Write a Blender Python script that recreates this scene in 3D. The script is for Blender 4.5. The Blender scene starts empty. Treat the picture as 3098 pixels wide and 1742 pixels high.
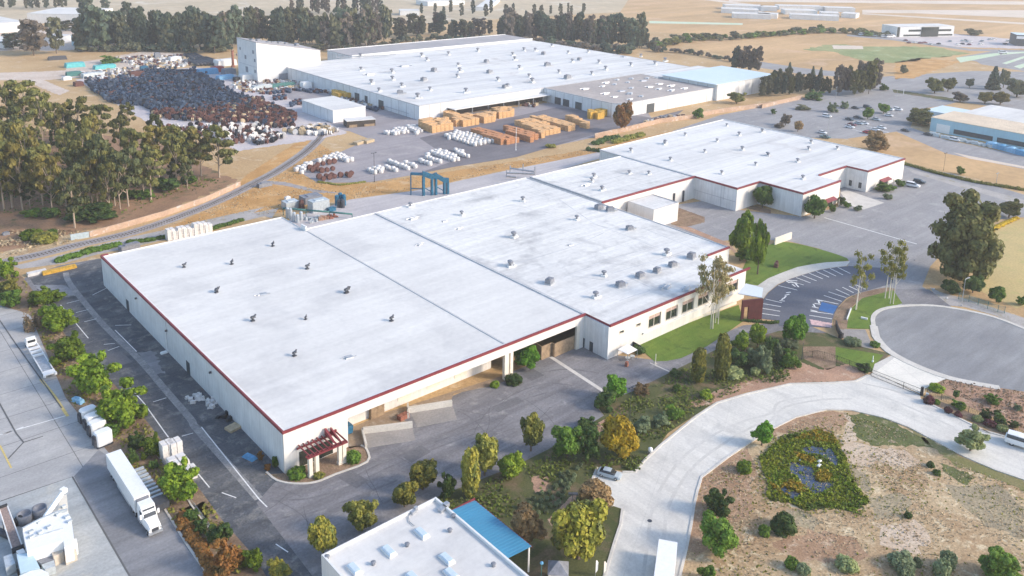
import bpy, bmesh, math, random
import numpy as np
from mathutils import Vector, Matrix
from mathutils.geometry import tessellate_polygon
R = math.radians
rnd = random.Random(7)
sc = bpy.context.scene
COL = sc.collection

# ---------------------------------------------------------------- survey: camera solved from the photograph
# world axes: x runs along the front of the white warehouse, y runs back along its long side, origin = its front left corner
F, PX, PY = 2605.7, 1549.0, 394.0
PITCH, ROLL, AZ, H = R(13.5025), R(-1.1815), R(48.823), 100.0
_e = (math.sin(AZ), math.cos(AZ)); _f = (-math.cos(AZ), math.sin(AZ))
_O = (-40.74238, 140.06718)
CAM = Vector((-(_O[0]*_e[0]+_O[1]*_e[1]), -(_O[0]*_f[0]+_O[1]*_f[1]), H))
def _toab(v): return Vector((v[0]*_e[0]+v[1]*_e[1], v[0]*_f[0]+v[1]*_f[1], v[2]))
_cp, _sp, _cr, _sr = math.cos(PITCH), math.sin(PITCH), math.cos(ROLL), math.sin(ROLL)
_r0 = Vector((1, 0, 0)); _d0 = Vector((0, -_sp, -_cp))
RIGHT = _toab(_cr*_r0 + _sr*_d0); DOWN = _toab(-_sr*_r0 + _cr*_d0); FWD = _toab(Vector((0, _cp, -_sp)))
TL = {'D': (0, 0, 1/1.2027), 'S': (0, 0, 1.0)}
for i, (ox, oy) in enumerate(((0, 0), (766, 0), (1532, 0), (2298, 0), (0, 430), (766, 430), (1532, 430), (2298, 430))): TL['t%d' % (i+1)] = (ox, oy, 3.2178)
for i, ox in enumerate((0, 766, 1532, 2298)): TL['u%d' % (i+1)] = (ox, 862, 3.2178); TL['v%d' % (i+1)] = (ox, 1292, 3.2178)
TL.update(pg=(780, 1280, 8.045), q7=(2700, 1040, 4.993), q8=(2240, 790, 4.9925), c3=(2380, 480, 6.435), y1=(880, 280, 4.293), r2=(2480, 280, 4.168),
          r3=(2680, 60, 6.033), b1=(180, 140, 6.435), b2=(560, 150, 6.435), l1=(0, 980, 6.435), l2=(200, 1220, 6.435), l3=(0, 1460, 5.134), l4=(280, 1340, 4.672), e5=(820, 560, 8.517), e6=(1220, 500, 6.435))
def S(t, u, v):
    ox, oy, k = TL[t]; return (ox+u/k, oy+v/k)
def ray(x, y): return RIGHT*((x-PX)/F) + DOWN*((y-PY)/F) + FWD
def G(t, u, v, z=0.0):
    d = ray(*S(t, u, v)); k = (z-H)/d.z; p = CAM+d*k; return (p.x, p.y)
def PTS(s, z=0.0):
    out = []; t = 'D'; n = []
    for w in s.split():
        if w[0].isalpha(): t = w
        else:
            n.append(float(w))
            if len(n) == 2: out.append(G(t, n[0], n[1], z)); n = []
    return out
def pxm(p): return F/((Vector((p[0], p[1], 0))-CAM).dot(FWD))       # photo pixels per metre at a ground point
def height_at(t, u, v, vtop):                                       # height of a thing whose base and top rows are read off
    b = G(t, u, v); y = S(t, u, vtop)[1]; lo, hi = 0, 90
    for _ in range(40):
        m = (lo+hi)/2; c = Vector((b[0], b[1], m))-CAM
        if PY+F*c.dot(DOWN)/c.dot(FWD) > y: lo = m
        else: hi = m
    return lo

# ---------------------------------------------------------------- mesh building
class MB:
    def __init__(s): s.v = []; s.f = []; s.m = []
    def add(s, vs, fs, mi=0):
        o = len(s.v); s.v += [tuple(v) for v in vs]; s.f += [tuple(i+o for i in f) for f in fs]; s.m += [mi]*len(fs); return s
    def box(s, x0, x1, y0, y1, z0, z1, mi=0):
        v = [(x, y, z) for z in (z0, z1) for y in (y0, y1) for x in (x0, x1)]
        return s.add(v, [(0, 2, 3, 1), (4, 5, 7, 6), (0, 1, 5, 4), (2, 6, 7, 3), (0, 4, 6, 2), (1, 3, 7, 5)], mi)
    def obox(s, c, sx, sy, sz, rz=0, mi=0, top=1.0, topy=None):     # box standing on c, turned by rz, optional taper
        ca, sa = math.cos(rz), math.sin(rz); v = []; ty = top if topy is None else topy
        for z, kx, ky in ((0, 1, 1), (sz, top, ty)):
            for y in (-sy/2*ky, sy/2*ky):
                for x in (-sx/2*kx, sx/2*kx): v.append((c[0]+x*ca-y*sa, c[1]+x*sa+y*ca, c[2]+z))
        return s.add(v, [(0, 2, 3, 1), (4, 5, 7, 6), (0, 1, 5, 4), (2, 6, 7, 3), (0, 4, 6, 2), (1, 3, 7, 5)], mi)
    def prism(s, poly, z0, z1, mi=0):
        n = len(poly); 
        if sum(poly[i][0]*poly[(i+1) % n][1]-poly[(i+1) % n][0]*poly[i][1] for i in range(n)) < 0: poly = poly[::-1]
        v = [(p[0], p[1], z0) for p in poly]+[(p[0], p[1], z1) for p in poly]
        f = [(i, (i+1) % n, n+(i+1) % n, n+i) for i in range(n)]
        t = tessellate_polygon([[Vector((p[0], p[1], 0)) for p in poly]])
        return s.add(v, f+[tuple(n+i for i in k) for k in t]+[tuple(k) for k in t], mi)
    def flat(s, poly, z, mi=0):
        t = tessellate_polygon([[Vector((p[0], p[1], 0)) for p in poly]]); fs = []
        for k in t:
            a, b, c = (poly[i] for i in k)
            fs.append(tuple(k) if (b[0]-a[0])*(c[1]-a[1])-(b[1]-a[1])*(c[0]-a[0]) > 0 else tuple(k)[::-1])
        return s.add([(p[0], p[1], z) for p in poly], fs, mi)
    def extr(s, prof, x0, x1, mi=0):                                # profile in (y,z) swept along x
        n = len(prof); v = [(x0, p[0], p[1]) for p in prof]+[(x1, p[0], p[1]) for p in prof]
        return s.add(v, [(i, (i+1) % n, n+(i+1) % n, n+i) for i in range(n)]+[tuple(range(n))[::-1], tuple(range(n, 2*n))], mi)
    def tube(s, p0, p1, r0, r1=None, n=8, mi=0, cap=True):
        r1 = r0 if r1 is None else r1; p0 = Vector(p0); p1 = Vector(p1); d = (p1-p0).normalized()
        a = d.orthogonal().normalized(); b = d.cross(a); v = []
        for p, r in ((p0, r0), (p1, r1)):
            for i in range(n):
                t = 2*math.pi*i/n; v.append(p+a*(r*math.cos(t))+b*(r*math.sin(t)))
        f = [(i, (i+1) % n, n+(i+1) % n, n+i) for i in range(n)]
        if cap: f += [tuple(range(n))[::-1], tuple(range(n, 2*n))]
        return s.add(v, f, mi)
    def path(s, pts, r, n=6, mi=0):
        for a, b in zip(pts, pts[1:]): s.tube(a, b, r, r, n, mi)
        return s
    def lathe(s, c, prof, n=12, mi=0):                              # prof (r,z) about a vertical axis
        v = []; f = []; m = len(prof)
        for r, z in prof:
            for i in range(n):
                t = 2*math.pi*i/n; v.append((c[0]+r*math.cos(t), c[1]+r*math.sin(t), c[2]+z))
        for j in range(m-1):
            for i in range(n): f.append((j*n+i, j*n+(i+1) % n, (j+1)*n+(i+1) % n, (j+1)*n+i))
        f += [tuple(range(n))[::-1], tuple(range((m-1)*n, m*n))]
        return s.add(v, f, mi)
    def ribbon(s, pts, w, z0, z1, closed=False, mi=0):              # a kerb or painted line of width w along a path
        n = len(pts); L = []
        for i in range(n):
            a = pts[(i-1) % n] if (closed or i > 0) else pts[i]; b = pts[(i+1) % n] if (closed or i < n-1) else pts[i]
            dx, dy = b[0]-a[0], b[1]-a[1]; l = math.hypot(dx, dy) or 1; nx, ny = -dy/l*w/2, dx/l*w/2
            L.append(((pts[i][0]+nx, pts[i][1]+ny), (pts[i][0]-nx, pts[i][1]-ny)))
        for i in range(n if closed else n-1):
            (a, b), (c, d) = L[i], L[(i+1) % n]
            if z1-z0 < 0.02: s.add([(*b, z1), (*d, z1), (*c, z1), (*a, z1)], [(0, 1, 2, 3)], mi)
            else: s.add([(*b, z0), (*d, z0), (*c, z0), (*a, z0), (*b, z1), (*d, z1), (*c, z1), (*a, z1)], [(4, 5, 6, 7), (0, 1, 5, 4), (2, 3, 7, 6), (3, 0, 4, 7), (1, 2, 6, 5)], mi)
        return s
    def mesh(s, name, mats, smooth=False, org=(0, 0, 0)):
        me = bpy.data.meshes.new(name); me.from_pydata([(v[0]-org[0], v[1]-org[1], v[2]-org[2]) for v in s.v], [], s.f)
        for m in (mats if isinstance(mats, (list, tuple)) else [mats]): me.materials.append(m)
        me.polygons.foreach_set('material_index', s.m)
        if smooth: me.polygons.foreach_set('use_smooth', [True]*len(s.f))
        me.update(); return me
    def build(s, name, mats, parent=None, smooth=False, org=None):
        if org is None: org = wloc(parent) if parent else (0, 0, 0)
        o = bpy.data.objects.new(name, s.mesh(name, mats, smooth, org)); COL.objects.link(o)
        if parent: o.parent = parent
        else: o.location = org
        return o
def wloc(o):
    l = Vector(o.location)
    while o.parent: o = o.parent; l += Vector(o.location)
    return l
def tag(o, label, cat, group=None):
    o['label'] = label; o['category'] = cat
    if group: o['group'] = group
    return o
def thing(name, label, cat, loc=(0, 0, 0), rz=0, group=None):
    o = bpy.data.objects.new(name, None); COL.objects.link(o); o.location = (loc[0], loc[1], loc[2] if len(loc) > 2 else 0); o.rotation_euler = (0, 0, rz); o.empty_display_size = .5
    return tag(o, label, cat, group)
def inst(name, me, parent=None, mat=None, loc=(0, 0, 0)):
    o = bpy.data.objects.new(name, me); COL.objects.link(o); o.location = loc
    if parent: o.parent = parent
    if mat: setmat(o, mat)
    return o
def setmat(o, mat, i=0):
    o.material_slots[i].link = 'OBJECT'; o.material_slots[i].material = mat
def copy_tree(o, parent=None):
    c = o.copy(); COL.objects.link(c)
    if parent: c.parent = parent
    for ch in o.children: copy_tree(ch, c)
    return c
def structure(o): o['kind'] = 'structure'; return o
def smooth_poly(pts, n=4, closed=True):
    out = []; m = len(pts)
    for i in range(m if closed else m-1):
        p = [pts[(i+k) % m] if closed else pts[min(max(i+k, 0), m-1)] for k in (-1, 0, 1, 2)]
        for j in range(n):
            t = j/n; out.append(tuple(.5*((2*p[1][c])+(-p[0][c]+p[2][c])*t+(2*p[0][c]-5*p[1][c]+4*p[2][c]-p[3][c])*t*t+(-p[0][c]+3*p[1][c]-3*p[2][c]+p[3][c])*t**3) for c in (0, 1)))
    if not closed: out.append(tuple(pts[-1]))
    return out
def ragged(pts, amp, step=2.0, seed=0):
    r = random.Random(seed); out = []; m = len(pts)
    for i in range(m):
        a, b = pts[i], pts[(i+1) % m]; l = math.hypot(b[0]-a[0], b[1]-a[1]); k = max(1, min(60, int(l/step)))
        for j in range(k): t = j/k; out.append((a[0]+(b[0]-a[0])*t+r.uniform(-amp, amp), a[1]+(b[1]-a[1])*t+r.uniform(-amp, amp)))
    return out
def inside(p, poly):
    c = False; n = len(poly); j = n-1
    for i in range(n):
        if (poly[i][1] > p[1]) != (poly[j][1] > p[1]) and p[0] < (poly[j][0]-poly[i][0])*(p[1]-poly[i][1])/(poly[j][1]-poly[i][1])+poly[i][0]: c = not c
        j = i
    return c
def scatter(poly, step, r, jit=.4):
    xs = [p[0] for p in poly]; ys = [p[1] for p in poly]; out = []
    x = min(xs)
    while x < max(xs):
        y = min(ys)
        while y < max(ys):
            p = (x+r.uniform(-jit, jit)*step, y+r.uniform(-jit, jit)*step)
            if inside(p, poly): out.append(p)
            y += step
        x += step
    return out

# ---------------------------------------------------------------- materials
def ntree(name):
    m = bpy.data.materials.new(name); m.use_nodes = True; t = m.node_tree; t.nodes.clear()
    o = t.nodes.new('ShaderNodeOutputMaterial'); b = t.nodes.new('ShaderNodeBsdfPrincipled'); t.links.new(b.outputs[0], o.inputs[0]); return m, t, b
def c4(c): return (c[0], c[1], c[2], 1)
def noise(t, vec, scale, detail=3, rough=.6, dist=0):
    n = t.nodes.new('ShaderNodeTexNoise'); n.inputs['Scale'].default_value = scale; n.inputs['Detail'].default_value = detail; n.inputs['Roughness'].default_value = rough; n.inputs['Distortion'].default_value = dist
    t.links.new(vec, n.inputs['Vector']); return n.outputs['Fac']
def ramp(t, fac, a, b, pa=.38, pb=.62):
    n = t.nodes.new('ShaderNodeValToRGB'); e = n.color_ramp.elements; e[0].position = pa; e[0].color = c4(a); e[1].position = pb; e[1].color = c4(b); t.links.new(fac, n.inputs[0]); return n.outputs[0]
def mixc(t, fac, a, b, mode='MIX'):
    n = t.nodes.new('ShaderNodeMix'); n.data_type = 'RGBA'; n.blend_type = mode
    for sock, val in ((n.inputs[0], fac), (n.inputs[6], a), (n.inputs[7], b)):
        if isinstance(val, (int, float)): sock.default_value = val
        elif isinstance(val, tuple): sock.default_value = c4(val)
        else: t.links.new(val, sock)
    return n.outputs[2]
def mapping(t, rot=0, scale=(1, 1, 1), obj=False):
    m = t.nodes.new('ShaderNodeMapping'); m.inputs['Rotation'].default_value = (0, 0, rot); m.inputs['Scale'].default_value = scale
    if obj: c = t.nodes.new('ShaderNodeTexCoord'); t.links.new(c.outputs['Object'], m.inputs[0])
    else: c = t.nodes.new('ShaderNodeNewGeometry'); t.links.new(c.outputs['Position'], m.inputs[0])
    return m.outputs[0]
def ground(name, a, b, scale=.05, c=None, cs=.3, ct=(.55, .68), fine=(2.0, .25), streak=None, rough=.9, bump=0.0, joints=None, pa=.38, pb=.62):
    """two tones by large noise, third tone in patches, fine speckle, optional streaks along a direction and slab joints"""
    m, t, B = ntree(name); P = mapping(t)
    col = ramp(t, noise(t, P, scale, 5, .62), a, b, pa, pb)
    if c: 
        g = ramp(t, noise(t, P, cs, 5, .65, .4), (0, 0, 0), (1, 1, 1), *ct); col = mixc(t, g, col, c)
    if streak:
        rot, sx, sy, amt = streak[:4]; Q = mapping(t, rot, (sx, sy, 1)); g = ramp(t, noise(t, Q, 1, 5, .6), (1-amt,)*3, (1+amt,)*3, .3, .7); col = mixc(t, 1.0, col, g, 'MULTIPLY')
    if fine: g = ramp(t, noise(t, P, fine[0], 4, .7), (1-fine[1],)*3, (1+fine[1],)*3, .3, .7); col = mixc(t, 1.0, col, g, 'MULTIPLY')
    if joints:
        rot, sx, sy, w, k = joints; Q = mapping(t, rot); sp = t.nodes.new('ShaderNodeSeparateXYZ'); t.links.new(Q, sp.inputs[0])
        for ax, s_ in ((0, sx), (1, sy)):
            if not s_: continue
            d = t.nodes.new('ShaderNodeMath'); d.operation = 'DIVIDE'; d.inputs[1].default_value = s_; t.links.new(sp.outputs[ax], d.inputs[0])
            fr = t.nodes.new('ShaderNodeMath'); fr.operation = 'FRACT'; t.links.new(d.outputs[0], fr.inputs[0])
            lt = t.nodes.new('ShaderNodeMath'); lt.operation = 'LESS_THAN'; lt.inputs[1].default_value = w/s_; t.links.new(fr.outputs[0], lt.inputs[0])
            mm = t.nodes.new('ShaderNodeMath'); mm.operation = 'MULTIPLY'; mm.inputs[1].default_value = 1.0; t.links.new(lt.outputs[0], mm.inputs[0])
            col = mixc(t, mm.outputs[0], col, mixc(t, 1.0, col, (k, k, k), 'MULTIPLY'))
    t.links.new(col, B.inputs['Base Color']); B.inputs['Roughness'].default_value = rough; B.inputs['Specular IOR Level'].default_value = .25
    if bump:
        n = t.nodes.new('ShaderNodeBump'); n.inputs['Strength'].default_value = bump; n.inputs['Distance'].default_value = .2; t.links.new(noise(t, P, 1.2, 4), n.inputs['Height']); t.links.new(n.outputs[0], B.inputs['Normal'])
    return m
def plain(name, c, rough=.6, metal=0, var=.12, scale=1.5, spec=.4):
    m, t, B = ntree(name); P = mapping(t, obj=True)
    col = ramp(t, noise(t, P, scale, 4), tuple(x*(1-var) for x in c), tuple(min(1, x*(1+var)) for x in c), .3, .7)
    t.links.new(col, B.inputs['Base Color']); B.inputs['Roughness'].default_value = rough; B.inputs['Metallic'].default_value = metal; B.inputs['Specular IOR Level'].default_value = spec
    return m
def leafmat(name, a, b, c=None, scale=5.0, rv=.35):
    """foliage: two greens in clumps, a third tone in patches, each plant a little lighter or darker"""
    m, t, B = ntree(name); P = mapping(t, obj=True)
    oi = t.nodes.new('ShaderNodeObjectInfo'); ad = t.nodes.new('ShaderNodeVectorMath'); ad.operation = 'ADD'; t.links.new(P, ad.inputs[0])
    mu = t.nodes.new('ShaderNodeMath'); mu.operation = 'MULTIPLY'; mu.inputs[1].default_value = 37; t.links.new(oi.outputs['Random'], mu.inputs[0]); t.links.new(mu.outputs[0], ad.inputs[1]); P = ad.outputs[0]
    col = ramp(t, noise(t, P, scale, 3), a, b, .36, .64)
    if c: col = mixc(t, ramp(t, noise(t, P, scale*.55, 2), (0, 0, 0), (1, 1, 1), .5, .66), col, c)
    mr = t.nodes.new('ShaderNodeMapRange'); mr.inputs['To Min'].default_value = 1-rv; mr.inputs['To Max'].default_value = 1+rv; t.links.new(oi.outputs['Random'], mr.inputs['Value'])
    fn = ramp(t, noise(t, P, scale*9, 2), (.62,)*3, (1.4,)*3, .3, .7); col = mixc(t, 1.0, col, fn, 'MULTIPLY')
    cb = t.nodes.new('ShaderNodeCombineColor'); [t.links.new(mr.outputs[0], cb.inputs[i]) for i in range(3)]
    col = mixc(t, 1.0, col, cb.outputs[0], 'MULTIPLY')
    t.links.new(col, B.inputs['Base Color']); B.inputs['Roughness'].default_value = .65; B.inputs['Specular IOR Level'].default_value = .2
    tr = t.nodes.new('ShaderNodeBsdfTranslucent'); t.links.new(col, tr.inputs[0]); mx = t.nodes.new('ShaderNodeMixShader'); mx.inputs[0].default_value = .22
    t.links.new(B.outputs[0], mx.inputs[1]); t.links.new(tr.outputs[0], mx.inputs[2]); t.links.new(mx.outputs[0], t.nodes['Material Output'].inputs[0])
    return m
def wallmat(name, a, ribs=None, dirt=.12, rough=.75):
    """painted wall; ribs=(spacing along x, spacing along y, line width, darkness)"""
    m, t, B = ntree(name); P = mapping(t)
    col = ramp(t, noise(t, P, .25, 4), tuple(x*(1-dirt) for x in a), a, .3, .65)
    Q = mapping(t, 0, (2.2, 2.2, .12)); col = mixc(t, 1.0, col, ramp(t, noise(t, Q, 1, 4), (1-dirt,)*3, (1+dirt*.3,)*3, .3, .7), 'MULTIPLY')
    if ribs:
        sp = t.nodes.new('ShaderNodeSeparateXYZ'); t.links.new(P, sp.inputs[0])
        for ax, s_ in ((0, ribs[0]), (1, ribs[1])):
            if not s_: continue
            d = t.nodes.new('ShaderNodeMath'); d.operation = 'DIVIDE'; d.inputs[1].default_value = s_; t.links.new(sp.outputs[ax], d.inputs[0])
            fr = t.nodes.new('ShaderNodeMath'); fr.operation = 'FRACT'; t.links.new(d.outputs[0], fr.inputs[0])
            lt = t.nodes.new('ShaderNodeMath'); lt.operation = 'LESS_THAN'; lt.inputs[1].default_value = ribs[2]/s_; t.links.new(fr.outputs[0], lt.inputs[0])
            col = mixc(t, lt.outputs[0], col, mixc(t, 1.0, col, (ribs[3],)*3, 'MULTIPLY'))
    t.links.new(col, B.inputs['Base Color']); B.inputs['Roughness'].default_value = rough; return m
M = {}
SUN_E, SUN_A, SKY_S, EXPO, HAZE = 1.75, 11.0, .15, 1.12, .00017
# ---------------------------------------------------------------- the setting: ground, roads, water
M['soil'] = ground('dry_soil', (.52, .36, .19), (.42, .275, .135), .03, (.56, .43, .28), .12, fine=(1.2, .22))
M['field'] = ground('dry_field', (.53, .345, .175), (.45, .29, .14), .012, (.55, .37, .22), .03, fine=(.3, .12), streak=(R(-40), .004, .05, .14))
M['farpale'] = ground('pale_far_land', (.52, .42, .29), (.45, .37, .25), .012, (.60, .54, .45), .02, fine=(.1, .15))
M['runway'] = ground('runway', (.66, .56, .47), (.58, .49, .40), .02)
M['greenfield'] = ground('green_field', (.20, .25, .10), (.30, .30, .13), .03, (.34, .40, .22), .06, fine=(.4, .2))
M['palegreen'] = ground('pale_green_rows', (.48, .60, .40), (.56, .62, .50), .05)
M['lot'] = ground('worn_lot', (.315, .305, .305), (.265, .26, .265), .05, (.36, .35, .345), .2, fine=(1.5, .15), streak=(R(20), .03, .4, .10))
M['front'] = ground('worn_asphalt', (.225, .218, .225), (.18, .175, .185), .07, (.28, .27, .265), .25, fine=(2, .2), streak=(R(5), .035, .45, .22), bump=.05)
M['dark'] = ground('dark_asphalt', (.075, .082, .095), (.12, .124, .132), .12, (.21, .205, .195), .35, fine=(2.5, .3), streak=(R(88), .05, .5, .25), ct=(.52, .68))
M['newlot'] = ground('fresh_asphalt', (.105, .115, .145), (.13, .14, .17), .08, fine=(2, .15))
M['street'] = ground('street_asphalt', (.27, .272, .278), (.225, .228, .238), .06, fine=(2, .12), streak=(R(100), .05, .35, .16))
M['concrete'] = ground('concrete_road', (.66, .635, .58), (.58, .56, .52), .10, (.53, .515, .48), .2, fine=(2, .10), joints=(R(62), 9.2, 0, .10, .90), streak=(R(62), .5, .06, .10))
M['kerb'] = ground('kerb_concrete', (.62, .59, .54), (.54, .51, .46), .3, fine=(3, .12))
M['white_conc'] = ground('white_concrete', (.76, .72, .64), (.68, .65, .58), .2, fine=(2, .08), joints=(R(30), 5, 5, .12, .85))
M['neigh'] = ground('yard_concrete', (.42, .41, .40), (.365, .36, .355), .06, (.46, .45, .43), .2, fine=(2, .12), joints=(0, 14, 10.5, .16, .5), streak=(R(90), .05, .4, .10))
M['lane'] = ground('grey_lane', (.255, .255, .265), (.21, .213, .225), .08, fine=(2, .14), streak=(R(90), .04, .4, .2))
M['pad'] = ground('pale_pad', (.42, .43, .42), (.36, .38, .385), .1, (.47, .46, .42), .25, fine=(2, .14), streak=(R(0), .05, .5, .15))
M['mulch'] = ground('mulch', (.20, .13, .085), (.30, .21, .14), .3, (.15, .13, .06), .5, fine=(3, .3), bump=.3)
M['redsoil'] = ground('red_soil', (.44, .27, .18), (.36, .22, .15), .2, (.5, .37, .27), .5, fine=(3, .3))
M['ballast'] = ground('ballast', (.36, .33, .32), (.29, .265, .265), .4, fine=(3, .3))
M['gravel'] = ground('gravel', (.42, .39, .37), (.35, .33, .31), .15, (.3, .27, .2), .3, fine=(2, .2))
M['rearyard'] = ground('rear_yard_concrete', (.50, .465, .455), (.43, .40, .40), .06, fine=(1.2, .12), streak=(0, .02, .5, .10))
M['orange'] = ground('orange_grass', (.55, .315, .12), (.43, .235, .08), .09, (.55, .37, .20), .12, fine=(1.5, .25))
M['yard'] = ground('mauve_asphalt', (.335, .305, .31), (.285, .262, .272), .04, (.38, .345, .34), .12, fine=(1, .12), streak=(R(-20), .015, .25, .12))
M['yarddark'] = ground('yard_dark_asphalt', (.155, .145, .158), (.195, .18, .19), .06, fine=(1, .12), streak=(R(-5), .02, .3, .15))
M['reelground'] = ground('pale_hardstanding', (.56, .51, .50), (.46, .42, .43), .08, (.60, .54, .48), .2, fine=(1, .15))
M['paledirt'] = ground('pale_dirt', (.60, .50, .42), (.52, .42, .34), .06, (.62, .56, .50), .2, fine=(.8, .2))
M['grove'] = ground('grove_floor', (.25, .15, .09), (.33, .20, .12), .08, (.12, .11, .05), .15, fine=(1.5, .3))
M['lawn'] = ground('lawn', (.105, .175, .025), (.14, .20, .03), .15, (.08, .13, .02), .3, fine=(4, .22), streak=(R(25), .1, .7, .12), bump=.2)
M['bedgrass'] = ground('rough_grass', (.065, .08, .025), (.10, .105, .04), .12, (.17, .125, .075), .18, fine=(3, .3), ct=(.5, .62), bump=.3)
M['scrub'] = ground('scrub_ground', (.36, .24, .135), (.49, .37, .225), .07, (.62, .51, .34), .5, fine=(2.2, .4), ct=(.52, .66), bump=.1)
M['scrubgreen'] = ground('scrub_grass', (.085, .105, .035), (.13, .145, .05), .2, (.36, .29, .2), .5, fine=(3, .3), ct=(.58, .7))
M['olivegrass'] = ground('olive_grass', (.22, .19, .085), (.17, .17, .06), .2, (.36, .29, .2), .4, fine=(3, .3))
M['gold'] = ground('golden_grass', (.52, .40, .18), (.46, .36, .17), .08, (.42, .37, .15), .2, fine=(1.5, .18))
M['browncon'] = ground('stained_concrete', (.34, .255, .175), (.28, .21, .15), .25, (.40, .34, .28), .4, fine=(2, .2))
M['ramp'] = ground('shaded_ramp_concrete', (.33, .305, .285), (.27, .255, .24), .2, fine=(2, .15))  # ramp floor tone darkened to stand in for shade
M['line'] = plain('line_paint', (.74, .74, .72), .7, var=.18)
M['faint'] = ground('faint_line', (.30, .295, .285), (.21, .21, .215), .35, fine=(2, .3))
M['yellow'] = plain('yellow_paint', (.60, .46, .16), .7, var=.2)
M['bluepaint'] = plain('blue_stall_paint', (.03, .12, .32), .6)
M['pinkpaint'] = plain('pink_stall_paint', (.62, .42, .40), .7, var=.25)
M['joint'] = plain('joint', (.12, .12, .12), .9)
M['water'] = ground('pond_water', (.045, .07, .12), (.07, .10, .17), .4, (.08, .11, .06), .5, fine=(3, .2), rough=.18)

def sheet(name, z, mat, s, sm=0, rag=0, seed=1):
    p = PTS(s) if isinstance(s, str) else s
    if sm: p = smooth_poly(p, sm)
    if rag: p = ragged(p, rag, rag*1.6, seed)
    b = MB(); b.flat(p, z); return structure(b.build(name, mat))
b = MB(); b.flat([(-6000, -6000), (6000, -6000), (6000, 6000), (-6000, 6000)], 0); structure(b.build('ground', M['soil']))
sheet('far_field', .02, M['field'], 'D 1640 -80 3400 -80 3400 70 2600 150 2240 115 1640 80 1560 30')
sheet('far_land', .02, M['farpale'], 'D -300 -90 1640 -90 1560 30 1000 62 340 58 -300 40')
sheet('runway', .06, M['runway'], 't4 -300 -8 2900 16 2900 48 -300 14'); sheet('runway', .06, M['runway'], 't4 1000 95 2900 100 2900 185 1500 128 1000 125')
sheet('taxiway', .08, M['runway'], 't4 1000 127 2900 240 2900 258 1000 138'); sheet('taxiway', .08, M['runway'], 't3 1600 -60 2400 40 2574 95 2400 130 2574 190 2450 130 2250 40 1600 -40')
sheet('grass_strip', .06, M['palegreen'], 't3 1390 203 2300 226 2300 242 1390 226')
sheet('yard_ground', .03, M['paledirt'], 'D -300 78 200 62 330 52 335 100 205 127 -300 128', rag=3)
sheet('dry_field', .03, M['field'], 'D 1735 105 1860 88 2080 88 2250 105 2400 125 2470 122 2330 175 2290 190 2210 180 2100 190 1930 165 1735 118')
sheet('playing_field', .05, M['greenfield'], 't4 450 480 720 430 1000 450 1250 450 1700 460 1900 500 2050 520 1700 560 1400 610 1100 600 900 560 700 500', sm=3, rag=3)
sheet('bare_patch', .07, M['runway'], 't4 710 440 1000 446 1012 478 720 478', rag=1)
sheet('road', .06, M['lot'], 't4 850 335 1300 372 2050 475 2700 492 2700 508 2050 494 1300 392 850 350')
sheet('car_park', .05, M['reelground'], 't4 950 330 1300 360 1900 330 2700 400 2700 480 1900 455 1400 395', rag=2)
sheet('green_paving', .05, M['lot'], 'r3 1280 690 2000 560 2700 580 2700 960 2300 900 1740 810 1660 760')
for s in ('r3 1280 690 2060 600 2090 640 1360 780', 'r3 2120 790 2700 600 2700 640 2200 810', 'r3 2200 590 2700 575 2700 590 2100 640', 'r3 2330 850 2700 740 2700 800 2450 890'): sheet('green_paving_row', .07, M['palegreen'], s)
sheet('street', .04, M['lot'], 't4 -50 590 400 660 800 700 1150 750 1350 735 2100 690 2700 700 2900 1150 2100 1010 1650 960 1200 880 1000 760 400 720 -50 650')
sheet('verge', .05, M['orange'], 't4 1340 600 1560 560 1960 600 1500 760 1300 770', rag=2)
sheet('car_park', .05, M['lot'], 'D 1690 330 1810 290 2000 252 2090 228 2220 205 2330 225 2440 245 2390 262 2310 275 2290 320 2380 352 2640 405 2640 440 2380 388 2255 332 2130 349 1990 345')
sheet('verge', .055, M['bedgrass'], 't4 1300 870 1900 960 1880 985 1300 900', rag=1)
sheet('dry_field', .06, M['field'], 'D 2130 349 2255 331 2380 386 2650 440 2650 495 2420 440 2275 408 2200 380')
sheet('footpath', .08, M['runway'], 't8 1880 100 2060 138 2700 260 2700 278 2040 160')
sheet('plaza_asphalt', .03, M['lot'], 'D 1640 600 1700 515 1770 505 1860 528 2018 545 2110 520 2115 470 2200 470 2275 415 2400 438 2640 508 2640 540 2480 555 2395 610 2340 670 2320 720 2350 745 2300 775 2150 760 2130 690 2135 655 2060 625 1990 608 1890 600 1760 610')
sheet('plaza_strip', .045, M['gravel'], 't8 1420 248 1700 325 2700 595 2700 660 2200 510 1500 305')
sheet('dock_apron', .045, M['kerb'], 'c3 1050 660 1160 605 1900 860 1500 990 1200 900')
b = MB(); b.ribbon(PTS('t8 630 735 1530 992'), .45, .05, .054); structure(b.build('road_marking', M['line']))
sheet('planting_bed', .05, M['mulch'], 't7 1680 640 1930 730 1930 780 1740 830 1600 800', rag=.2)
sheet('footpath', .055, M['redsoil'], 't7 1640 812 1790 830 2180 990 2260 1110 2160 1020 1700 835')
sheet('verge', .06, M['mulch'], 't7 2240 620 2574 700 2574 660 2290 590', rag=.2)
sheet('lawn', .06, M['lawn'], 'D 1835 735 1862 690 1890 640 1950 611 2000 612 2090 635 2135 655 2060 662 1990 680 1930 705 1890 728', sm=3)
sheet('pavement', .10, M['kerb'], 'q8 100 350 260 372 420 262 640 172 860 92 1080 50 1300 20 1660 2 1600 76 1450 92 1200 132 950 204 740 272 560 355 410 480 345 570 300 690 288 800 296 872 262 872 258 750 285 640 330 562 0 490', sm=0)
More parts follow.
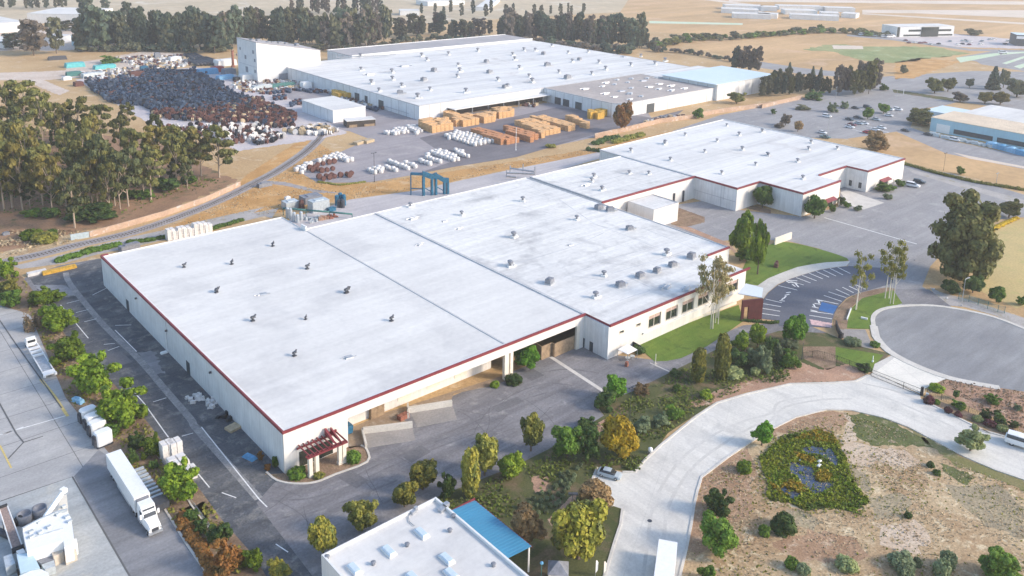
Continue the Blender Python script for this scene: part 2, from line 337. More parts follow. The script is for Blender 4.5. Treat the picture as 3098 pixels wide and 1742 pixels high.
pk = 'q8 300 870 292 800 310 690 350 580 420 480 570 360 750 270 950 205 1200 135 1450 95 1650 75 2100 100 2300 200 2320 330 1950 440 1750 490 1600 560 1480 690 1420 800 1385 900 1380 1010 1040 990 580 985 560 900'
sheet('curved_car_park', .07, M['newlot'], pk)
b = MB()
for s in ('1470 95 1660 190', '1350 110 1550 210', '1250 135 1445 228', '1140 155 1340 245', '1030 180 1245 270', '930 215 1150 300', '840 250 1060 332', '700 290 955 362', '570 370 860 440', '380 575 630 632', '345 645 615 690', '318 712 600 760', '305 790 590 830',
          '1540 395 1710 480', '1440 425 1650 520', '1330 465 1600 555', '1260 520 1530 610', '1150 580 1480 650', '1060 760 1400 805', '1040 820 1385 875', '1640 380 1790 450', '1740 360 1900 430'):
    b.ribbon(PTS('q8 '+s), .30, .08, .084)
for s in ('690 300 740 330', '740 320 900 345', '780 350 830 385', '830 340 880 395', '720 290 860 300', '620 590 650 560', '650 570 690 530', '670 520 740 500', '690 480 760 470', '590 600 670 605',
          '1150 590 1240 608', '1120 640 1210 655', '1080 690 1180 712', '1060 740 1160 765', '1100 650 1130 700', '1180 600 1190 640'):
    b.ribbon(PTS('q8 '+s), .42, .08, .084)
structure(b.build('stall_marking', M['line']))
sheet('stall_marking', .082, M['bluepaint'], 'q8 1230 620 1470 680 1400 798 1180 745'); sheet('stall_marking', .082, M['pinkpaint'], 'q8 1045 880 1385 940 1370 1008 1075 962', rag=.15)
sheet('planting_bed', .06, M['mulch'], 'u4 740 410 715 330 770 220 900 110 1050 60 1250 25 1310 60 1000 140 880 250 850 424', sm=3)
sheet('lawn', .07, M['lawn'], 'u4 850 424 872 250 1000 130 1300 50 1390 180 1240 225 1100 300 1072 430', sm=0)
sheet('side_drive', .05, M['ramp'], 'u4 780 428 1030 434 1110 620 1000 610 850 600')
cds = [(146.1, -39.4), (151.5, -36.6), (157.7, -36.0), (164.4, -38.6), (171.0, -43.6), (175.0, -50.4), (176.9, -57.8), (175.6, -66), (172, -78), (168, -98), (166, -330), (148, -330), (146, -98), (141.2, -77.1), (137.1, -70.4), (134, -63.6), (133.7, -55.6), (135.8, -48.3), (140.6, -42.8)]
cds = smooth_poly(cds[:10], 3, False)+cds[10:13]+smooth_poly(cds[13:], 3, False)
sheet('cul_de_sac', .06, M['street'], cds)
sheet('driveway', .055, M['front'], 'u4 1310 40 1650 45 1870 215 1390 195 1340 110')
b = MB(); b.ribbon(cds[:30]+[], 1.1, 0, .16); b.ribbon(cds[33:]+[cds[0]], 1.9, 0, .16); structure(b.build('kerb', M['kerb']))
road = 'v3 920 1560 1000 1300 1060 1100 1110 950 1130 800 1040 770 770 680 885 395 1130 440 1250 440 1340 330 1500 180 1720 0 u3 1850 1280 2050 1150 2350 1060 2574 1010 u4 300 965 700 955 930 940 1060 880 1110 850 1560 1070 1575 1120 1740 1200 2000 1330 2240 1448 v4 2050 0 2450 112 2900 330 2900 660 2574 512 2300 420 2000 290 1700 130 1450 0 u4 1200 1290 900 1220 650 1215 350 1290 130 1400 v3 2340 170 2150 300 1900 490 1860 620 1830 750 1800 950 1750 1200 1690 1448 1660 1560'
sheet('concrete_road', .07, M['concrete'], road)
b = MB(); rp = PTS(road); b.ribbon(rp[:5], .45, 0, .2); b.ribbon(rp[5:8], .45, 0, .2); b.ribbon(rp[8:21], .45, 0, .2); b.ribbon(rp[23:29], .45, 0, .2); b.ribbon(rp[30:], .45, 0, .2); structure(b.build('kerb', M['kerb']))
sheet('driveway_apron', .085, M['white_conc'], 'u4 1110 850 1310 706 1500 790 1840 905 1740 950 1610 1010 1570 1065')
sheet('footpath', .09, M['kerb'], 'u4 1095 850 1120 770 1300 680 1318 706 1125 850')
sheet('scrub_ground', .02, M['scrub'], 'v3 1640 1600 1690 1448 1750 1200 1800 950 1860 620 1900 490 2150 300 2340 170 u4 130 1400 350 1290 650 1215 900 1220 1200 1290 1550 1448 v4 1700 130 2000 290 2574 512 3000 700 3000 1600')
sheet('scrub_grass', .04, M['scrubgreen'], 'u4 880 1270 1000 1250 1250 1310 1500 1440 v4 1600 110 1700 210 1500 185 1100 175 930 90', rag=.5)
sheet('scrub_grass', .04, M['olivegrass'], 'v4 1450 12 2000 302 2574 524 2900 640 2900 760 2200 470 1900 370 1650 170', rag=.5)
sheet('scrub_grass', .045, M['scrubgreen'], 'v4 1760 350 1900 400 2090 480 2010 565 1800 450', rag=.4)  # dark green patch with shadow painted into its tone
sheet('marsh_ground', .05, M['scrubgreen'], 'v4 0 300 220 90 400 60 560 30 700 80 770 170 850 330 900 500 960 600 1080 740 950 790 960 850 800 800 640 790 450 820 310 740 90 720 70 640 90 560 30 420', rag=.35)
for s in ('v4 400 215 520 190 700 215 770 330 765 395 680 330 600 280 450 262', 'v4 275 360 340 345 520 400 560 530 735 540 700 580 560 660 430 610 370 500 300 440', 'v4 180 585 260 590 420 660 330 705 220 640'):
    sheet('pond_water', .07, M['water'], s, sm=3, rag=.2)
sheet('landscape_ground', .05, M['bedgrass'], 'D 880 1500 960 1330 1100 1250 1300 1170 1380 1130 1520 1045 1500 1020 1590 985 1700 930 1800 880 1900 850 1960 832 2080 838 2150 868 2240 890 2190 935 2090 965 1920 970 1800 1010 1680 1090 1600 1200 u3 1700 1448 v3 1500 180 1250 440 885 395 770 680 1040 770 1130 800 1110 950 1000 1300 920 1560')
sheet('bare_or_shaded_soil', .06, M['redsoil'], 'u3 1700 1200 2000 1050 2350 930 2574 900 u4 380 740 600 830 860 770 1040 870 900 935 300 955 0 1030 u3 2300 1050 1950 1180', rag=.3)
sheet('bare_or_shaded_soil', .06, M['redsoil'], 'v3 240 480 420 480 380 620 270 640', rag=.3); sheet('footpath', .06, M['redsoil'], 'v3 410 900 620 680 690 640 640 860 450 980', rag=.2)
sheet('bare_or_shaded_soil', .06, M['mulch'], 'u4 420 600 740 600 740 800 660 830 430 720'); sheet('lawn', .065, M['lawn'], 'u4 740 605 1210 682 1130 770 1105 845 840 768 740 720')  # brown and green sheets painted dark where tree shade falls
sheet('bare_or_shaded_soil', .06, M['redsoil'], 'u3 800 1400 980 1290 1020 1330 900 1448', rag=.2)
sheet('lawn', .06, M['lawn'], 'u3 1240 575 1500 465 1900 320 2260 195 2310 350 2100 500 1950 600 1700 715 1560 742 1440 745 1380 690', sm=0)
FR = 'D 60 700 150 668 250 650 330 760 760 1150 1300 930 1470 860 1530 890 1640 905 1720 880 1870 818 1960 812 1990 800 2110 850 2112 862 2080 840 1960 834 1900 854 1800 884 1700 934 1590 988 1500 1022 1520 1047 1380 1134 1300 1172 1100 1252 960 1332 880 1500 700 1490 560 1310 480 1200 330 1010 170 850'
sheet('front_asphalt', .03, M['front'], FR)
sheet('side_car_park', .04, M['dark'], 'D 75 700 255 650 320 745 740 1150 716 1200 690 1215 645 1265 785 1448 700 1490 560 1310 480 1200 330 1010 170 850')
sheet('pale_dust', .05, M['lane'], 'u1 330 0 640 0 760 100 560 110 400 90', rag=.4); sheet('pale_dust', .05, M['lane'], 'u1 1350 660 1500 640 1600 860 1500 880', rag=.5)
sheet('pale_dust', .05, M['browncon'], 'v1 1760 800 1990 720 2040 870 1960 900', rag=.4)
b = MB(); b.ribbon(smooth_poly(PTS('u1 640 -120 690 0 1000 380 1350 720 1600 1010 1850 1300 v1 1900 0 2150 280 2520 700'), 4, False), 1.5, .05, .054); structure(b.build('valley_gutter', M['faint']))
b = MB()
for s in ('u1 590 195 860 520', 'u1 1265 1000 1400 1150 1600 1430 v1 1640 100', 'v1 1760 250 2040 590', 'u1 1120 440 1330 650', 'v1 1960 0 2520 700 2600 780'): b.ribbon(PTS(s), .22, .06, .064)
for s in ('u1 650 180 770 150', 'u1 740 270 860 240', 'u1 820 360 940 330', 'u1 1010 580 1120 570', 'u1 1490 1140 1620 1100', 'v1 1770 90 1880 60', 'u1 900 100 1040 30', 'u1 1120 395 1280 390', 'u1 1050 640 1160 600', 'v1 2160 640 2300 690', 'v2 220 1140 340 1220'): b.ribbon(PTS(s), .20, .06, .064)
structure(b.build('parking_lines', M['line']))
b = MB(); b.ribbon(PTS('u3 430 700 960 1045'), 1.0, .05, .054); b.ribbon(PTS('u3 1400 760 1600 850'), .4, .05, .054); structure(b.build('concrete_band', M['kerb']))
sheet('loading_ramp', .05, M['ramp'], 'u2 1530 1240 1940 1175 1985 1310 1600 1390'); sheet('loading_ramp', .05, M['ramp'], 'v2 1080 65 1550 5 1580 130 1110 205')
sheet('dock_floor', .06, M['browncon'], 'u2 930 1400 1145 1310 1260 1250 1500 1180 2440 880 2470 930 2300 990 1950 1060 1920 1150 1520 1185 1510 1250 1400 1280 1530 1350 1070 1420 v2 1070 180 930 210')
isl = smooth_poly(PTS('v2 130 440 230 520 400 553 600 540 800 462 1110 340 1105 220 1050 180'), 3, False)
sheet('corner_bed', .06, M['mulch'], isl+[(13, .3), (0, .3), (-3, 2)]); b = MB(); b.ribbon(isl, .4, 0, .18); structure(b.build('kerb', M['kerb']))
sheet('neighbour_yard', .03, M['neigh'], 'D -80 745 75 790 165 1000 270 1135 395 1250 470 1370 560 1500 -80 1500')
sheet('neighbour_lane', .04, M['lane'], 'v1 720 480 960 220 1250 420 1600 800 2120 1500 1270 1500')
sheet('neighbour_pad', .05, M['pad'], 'v1 -150 775 705 485 1290 1500 -150 1560')
b = MB(); b.ribbon(PTS('u1 -40 1470 640 1275'), .3, .06, .064); b.ribbon(PTS('v1 0 80 230 0'), .3, .06, .064); structure(b.build('yard_line', M['line']))
b = MB(); b.ribbon(PTS('v1 0 180 110 400'), .3, .06, .064); b.ribbon(PTS('l1 790 1080 930 1240 1080 1430 u1 660 1280'), .6, .06, .064); structure(b.build('yard_line', M['yellow']))
b = MB()
for s in ('u1 -60 260 150 570 600 1200', 'u1 -40 1090 160 1448 v1 230 150 80 310', 'v1 230 150 420 90', 'v1 0 725 705 485 1290 1500'): b.ribbon(PTS(s), .28, .062, .066)
structure(b.build('slab_joint', M['joint']))
sheet('planting_strip', .05, M['mulch'], 'D -80 640 0 652 60 700 170 850 330 1010 480 1200 560 1310 640 1400 700 1500 550 1500 470 1370 395 1250 270 1135 165 1000 75 790 -80 745')
b = MB(); b.ribbon(PTS('D 395 1250 470 1370 560 1500'), .35, 0, .2); b.ribbon(PTS('v1 1640 420 1750 560 1860 760 2080 1050'), .3, 0, .18); structure(b.build('kerb', M['kerb']))
# railway and what lies along it
trk = smooth_poly(PTS('D -120 697 0 662 100 640 200 615 330 585 450 545 560 500 650 455 700 428 760 388 795 357 812 336'), 4, False)
sheet('orange_grass', .025, M['orange'], 'D 380 590 560 510 700 440 760 400 800 360 850 390 740 425 800 462 930 462 1040 445 1300 405 1500 372 2000 262 2010 250 2040 258 1760 330 1500 385 1250 432 1040 478 880 500 700 535 520 560 420 590', rag=.5)
sheet('orange_grass', .02, M['orange'], 'D 560 500 620 440 740 362 800 345 760 390 680 440', rag=.5)
b = MB(); b.ribbon(trk, 5.5, .03, .04); structure(b.build('ballast_bed', M['ballast']))
sheet('service_track', .035, M['gravel'], 't5 130 1205 620 1090 1130 955 1620 850 2030 750 2574 630 t6 0 690 250 640 180 740 t5 2574 720 2050 850 1380 1000 960 1090 620 1180 200 1235')
sheet('dirt_track', .035, M['ballast'], 't6 100 375 300 385 600 460 900 500 600 490 300 420 100 400', rag=.3)
sheet('rear_yard', .04, M['rearyard'], 'D 640 590 760 540 880 502 1040 480 1250 434 1480 388 1515 380 1530 392 1350 445 1130 495 950 540 780 600')
sheet('works_yard', .04, M['yard'], 'D 740 425 790 400 850 385 930 350 880 330 820 325 700 290 640 250 620 235 700 205 770 195 850 210 1050 300 1600 230 1640 300 1520 340 1300 387 1040 440 930 458 800 460')
sheet('works_road', .05, M['yarddark'], 'D 1055 347 1180 318 1400 270 1560 285 1640 296 1720 276 1700 292 1500 337 1300 395 1140 420 1040 440 1140 405')
sheet('reel_yard', .045, M['reelground'], 'D 190 200 300 185 480 170 560 188 640 213 720 243 790 288 875 335 800 350 600 380 540 352 380 314', rag=.6)
sheet('dirt_road', .03, M['paledirt'], 'D -120 186 100 180 200 175 350 172 385 182 200 195 110 202 175 228 150 240 60 202 -120 200', rag=.7)
sheet('storage_yard', .036, M['paledirt'], 't1 640 620 1100 560 1150 540 1400 500 1780 520 1950 640 1900 690 1400 680 1300 650 1350 720 1370 770 830 800 700 780 640 720', rag=.8)
sheet('works_apron', .042, M['reelground'], 'b2 100 330 900 420 1100 560 2200 600 2350 720 1700 900 1300 880 800 700 300 500', rag=.6)
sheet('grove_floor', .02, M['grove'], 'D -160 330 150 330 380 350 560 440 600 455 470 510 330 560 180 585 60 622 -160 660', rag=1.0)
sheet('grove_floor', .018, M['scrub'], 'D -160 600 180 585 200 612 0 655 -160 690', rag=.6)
sheet('road_bank', .04, M['redsoil'], 'q7 680 610 760 555 860 548 2100 750 2100 1400 1900 1260 1300 1010 1000 860 700 720', rag=.2)
sheet('planting_bed', .05, M['mulch'], 'q7 430 870 480 790 560 760 720 870 1300 1090 2100 1430 2100 1560 1750 1442 1190 1182 690 962 500 932')
sheet('golden_field', .03, M['gold'], 't8 2250 880 2480 770 2900 640 2900 1500 u4 2500 230 2380 170 2150 60 t8 2100 1300')
sheet('verge', .04, M['gravel'], 'u4 1660 20 1760 70 1990 130 2574 320 2700 380 2700 470 2300 300 2000 215 1850 200 1700 90', rag=.1)

M['wear'] = ground('tyre_wear', (.15, .147, .155), (.20, .195, .20), .3, fine=(1.5, .2)); M['crack'] = ground('sealed_crack', (.11, .108, .112), (.15, .147, .15), .6, fine=(2, .2)); M['patch'] = ground('asphalt_patch', (.135, .133, .142), (.165, .162, .168), .2, fine=(2, .2)); M['stainc'] = ground('road_stain', (.53, .51, .47), (.58, .56, .52), .2, fine=(2, .1))
b = MB()
for s_ in ('v2 180 640 500 640 900 520 1300 330 1900 100 2400 -60', 'v2 160 700 520 700 950 570 1350 380 1950 140 2450 -30', 'u3 -100 1150 200 1010 420 960 650 980', 'u3 -100 1230 250 1090 480 1040 700 1080', 'v2 100 900 500 850 900 720 1400 520', 'u3 300 860 600 820 900 860'): b.ribbon(smooth_poly(PTS(s_), 5, False), .45, .036, .0375)
structure(b.build('tyre_wear', M['wear']))
cr_ = random.Random(4); b = MB(); fr = PTS('D 300 1090 480 1180 600 1330 780 1400 860 1330 1090 1240 1290 1160 1380 1120 1480 1040 1480 1000 1300 980 1000 1080 740 1200 690 1210')
for i in range(30):
    p = None
    while p is None:
        c = (cr_.uniform(-40, 80), cr_.uniform(-40, 60)); p = c if inside(c, fr) else None
    a = cr_.choice([0, 1.57, .5])+cr_.uniform(-.3, .3); path = [p]
    for k in range(5): a += cr_.uniform(-.22, .22); path.append((path[-1][0]+math.cos(a)*2.2, path[-1][1]+math.sin(a)*2.2))
    if all(inside(x, fr) for x in path): b.ribbon(path, .11, .046, .0475)
structure(b.build('sealed_cracks', M['crack']))
b = MB()
for (x, y, w_, h_, a) in ((20, -12, 5, 3, .1), (44, -9, 7, 2.4, -.05), (58, -4, 4, 4, 0), (8, -12, 3, 5, .2), (-9, 20, 3, 6, 0), (-12, 60, 4, 7, .05), (33, -16, 6, 2, .15)): ca, sa = math.cos(a), math.sin(a); b.flat([(x+ca*u-sa*v, y+sa*u+ca*v) for u, v in ((0, 0), (w_, 0), (w_, h_), (0, h_))], .0485)
structure(b.build('asphalt_patch', M['patch']))
b = MB()
for s_ in ('v3 1330 1448 1380 1100 1420 800 1560 500 1760 260 2050 60 u3 2300 1330 2574 1250 u4 200 1140 560 1080', 'v3 1500 1448 1530 1100 1570 800 1690 560 1870 340 2150 140 u3 2400 1380 2574 1320 u4 250 1190 600 1120 900 1110', 'u4 900 1010 1200 1090 1500 1210 1900 1390', 'u4 1000 960 1300 1030 1620 1160 2000 1330'): b.ribbon(smooth_poly(PTS(s_), 5, False), .6, .0745, .0755)
structure(b.build('tyre_wear', M['stainc']))

M['scrubred'] = ground('reddish_scrub', (.30, .185, .11), (.40, .26, .165), .15, (.50, .38, .27), .6, fine=(2.5, .4)); M['scrubpale'] = ground('pale_scrub', (.58, .47, .36), (.50, .38, .27), .2, (.36, .26, .15), .5, fine=(2.5, .35)); M['scrubdull'] = ground('dull_scrub', (.30, .245, .165), (.38, .31, .20), .2, (.22, .2, .1), .4, fine=(2.5, .4))
sheet('scrub_ground', .026, M['scrubred'], 'v3 1740 1200 1800 950 1860 620 1920 500 2150 310 2330 190 2420 380 2380 600 2440 800 2280 900 2060 960 1980 1150 1850 1250', rag=.6, seed=2); sheet('scrub_ground', .027, M['scrubred'], 'u4 130 1395 350 1290 650 1225 820 1240 860 1330 700 1448 v4 560 20 420 30 v4 220 60 100 110', rag=.5, seed=3)
sheet('scrub_ground', .026, M['scrubpale'], 'u4 860 1250 960 1400 1000 1448 v4 900 150 1100 190 1400 230 1560 330 1400 420 1150 330 960 420 880 330 780 150', rag=.6, seed=4); sheet('scrub_ground', .028, M['scrubdull'], 'v4 860 330 980 420 1090 560 1060 640 960 600 900 480', rag=.6, seed=5); sheet('scrub_ground', .026, M['scrubdull'], 'v4 1080 700 1400 640 1500 760 1300 900 1100 880', rag=.8, seed=6); sheet('scrub_ground', .027, M['scrubred'], 'v4 100 1100 500 1000 900 1080 1100 1250 700 1320 300 1300', rag=.8, seed=7); sheet('scrub_ground', .026, M['scrubpale'], 'v4 1150 950 1500 900 1700 1050 1500 1250 1200 1150', rag=.9, seed=8); sheet('scrub_ground', .028, M['scrubdull'], 'v4 1800 560 2300 560 2600 800 2574 1100 2100 900', rag=.9, seed=9); sheet('scrub_ground', .026, M['scrubdull'], 'v4 250 800 450 830 600 900 520 1000 300 960', rag=.6, seed=10)
# ---------------------------------------------------------------- buildings
M['wx'] = wallmat('cream_wall_front', (.76, .735, .70), (2.45, 0, .07, .86)); M['wy'] = wallmat('cream_wall_shade_side', (.74, .745, .74), (0, 2.45, .07, .86), .16)  # side wall colour is cooled to carry bluish shade
M['wpx'] = wallmat('panel_wall_front', (.74, .74, .74), (7.2, 0, .28, .45)); M['wpy'] = wallmat('panel_wall_shade_side', (.72, .75, .77), (0, 7.2, .28, .5))  # bluish shade put into the side panel colour
M['wplain'] = wallmat('pale_wall', (.75, .745, .735)); M['wblue'] = wallmat('blue_wall', (.36, .56, .66), None, .08); M['wtan'] = wallmat('tan_wall', (.55, .47, .36))
M['roof1'] = ground('white_membrane', (.685, .67, .64), (.63, .615, .59), .035, (.53, .52, .51), .07, fine=(.8, .055), streak=(R(0), .02, .35, .07), rough=.7, ct=(.5, .76), joints=(0, 0, 3.05, .10, .965))
M['roof3'] = ground('patched_membrane', (.71, .695, .66), (.63, .62, .60), .035, (.40, .395, .395), .08, fine=(.6, .09), streak=(R(0), .02, .5, .12), rough=.7, ct=(.53, .74), joints=(0, 0, 3.05, .10, .95))
M['roofb'] = ground('factory_roof', (.69, .68, .655), (.62, .615, .605), .02, (.50, .475, .455), .05, fine=(.4, .06), streak=(0, .012, .22, .13), rough=.75, ct=(.56, .74), joints=(R(90), 6.5, 0, .3, .88))
M['rooftan'] = ground('gravel_roof', (.42, .37, .34), (.36, .32, .30), .04, (.47, .42, .39), .15, fine=(.6, .12)); M['roofgrey'] = ground('grey_roof', (.40, .38, .385), (.34, .33, .335), .05, fine=(.5, .1))
M['roofblue'] = ground('pale_blue_roof', (.60, .70, .745), (.55, .66, .71), .02, fine=(.3, .04), joints=(0, 2.5, 0, .2, .9), rough=.5)
M['maroon'] = plain('maroon_trim', (.20, .033, .043), .55, var=.15, scale=.5); M['portal'] = plain('portal_maroon', (.085, .02, .022), .6, var=.2, scale=.6); M['seam'] = plain('roof_seam', (.47, .475, .49), .8, var=.12, scale=.3); M['thin'] = plain('roof_joint', (.50, .51, .53), .8, var=.3, scale=.2)
M['coping'] = plain('coping', (.70, .70, .69), .6, var=.06)
M['glass'] = plain('dark_glass', (.028, .036, .03), .08, var=.3, spec=.8); M['pink_reflection'] = plain('pink_reflection', (.46, .33, .29), .8, var=.3, scale=4)
M['darkdoor'] = plain('dark_door', (.06, .07, .08), .6, var=.3); M['dark_int'] = plain('dark_interior', (.055, .045, .038), .9, var=.4); M['wood'] = plain('weathered_wood', (.33, .235, .15), .85, var=.3, scale=1.2)  # interior tone is painted dark for the shade of deep bays
M['metal'] = plain('galvanised', (.42, .44, .47), .45, .5, .2); M['dmetal'] = plain('dark_metal', (.07, .075, .09), .5, .3, .3); M['ventgrey'] = plain('vent_grey', (.22, .23, .26), .55, .2, .25)
M['white'] = plain('white_paint', (.80, .80, .79), .4, var=.05); M['cream'] = plain('cream_paint', (.74, .68, .58), .7, var=.06)
M['bluesteel'] = ground('blue_roof_steel', (.055, .25, .40), (.065, .285, .44), .3, fine=(2, .06), joints=(0, 0, .62, .12, .72), rough=.4)

def shell(root, poly, z0, z1, name='wall', mats=None):              # walls only; front/back faces and side faces take their own ribs, the side paint tinted with bluish shade
    b = MB(); n = len(poly)
    if sum(poly[i][0]*poly[(i+1) % n][1]-poly[(i+1) % n][0]*poly[i][1] for i in range(n)) < 0: poly = poly[::-1]
    for i in range(n):
        p, q = poly[i], poly[(i+1) % n]; side = abs(q[0]-p[0]) < abs(q[1]-p[1])
        b.add([(*p, z0), (*q, z0), (*q, z1), (*p, z1)], [(0, 1, 2, 3)], 1 if side else 0)
    return b.build(name, mats or [M['wx'], M['wy']], root)
def slab(root, poly, z0, z1, name, mat): b = MB(); b.prism(poly, z0, z1); return b.build(name, mat, root)
def rect(x0, x1, y0, y1): return [(x0, y0), (x1, y0), (x1, y1), (x0, y1)]
def trim(root, pts, z0, z1, w=.5, name='fascia', mat='maroon', closed=False):
    b = MB(); b.ribbon(pts, w, z0, z1, closed); return b.build(name, M[mat], root)
def PA(t, u, v, a):
    d = ray(*S(t, u, v)); k = (a-CAM.x)/d.x; p = CAM+d*k; return (p.y, p.z)
def PB(t, u, v, bb):
    d = ray(*S(t, u, v)); k = (bb-CAM.y)/d.y; p = CAM+d*k; return (p.x, p.z)
# rooftop equipment: made once, copied onto the roofs as parts of them
vb = MB(); vb.box(-.55, .55, -.55, .55, 0, .35); vb.tube((0, 0, .35), (0, 0, 1.0), .28, .28, 8); vb.obox((.1, 0, 1.0), 1.5, .85, .55, .3, 0, .8); vb.tube((.5, .1, 1.3), (1.1, .4, 1.75), .18, .3, 6)
V_turb = vb.mesh('roof_vent', M['dmetal'])
vb = MB(); vb.box(-.9, .9, -.9, .9, 0, .55, 1); vb.lathe((0, 0, .55), [(.42, 0), (.42, .9), (.95, 1.0), (.95, 1.35), (.5, 1.6)], 10, 0); vb.obox((1.5, .3, 0), .7, .9, .6, .2, 1)
V_mush = vb.mesh('roof_vent', [M['ventgrey'], M['coping']])
vb = MB(); vb.obox((0, 0, 0), 2.6, 1.9, .3, 0, 1); vb.obox((0, 0, .3), 2.3, 1.7, 1.1, 0, 0, .92); vb.lathe((-.3, 0, 1.4), [(.55, 0), (.55, .2), (.3, .25)], 10, 0); vb.obox((1.9, .2, .1), 1.3, .7, .5, .1, 1)
V_unit = vb.mesh('air_unit', [M['ventgrey'], M['metal']])
vb = MB(); vb.obox((0, 0, 0), 1.6, 1.2, .25, 0, 0, .85); vb.path([(-1.4, .2, .15), (0, .1, .25), (1.5, -.2, .15)], .09, 5, 0)
V_flat = vb.mesh('roof_hatch', M['metal'])
vb = MB(); vb.obox((0, 0, 0), 1.35, 2.7, .3, 0, 0); vb.obox((0, 0, .3), 1.2, 2.5, .28, 0, 1, .75, .85); V_sky = vb.mesh('skylight', [M['coping'], plain('skylight_dome', (.52, .62, .70), .25, var=.12)])
def place(root, me, s, z, sc_=1.0, name=None):
    base = wloc(root); r = random.Random(len(s))
    for i, (x, y) in enumerate(PTS(s, z+.4)):
        o = inst(name or me.name, me, root, None, (x-base.x, y-base.y, z-base.z)); o.rotation_euler.z = r.uniform(-.5, .5); k = sc_*r.uniform(.85, 1.15); o.scale = (k, k, k)
def window(root, x0, x1, z0, z1, y, pink_reflection=False, face='y'):         # in a front wall at y (outside is -y)
    b = MB(); fw = .14
    b.box(x0, x0+fw, y-.06, y+.45, z0, z1); b.box(x1-fw, x1, y-.06, y+.45, z0, z1); b.box(x0+fw, x1-fw, y-.06, y+.45, z0, z0+fw); b.box(x0+fw, x1-fw, y-.06, y+.45, z1-fw, z1)
    if x1-x0 > 3: b.box((x0+x1)/2-.05, (x0+x1)/2+.05, y+.2, y+.4, z0+fw, z1-fw)
    w = b.build('window', M['cream'], root); g = MB(); g.box(x0+fw, x1-fw, y+.36, y+.44, z0+fw, z1-fw); g.build('pane', M['glass'], w)
    if pink_reflection: g = MB(); g.box(x0+fw+.1, x1-fw-.1, y+.22, y+.30, z1-fw-(z1-z0)*.3, z1-fw); g.build('pink_reflection', M['pink_reflection'], w)  # pinkish reflection in the upper glass, put in as a flat coloured panel
def wall_x(b, x0, x1, y, z0, z1, holes, th=.45, mi=0):               # front wall with window openings
    xs = x0
    for (h0, h1, hz0, hz1) in sorted(holes):
        b.box(xs, h0, y, y+th, z0, z1, mi); b.box(h0, h1, y, y+th, z0, hz0, mi); b.box(h0, h1, y, y+th, hz1, z1, mi); xs = h1
    b.box(xs, x1, y, y+th, z0, z1, mi)

# --- the long white warehouse in front
W = thing('warehouse', 'long white flat roofed warehouse with maroon roof edge nearest the camera, filling the middle', 'warehouse', (0, 0, 0))
big = [(93, 97.9, 3.3, 6.9), (99.6, 104.5, 3.3, 6.9), (106.1, 111.2, 3.3, 6.9), (112.7, 117.6, 3.3, 6.9), (119.2, 124.1, 3.3, 6.9), (125.8, 130.6, 3.3, 6.9)]
small = [(82.3, 84.2, 5.2, 6.2), (88.3, 90.2, 5.2, 6.2)]
b = MB()
b.box(0, 13.4, 0, .45, 0, 8.3, 0); b.box(13.4, 77.2, 0, .45, 6.3, 8.3, 0); b.box(77.2, 79, 0, .45, 0, 8.3, 0)
wall_x(b, 79.0, 134, -8, 0, 8.3, big+small); b.box(78.6, 79.0, -8, .0, 0, 8.3, 1)
wall_x(b, 134.0, 144.5, 5, 0, 8.3, [(139.4, 141.0, 4.6, 5.8)]); b.box(133.6, 134, -7.55, 5, 0, 8.3, 1); b.box(144.1, 144.5, 5.45, 94, 0, 8.3, 1)
b.box(0, .4, .45, 109, 0, 8.3, 1); b.box(.4, 54, 108.6, 109, 0, 8.3, 0); b.box(53.6, 54, 95, 108.6, 0, 8.3, 1); b.box(54, 144.1, 94.2, 94.6, 0, 8.3, 0)
b.box(13.0, 13.4, .45, 6.2, 0, 6.3, 1); b.box(13.0, 54.6, 6.2, 6.6, 0, 6.3, 0)
b.build('wall', [M['wx'], M['wy']], W)
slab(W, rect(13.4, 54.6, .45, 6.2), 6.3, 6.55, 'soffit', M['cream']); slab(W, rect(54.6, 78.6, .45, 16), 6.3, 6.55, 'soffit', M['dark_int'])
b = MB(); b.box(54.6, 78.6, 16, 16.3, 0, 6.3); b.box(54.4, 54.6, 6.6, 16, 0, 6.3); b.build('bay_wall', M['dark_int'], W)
b = MB(); b.box(53.4, 54.6, -.05, .75, 0, 6.3); b.build('column', M['cream'], W); b = MB(); b.box(55.2, 56.0, .1, .9, 0, 6.3); b.build('column', M['cream'], W); b = MB(); b.box(76.2, 77.2, .0, .6, 0, 6.3); b.build('column', M['cream'], W)
slab(W, rect(.35, 53.9, .4, 108.7), 8.0, 8.42, 'roof', M['roof1'])
slab(W, rect(54.1, 78.8, .4, 94.3), 8.0, 8.40, 'roof', M['roof1']); r3 = slab(W, [(79, -7.7), (133.7, -7.7), (133.7, 5.2), (144.2, 5.2), (144.2, 94.3), (79, 94.3)], 8.0, 8.46, 'roof', M['roof3'])
trim(W, [(54, .5), (54, 95)], 8.4, 8.55, .4, 'roof_seam', 'seam'); trim(W, [(78.9, .2), (78.9, 94)], 8.4, 8.66, .7, 'roof_seam', 'seam')
trim(W, [(.02, 109.0), (.02, .02), (79.0, .02), (79.0, -7.98), (135.6, -7.98)], 8.28, 8.86, .42); trim(W, [(134, 5.0), (144.5, 5.0)], 8.28, 8.86, .42); trim(W, [(0, 108.85), (1.8, 108.85)], 8.3, 9.0, .5)
trim(W, [(.45, 108.4), (.45, .5), (53.8, .5)], 8.42, 8.72, .4, 'coping', 'coping'); trim(W, [(.6, 108.7), (53.6, 108.7), (53.6, 94.5), (144.2, 94.5)], 8.42, 8.66, .35, 'coping', 'coping'); trim(W, [(144.3, 94), (144.3, 5.3)], 8.42, 8.66, .35, 'coping', 'seam')
trim(W, [(53.85, 93), (53.85, 96)], 8.4, 9.9, .5, 'roof_upstand', 'coping')
b = MB()
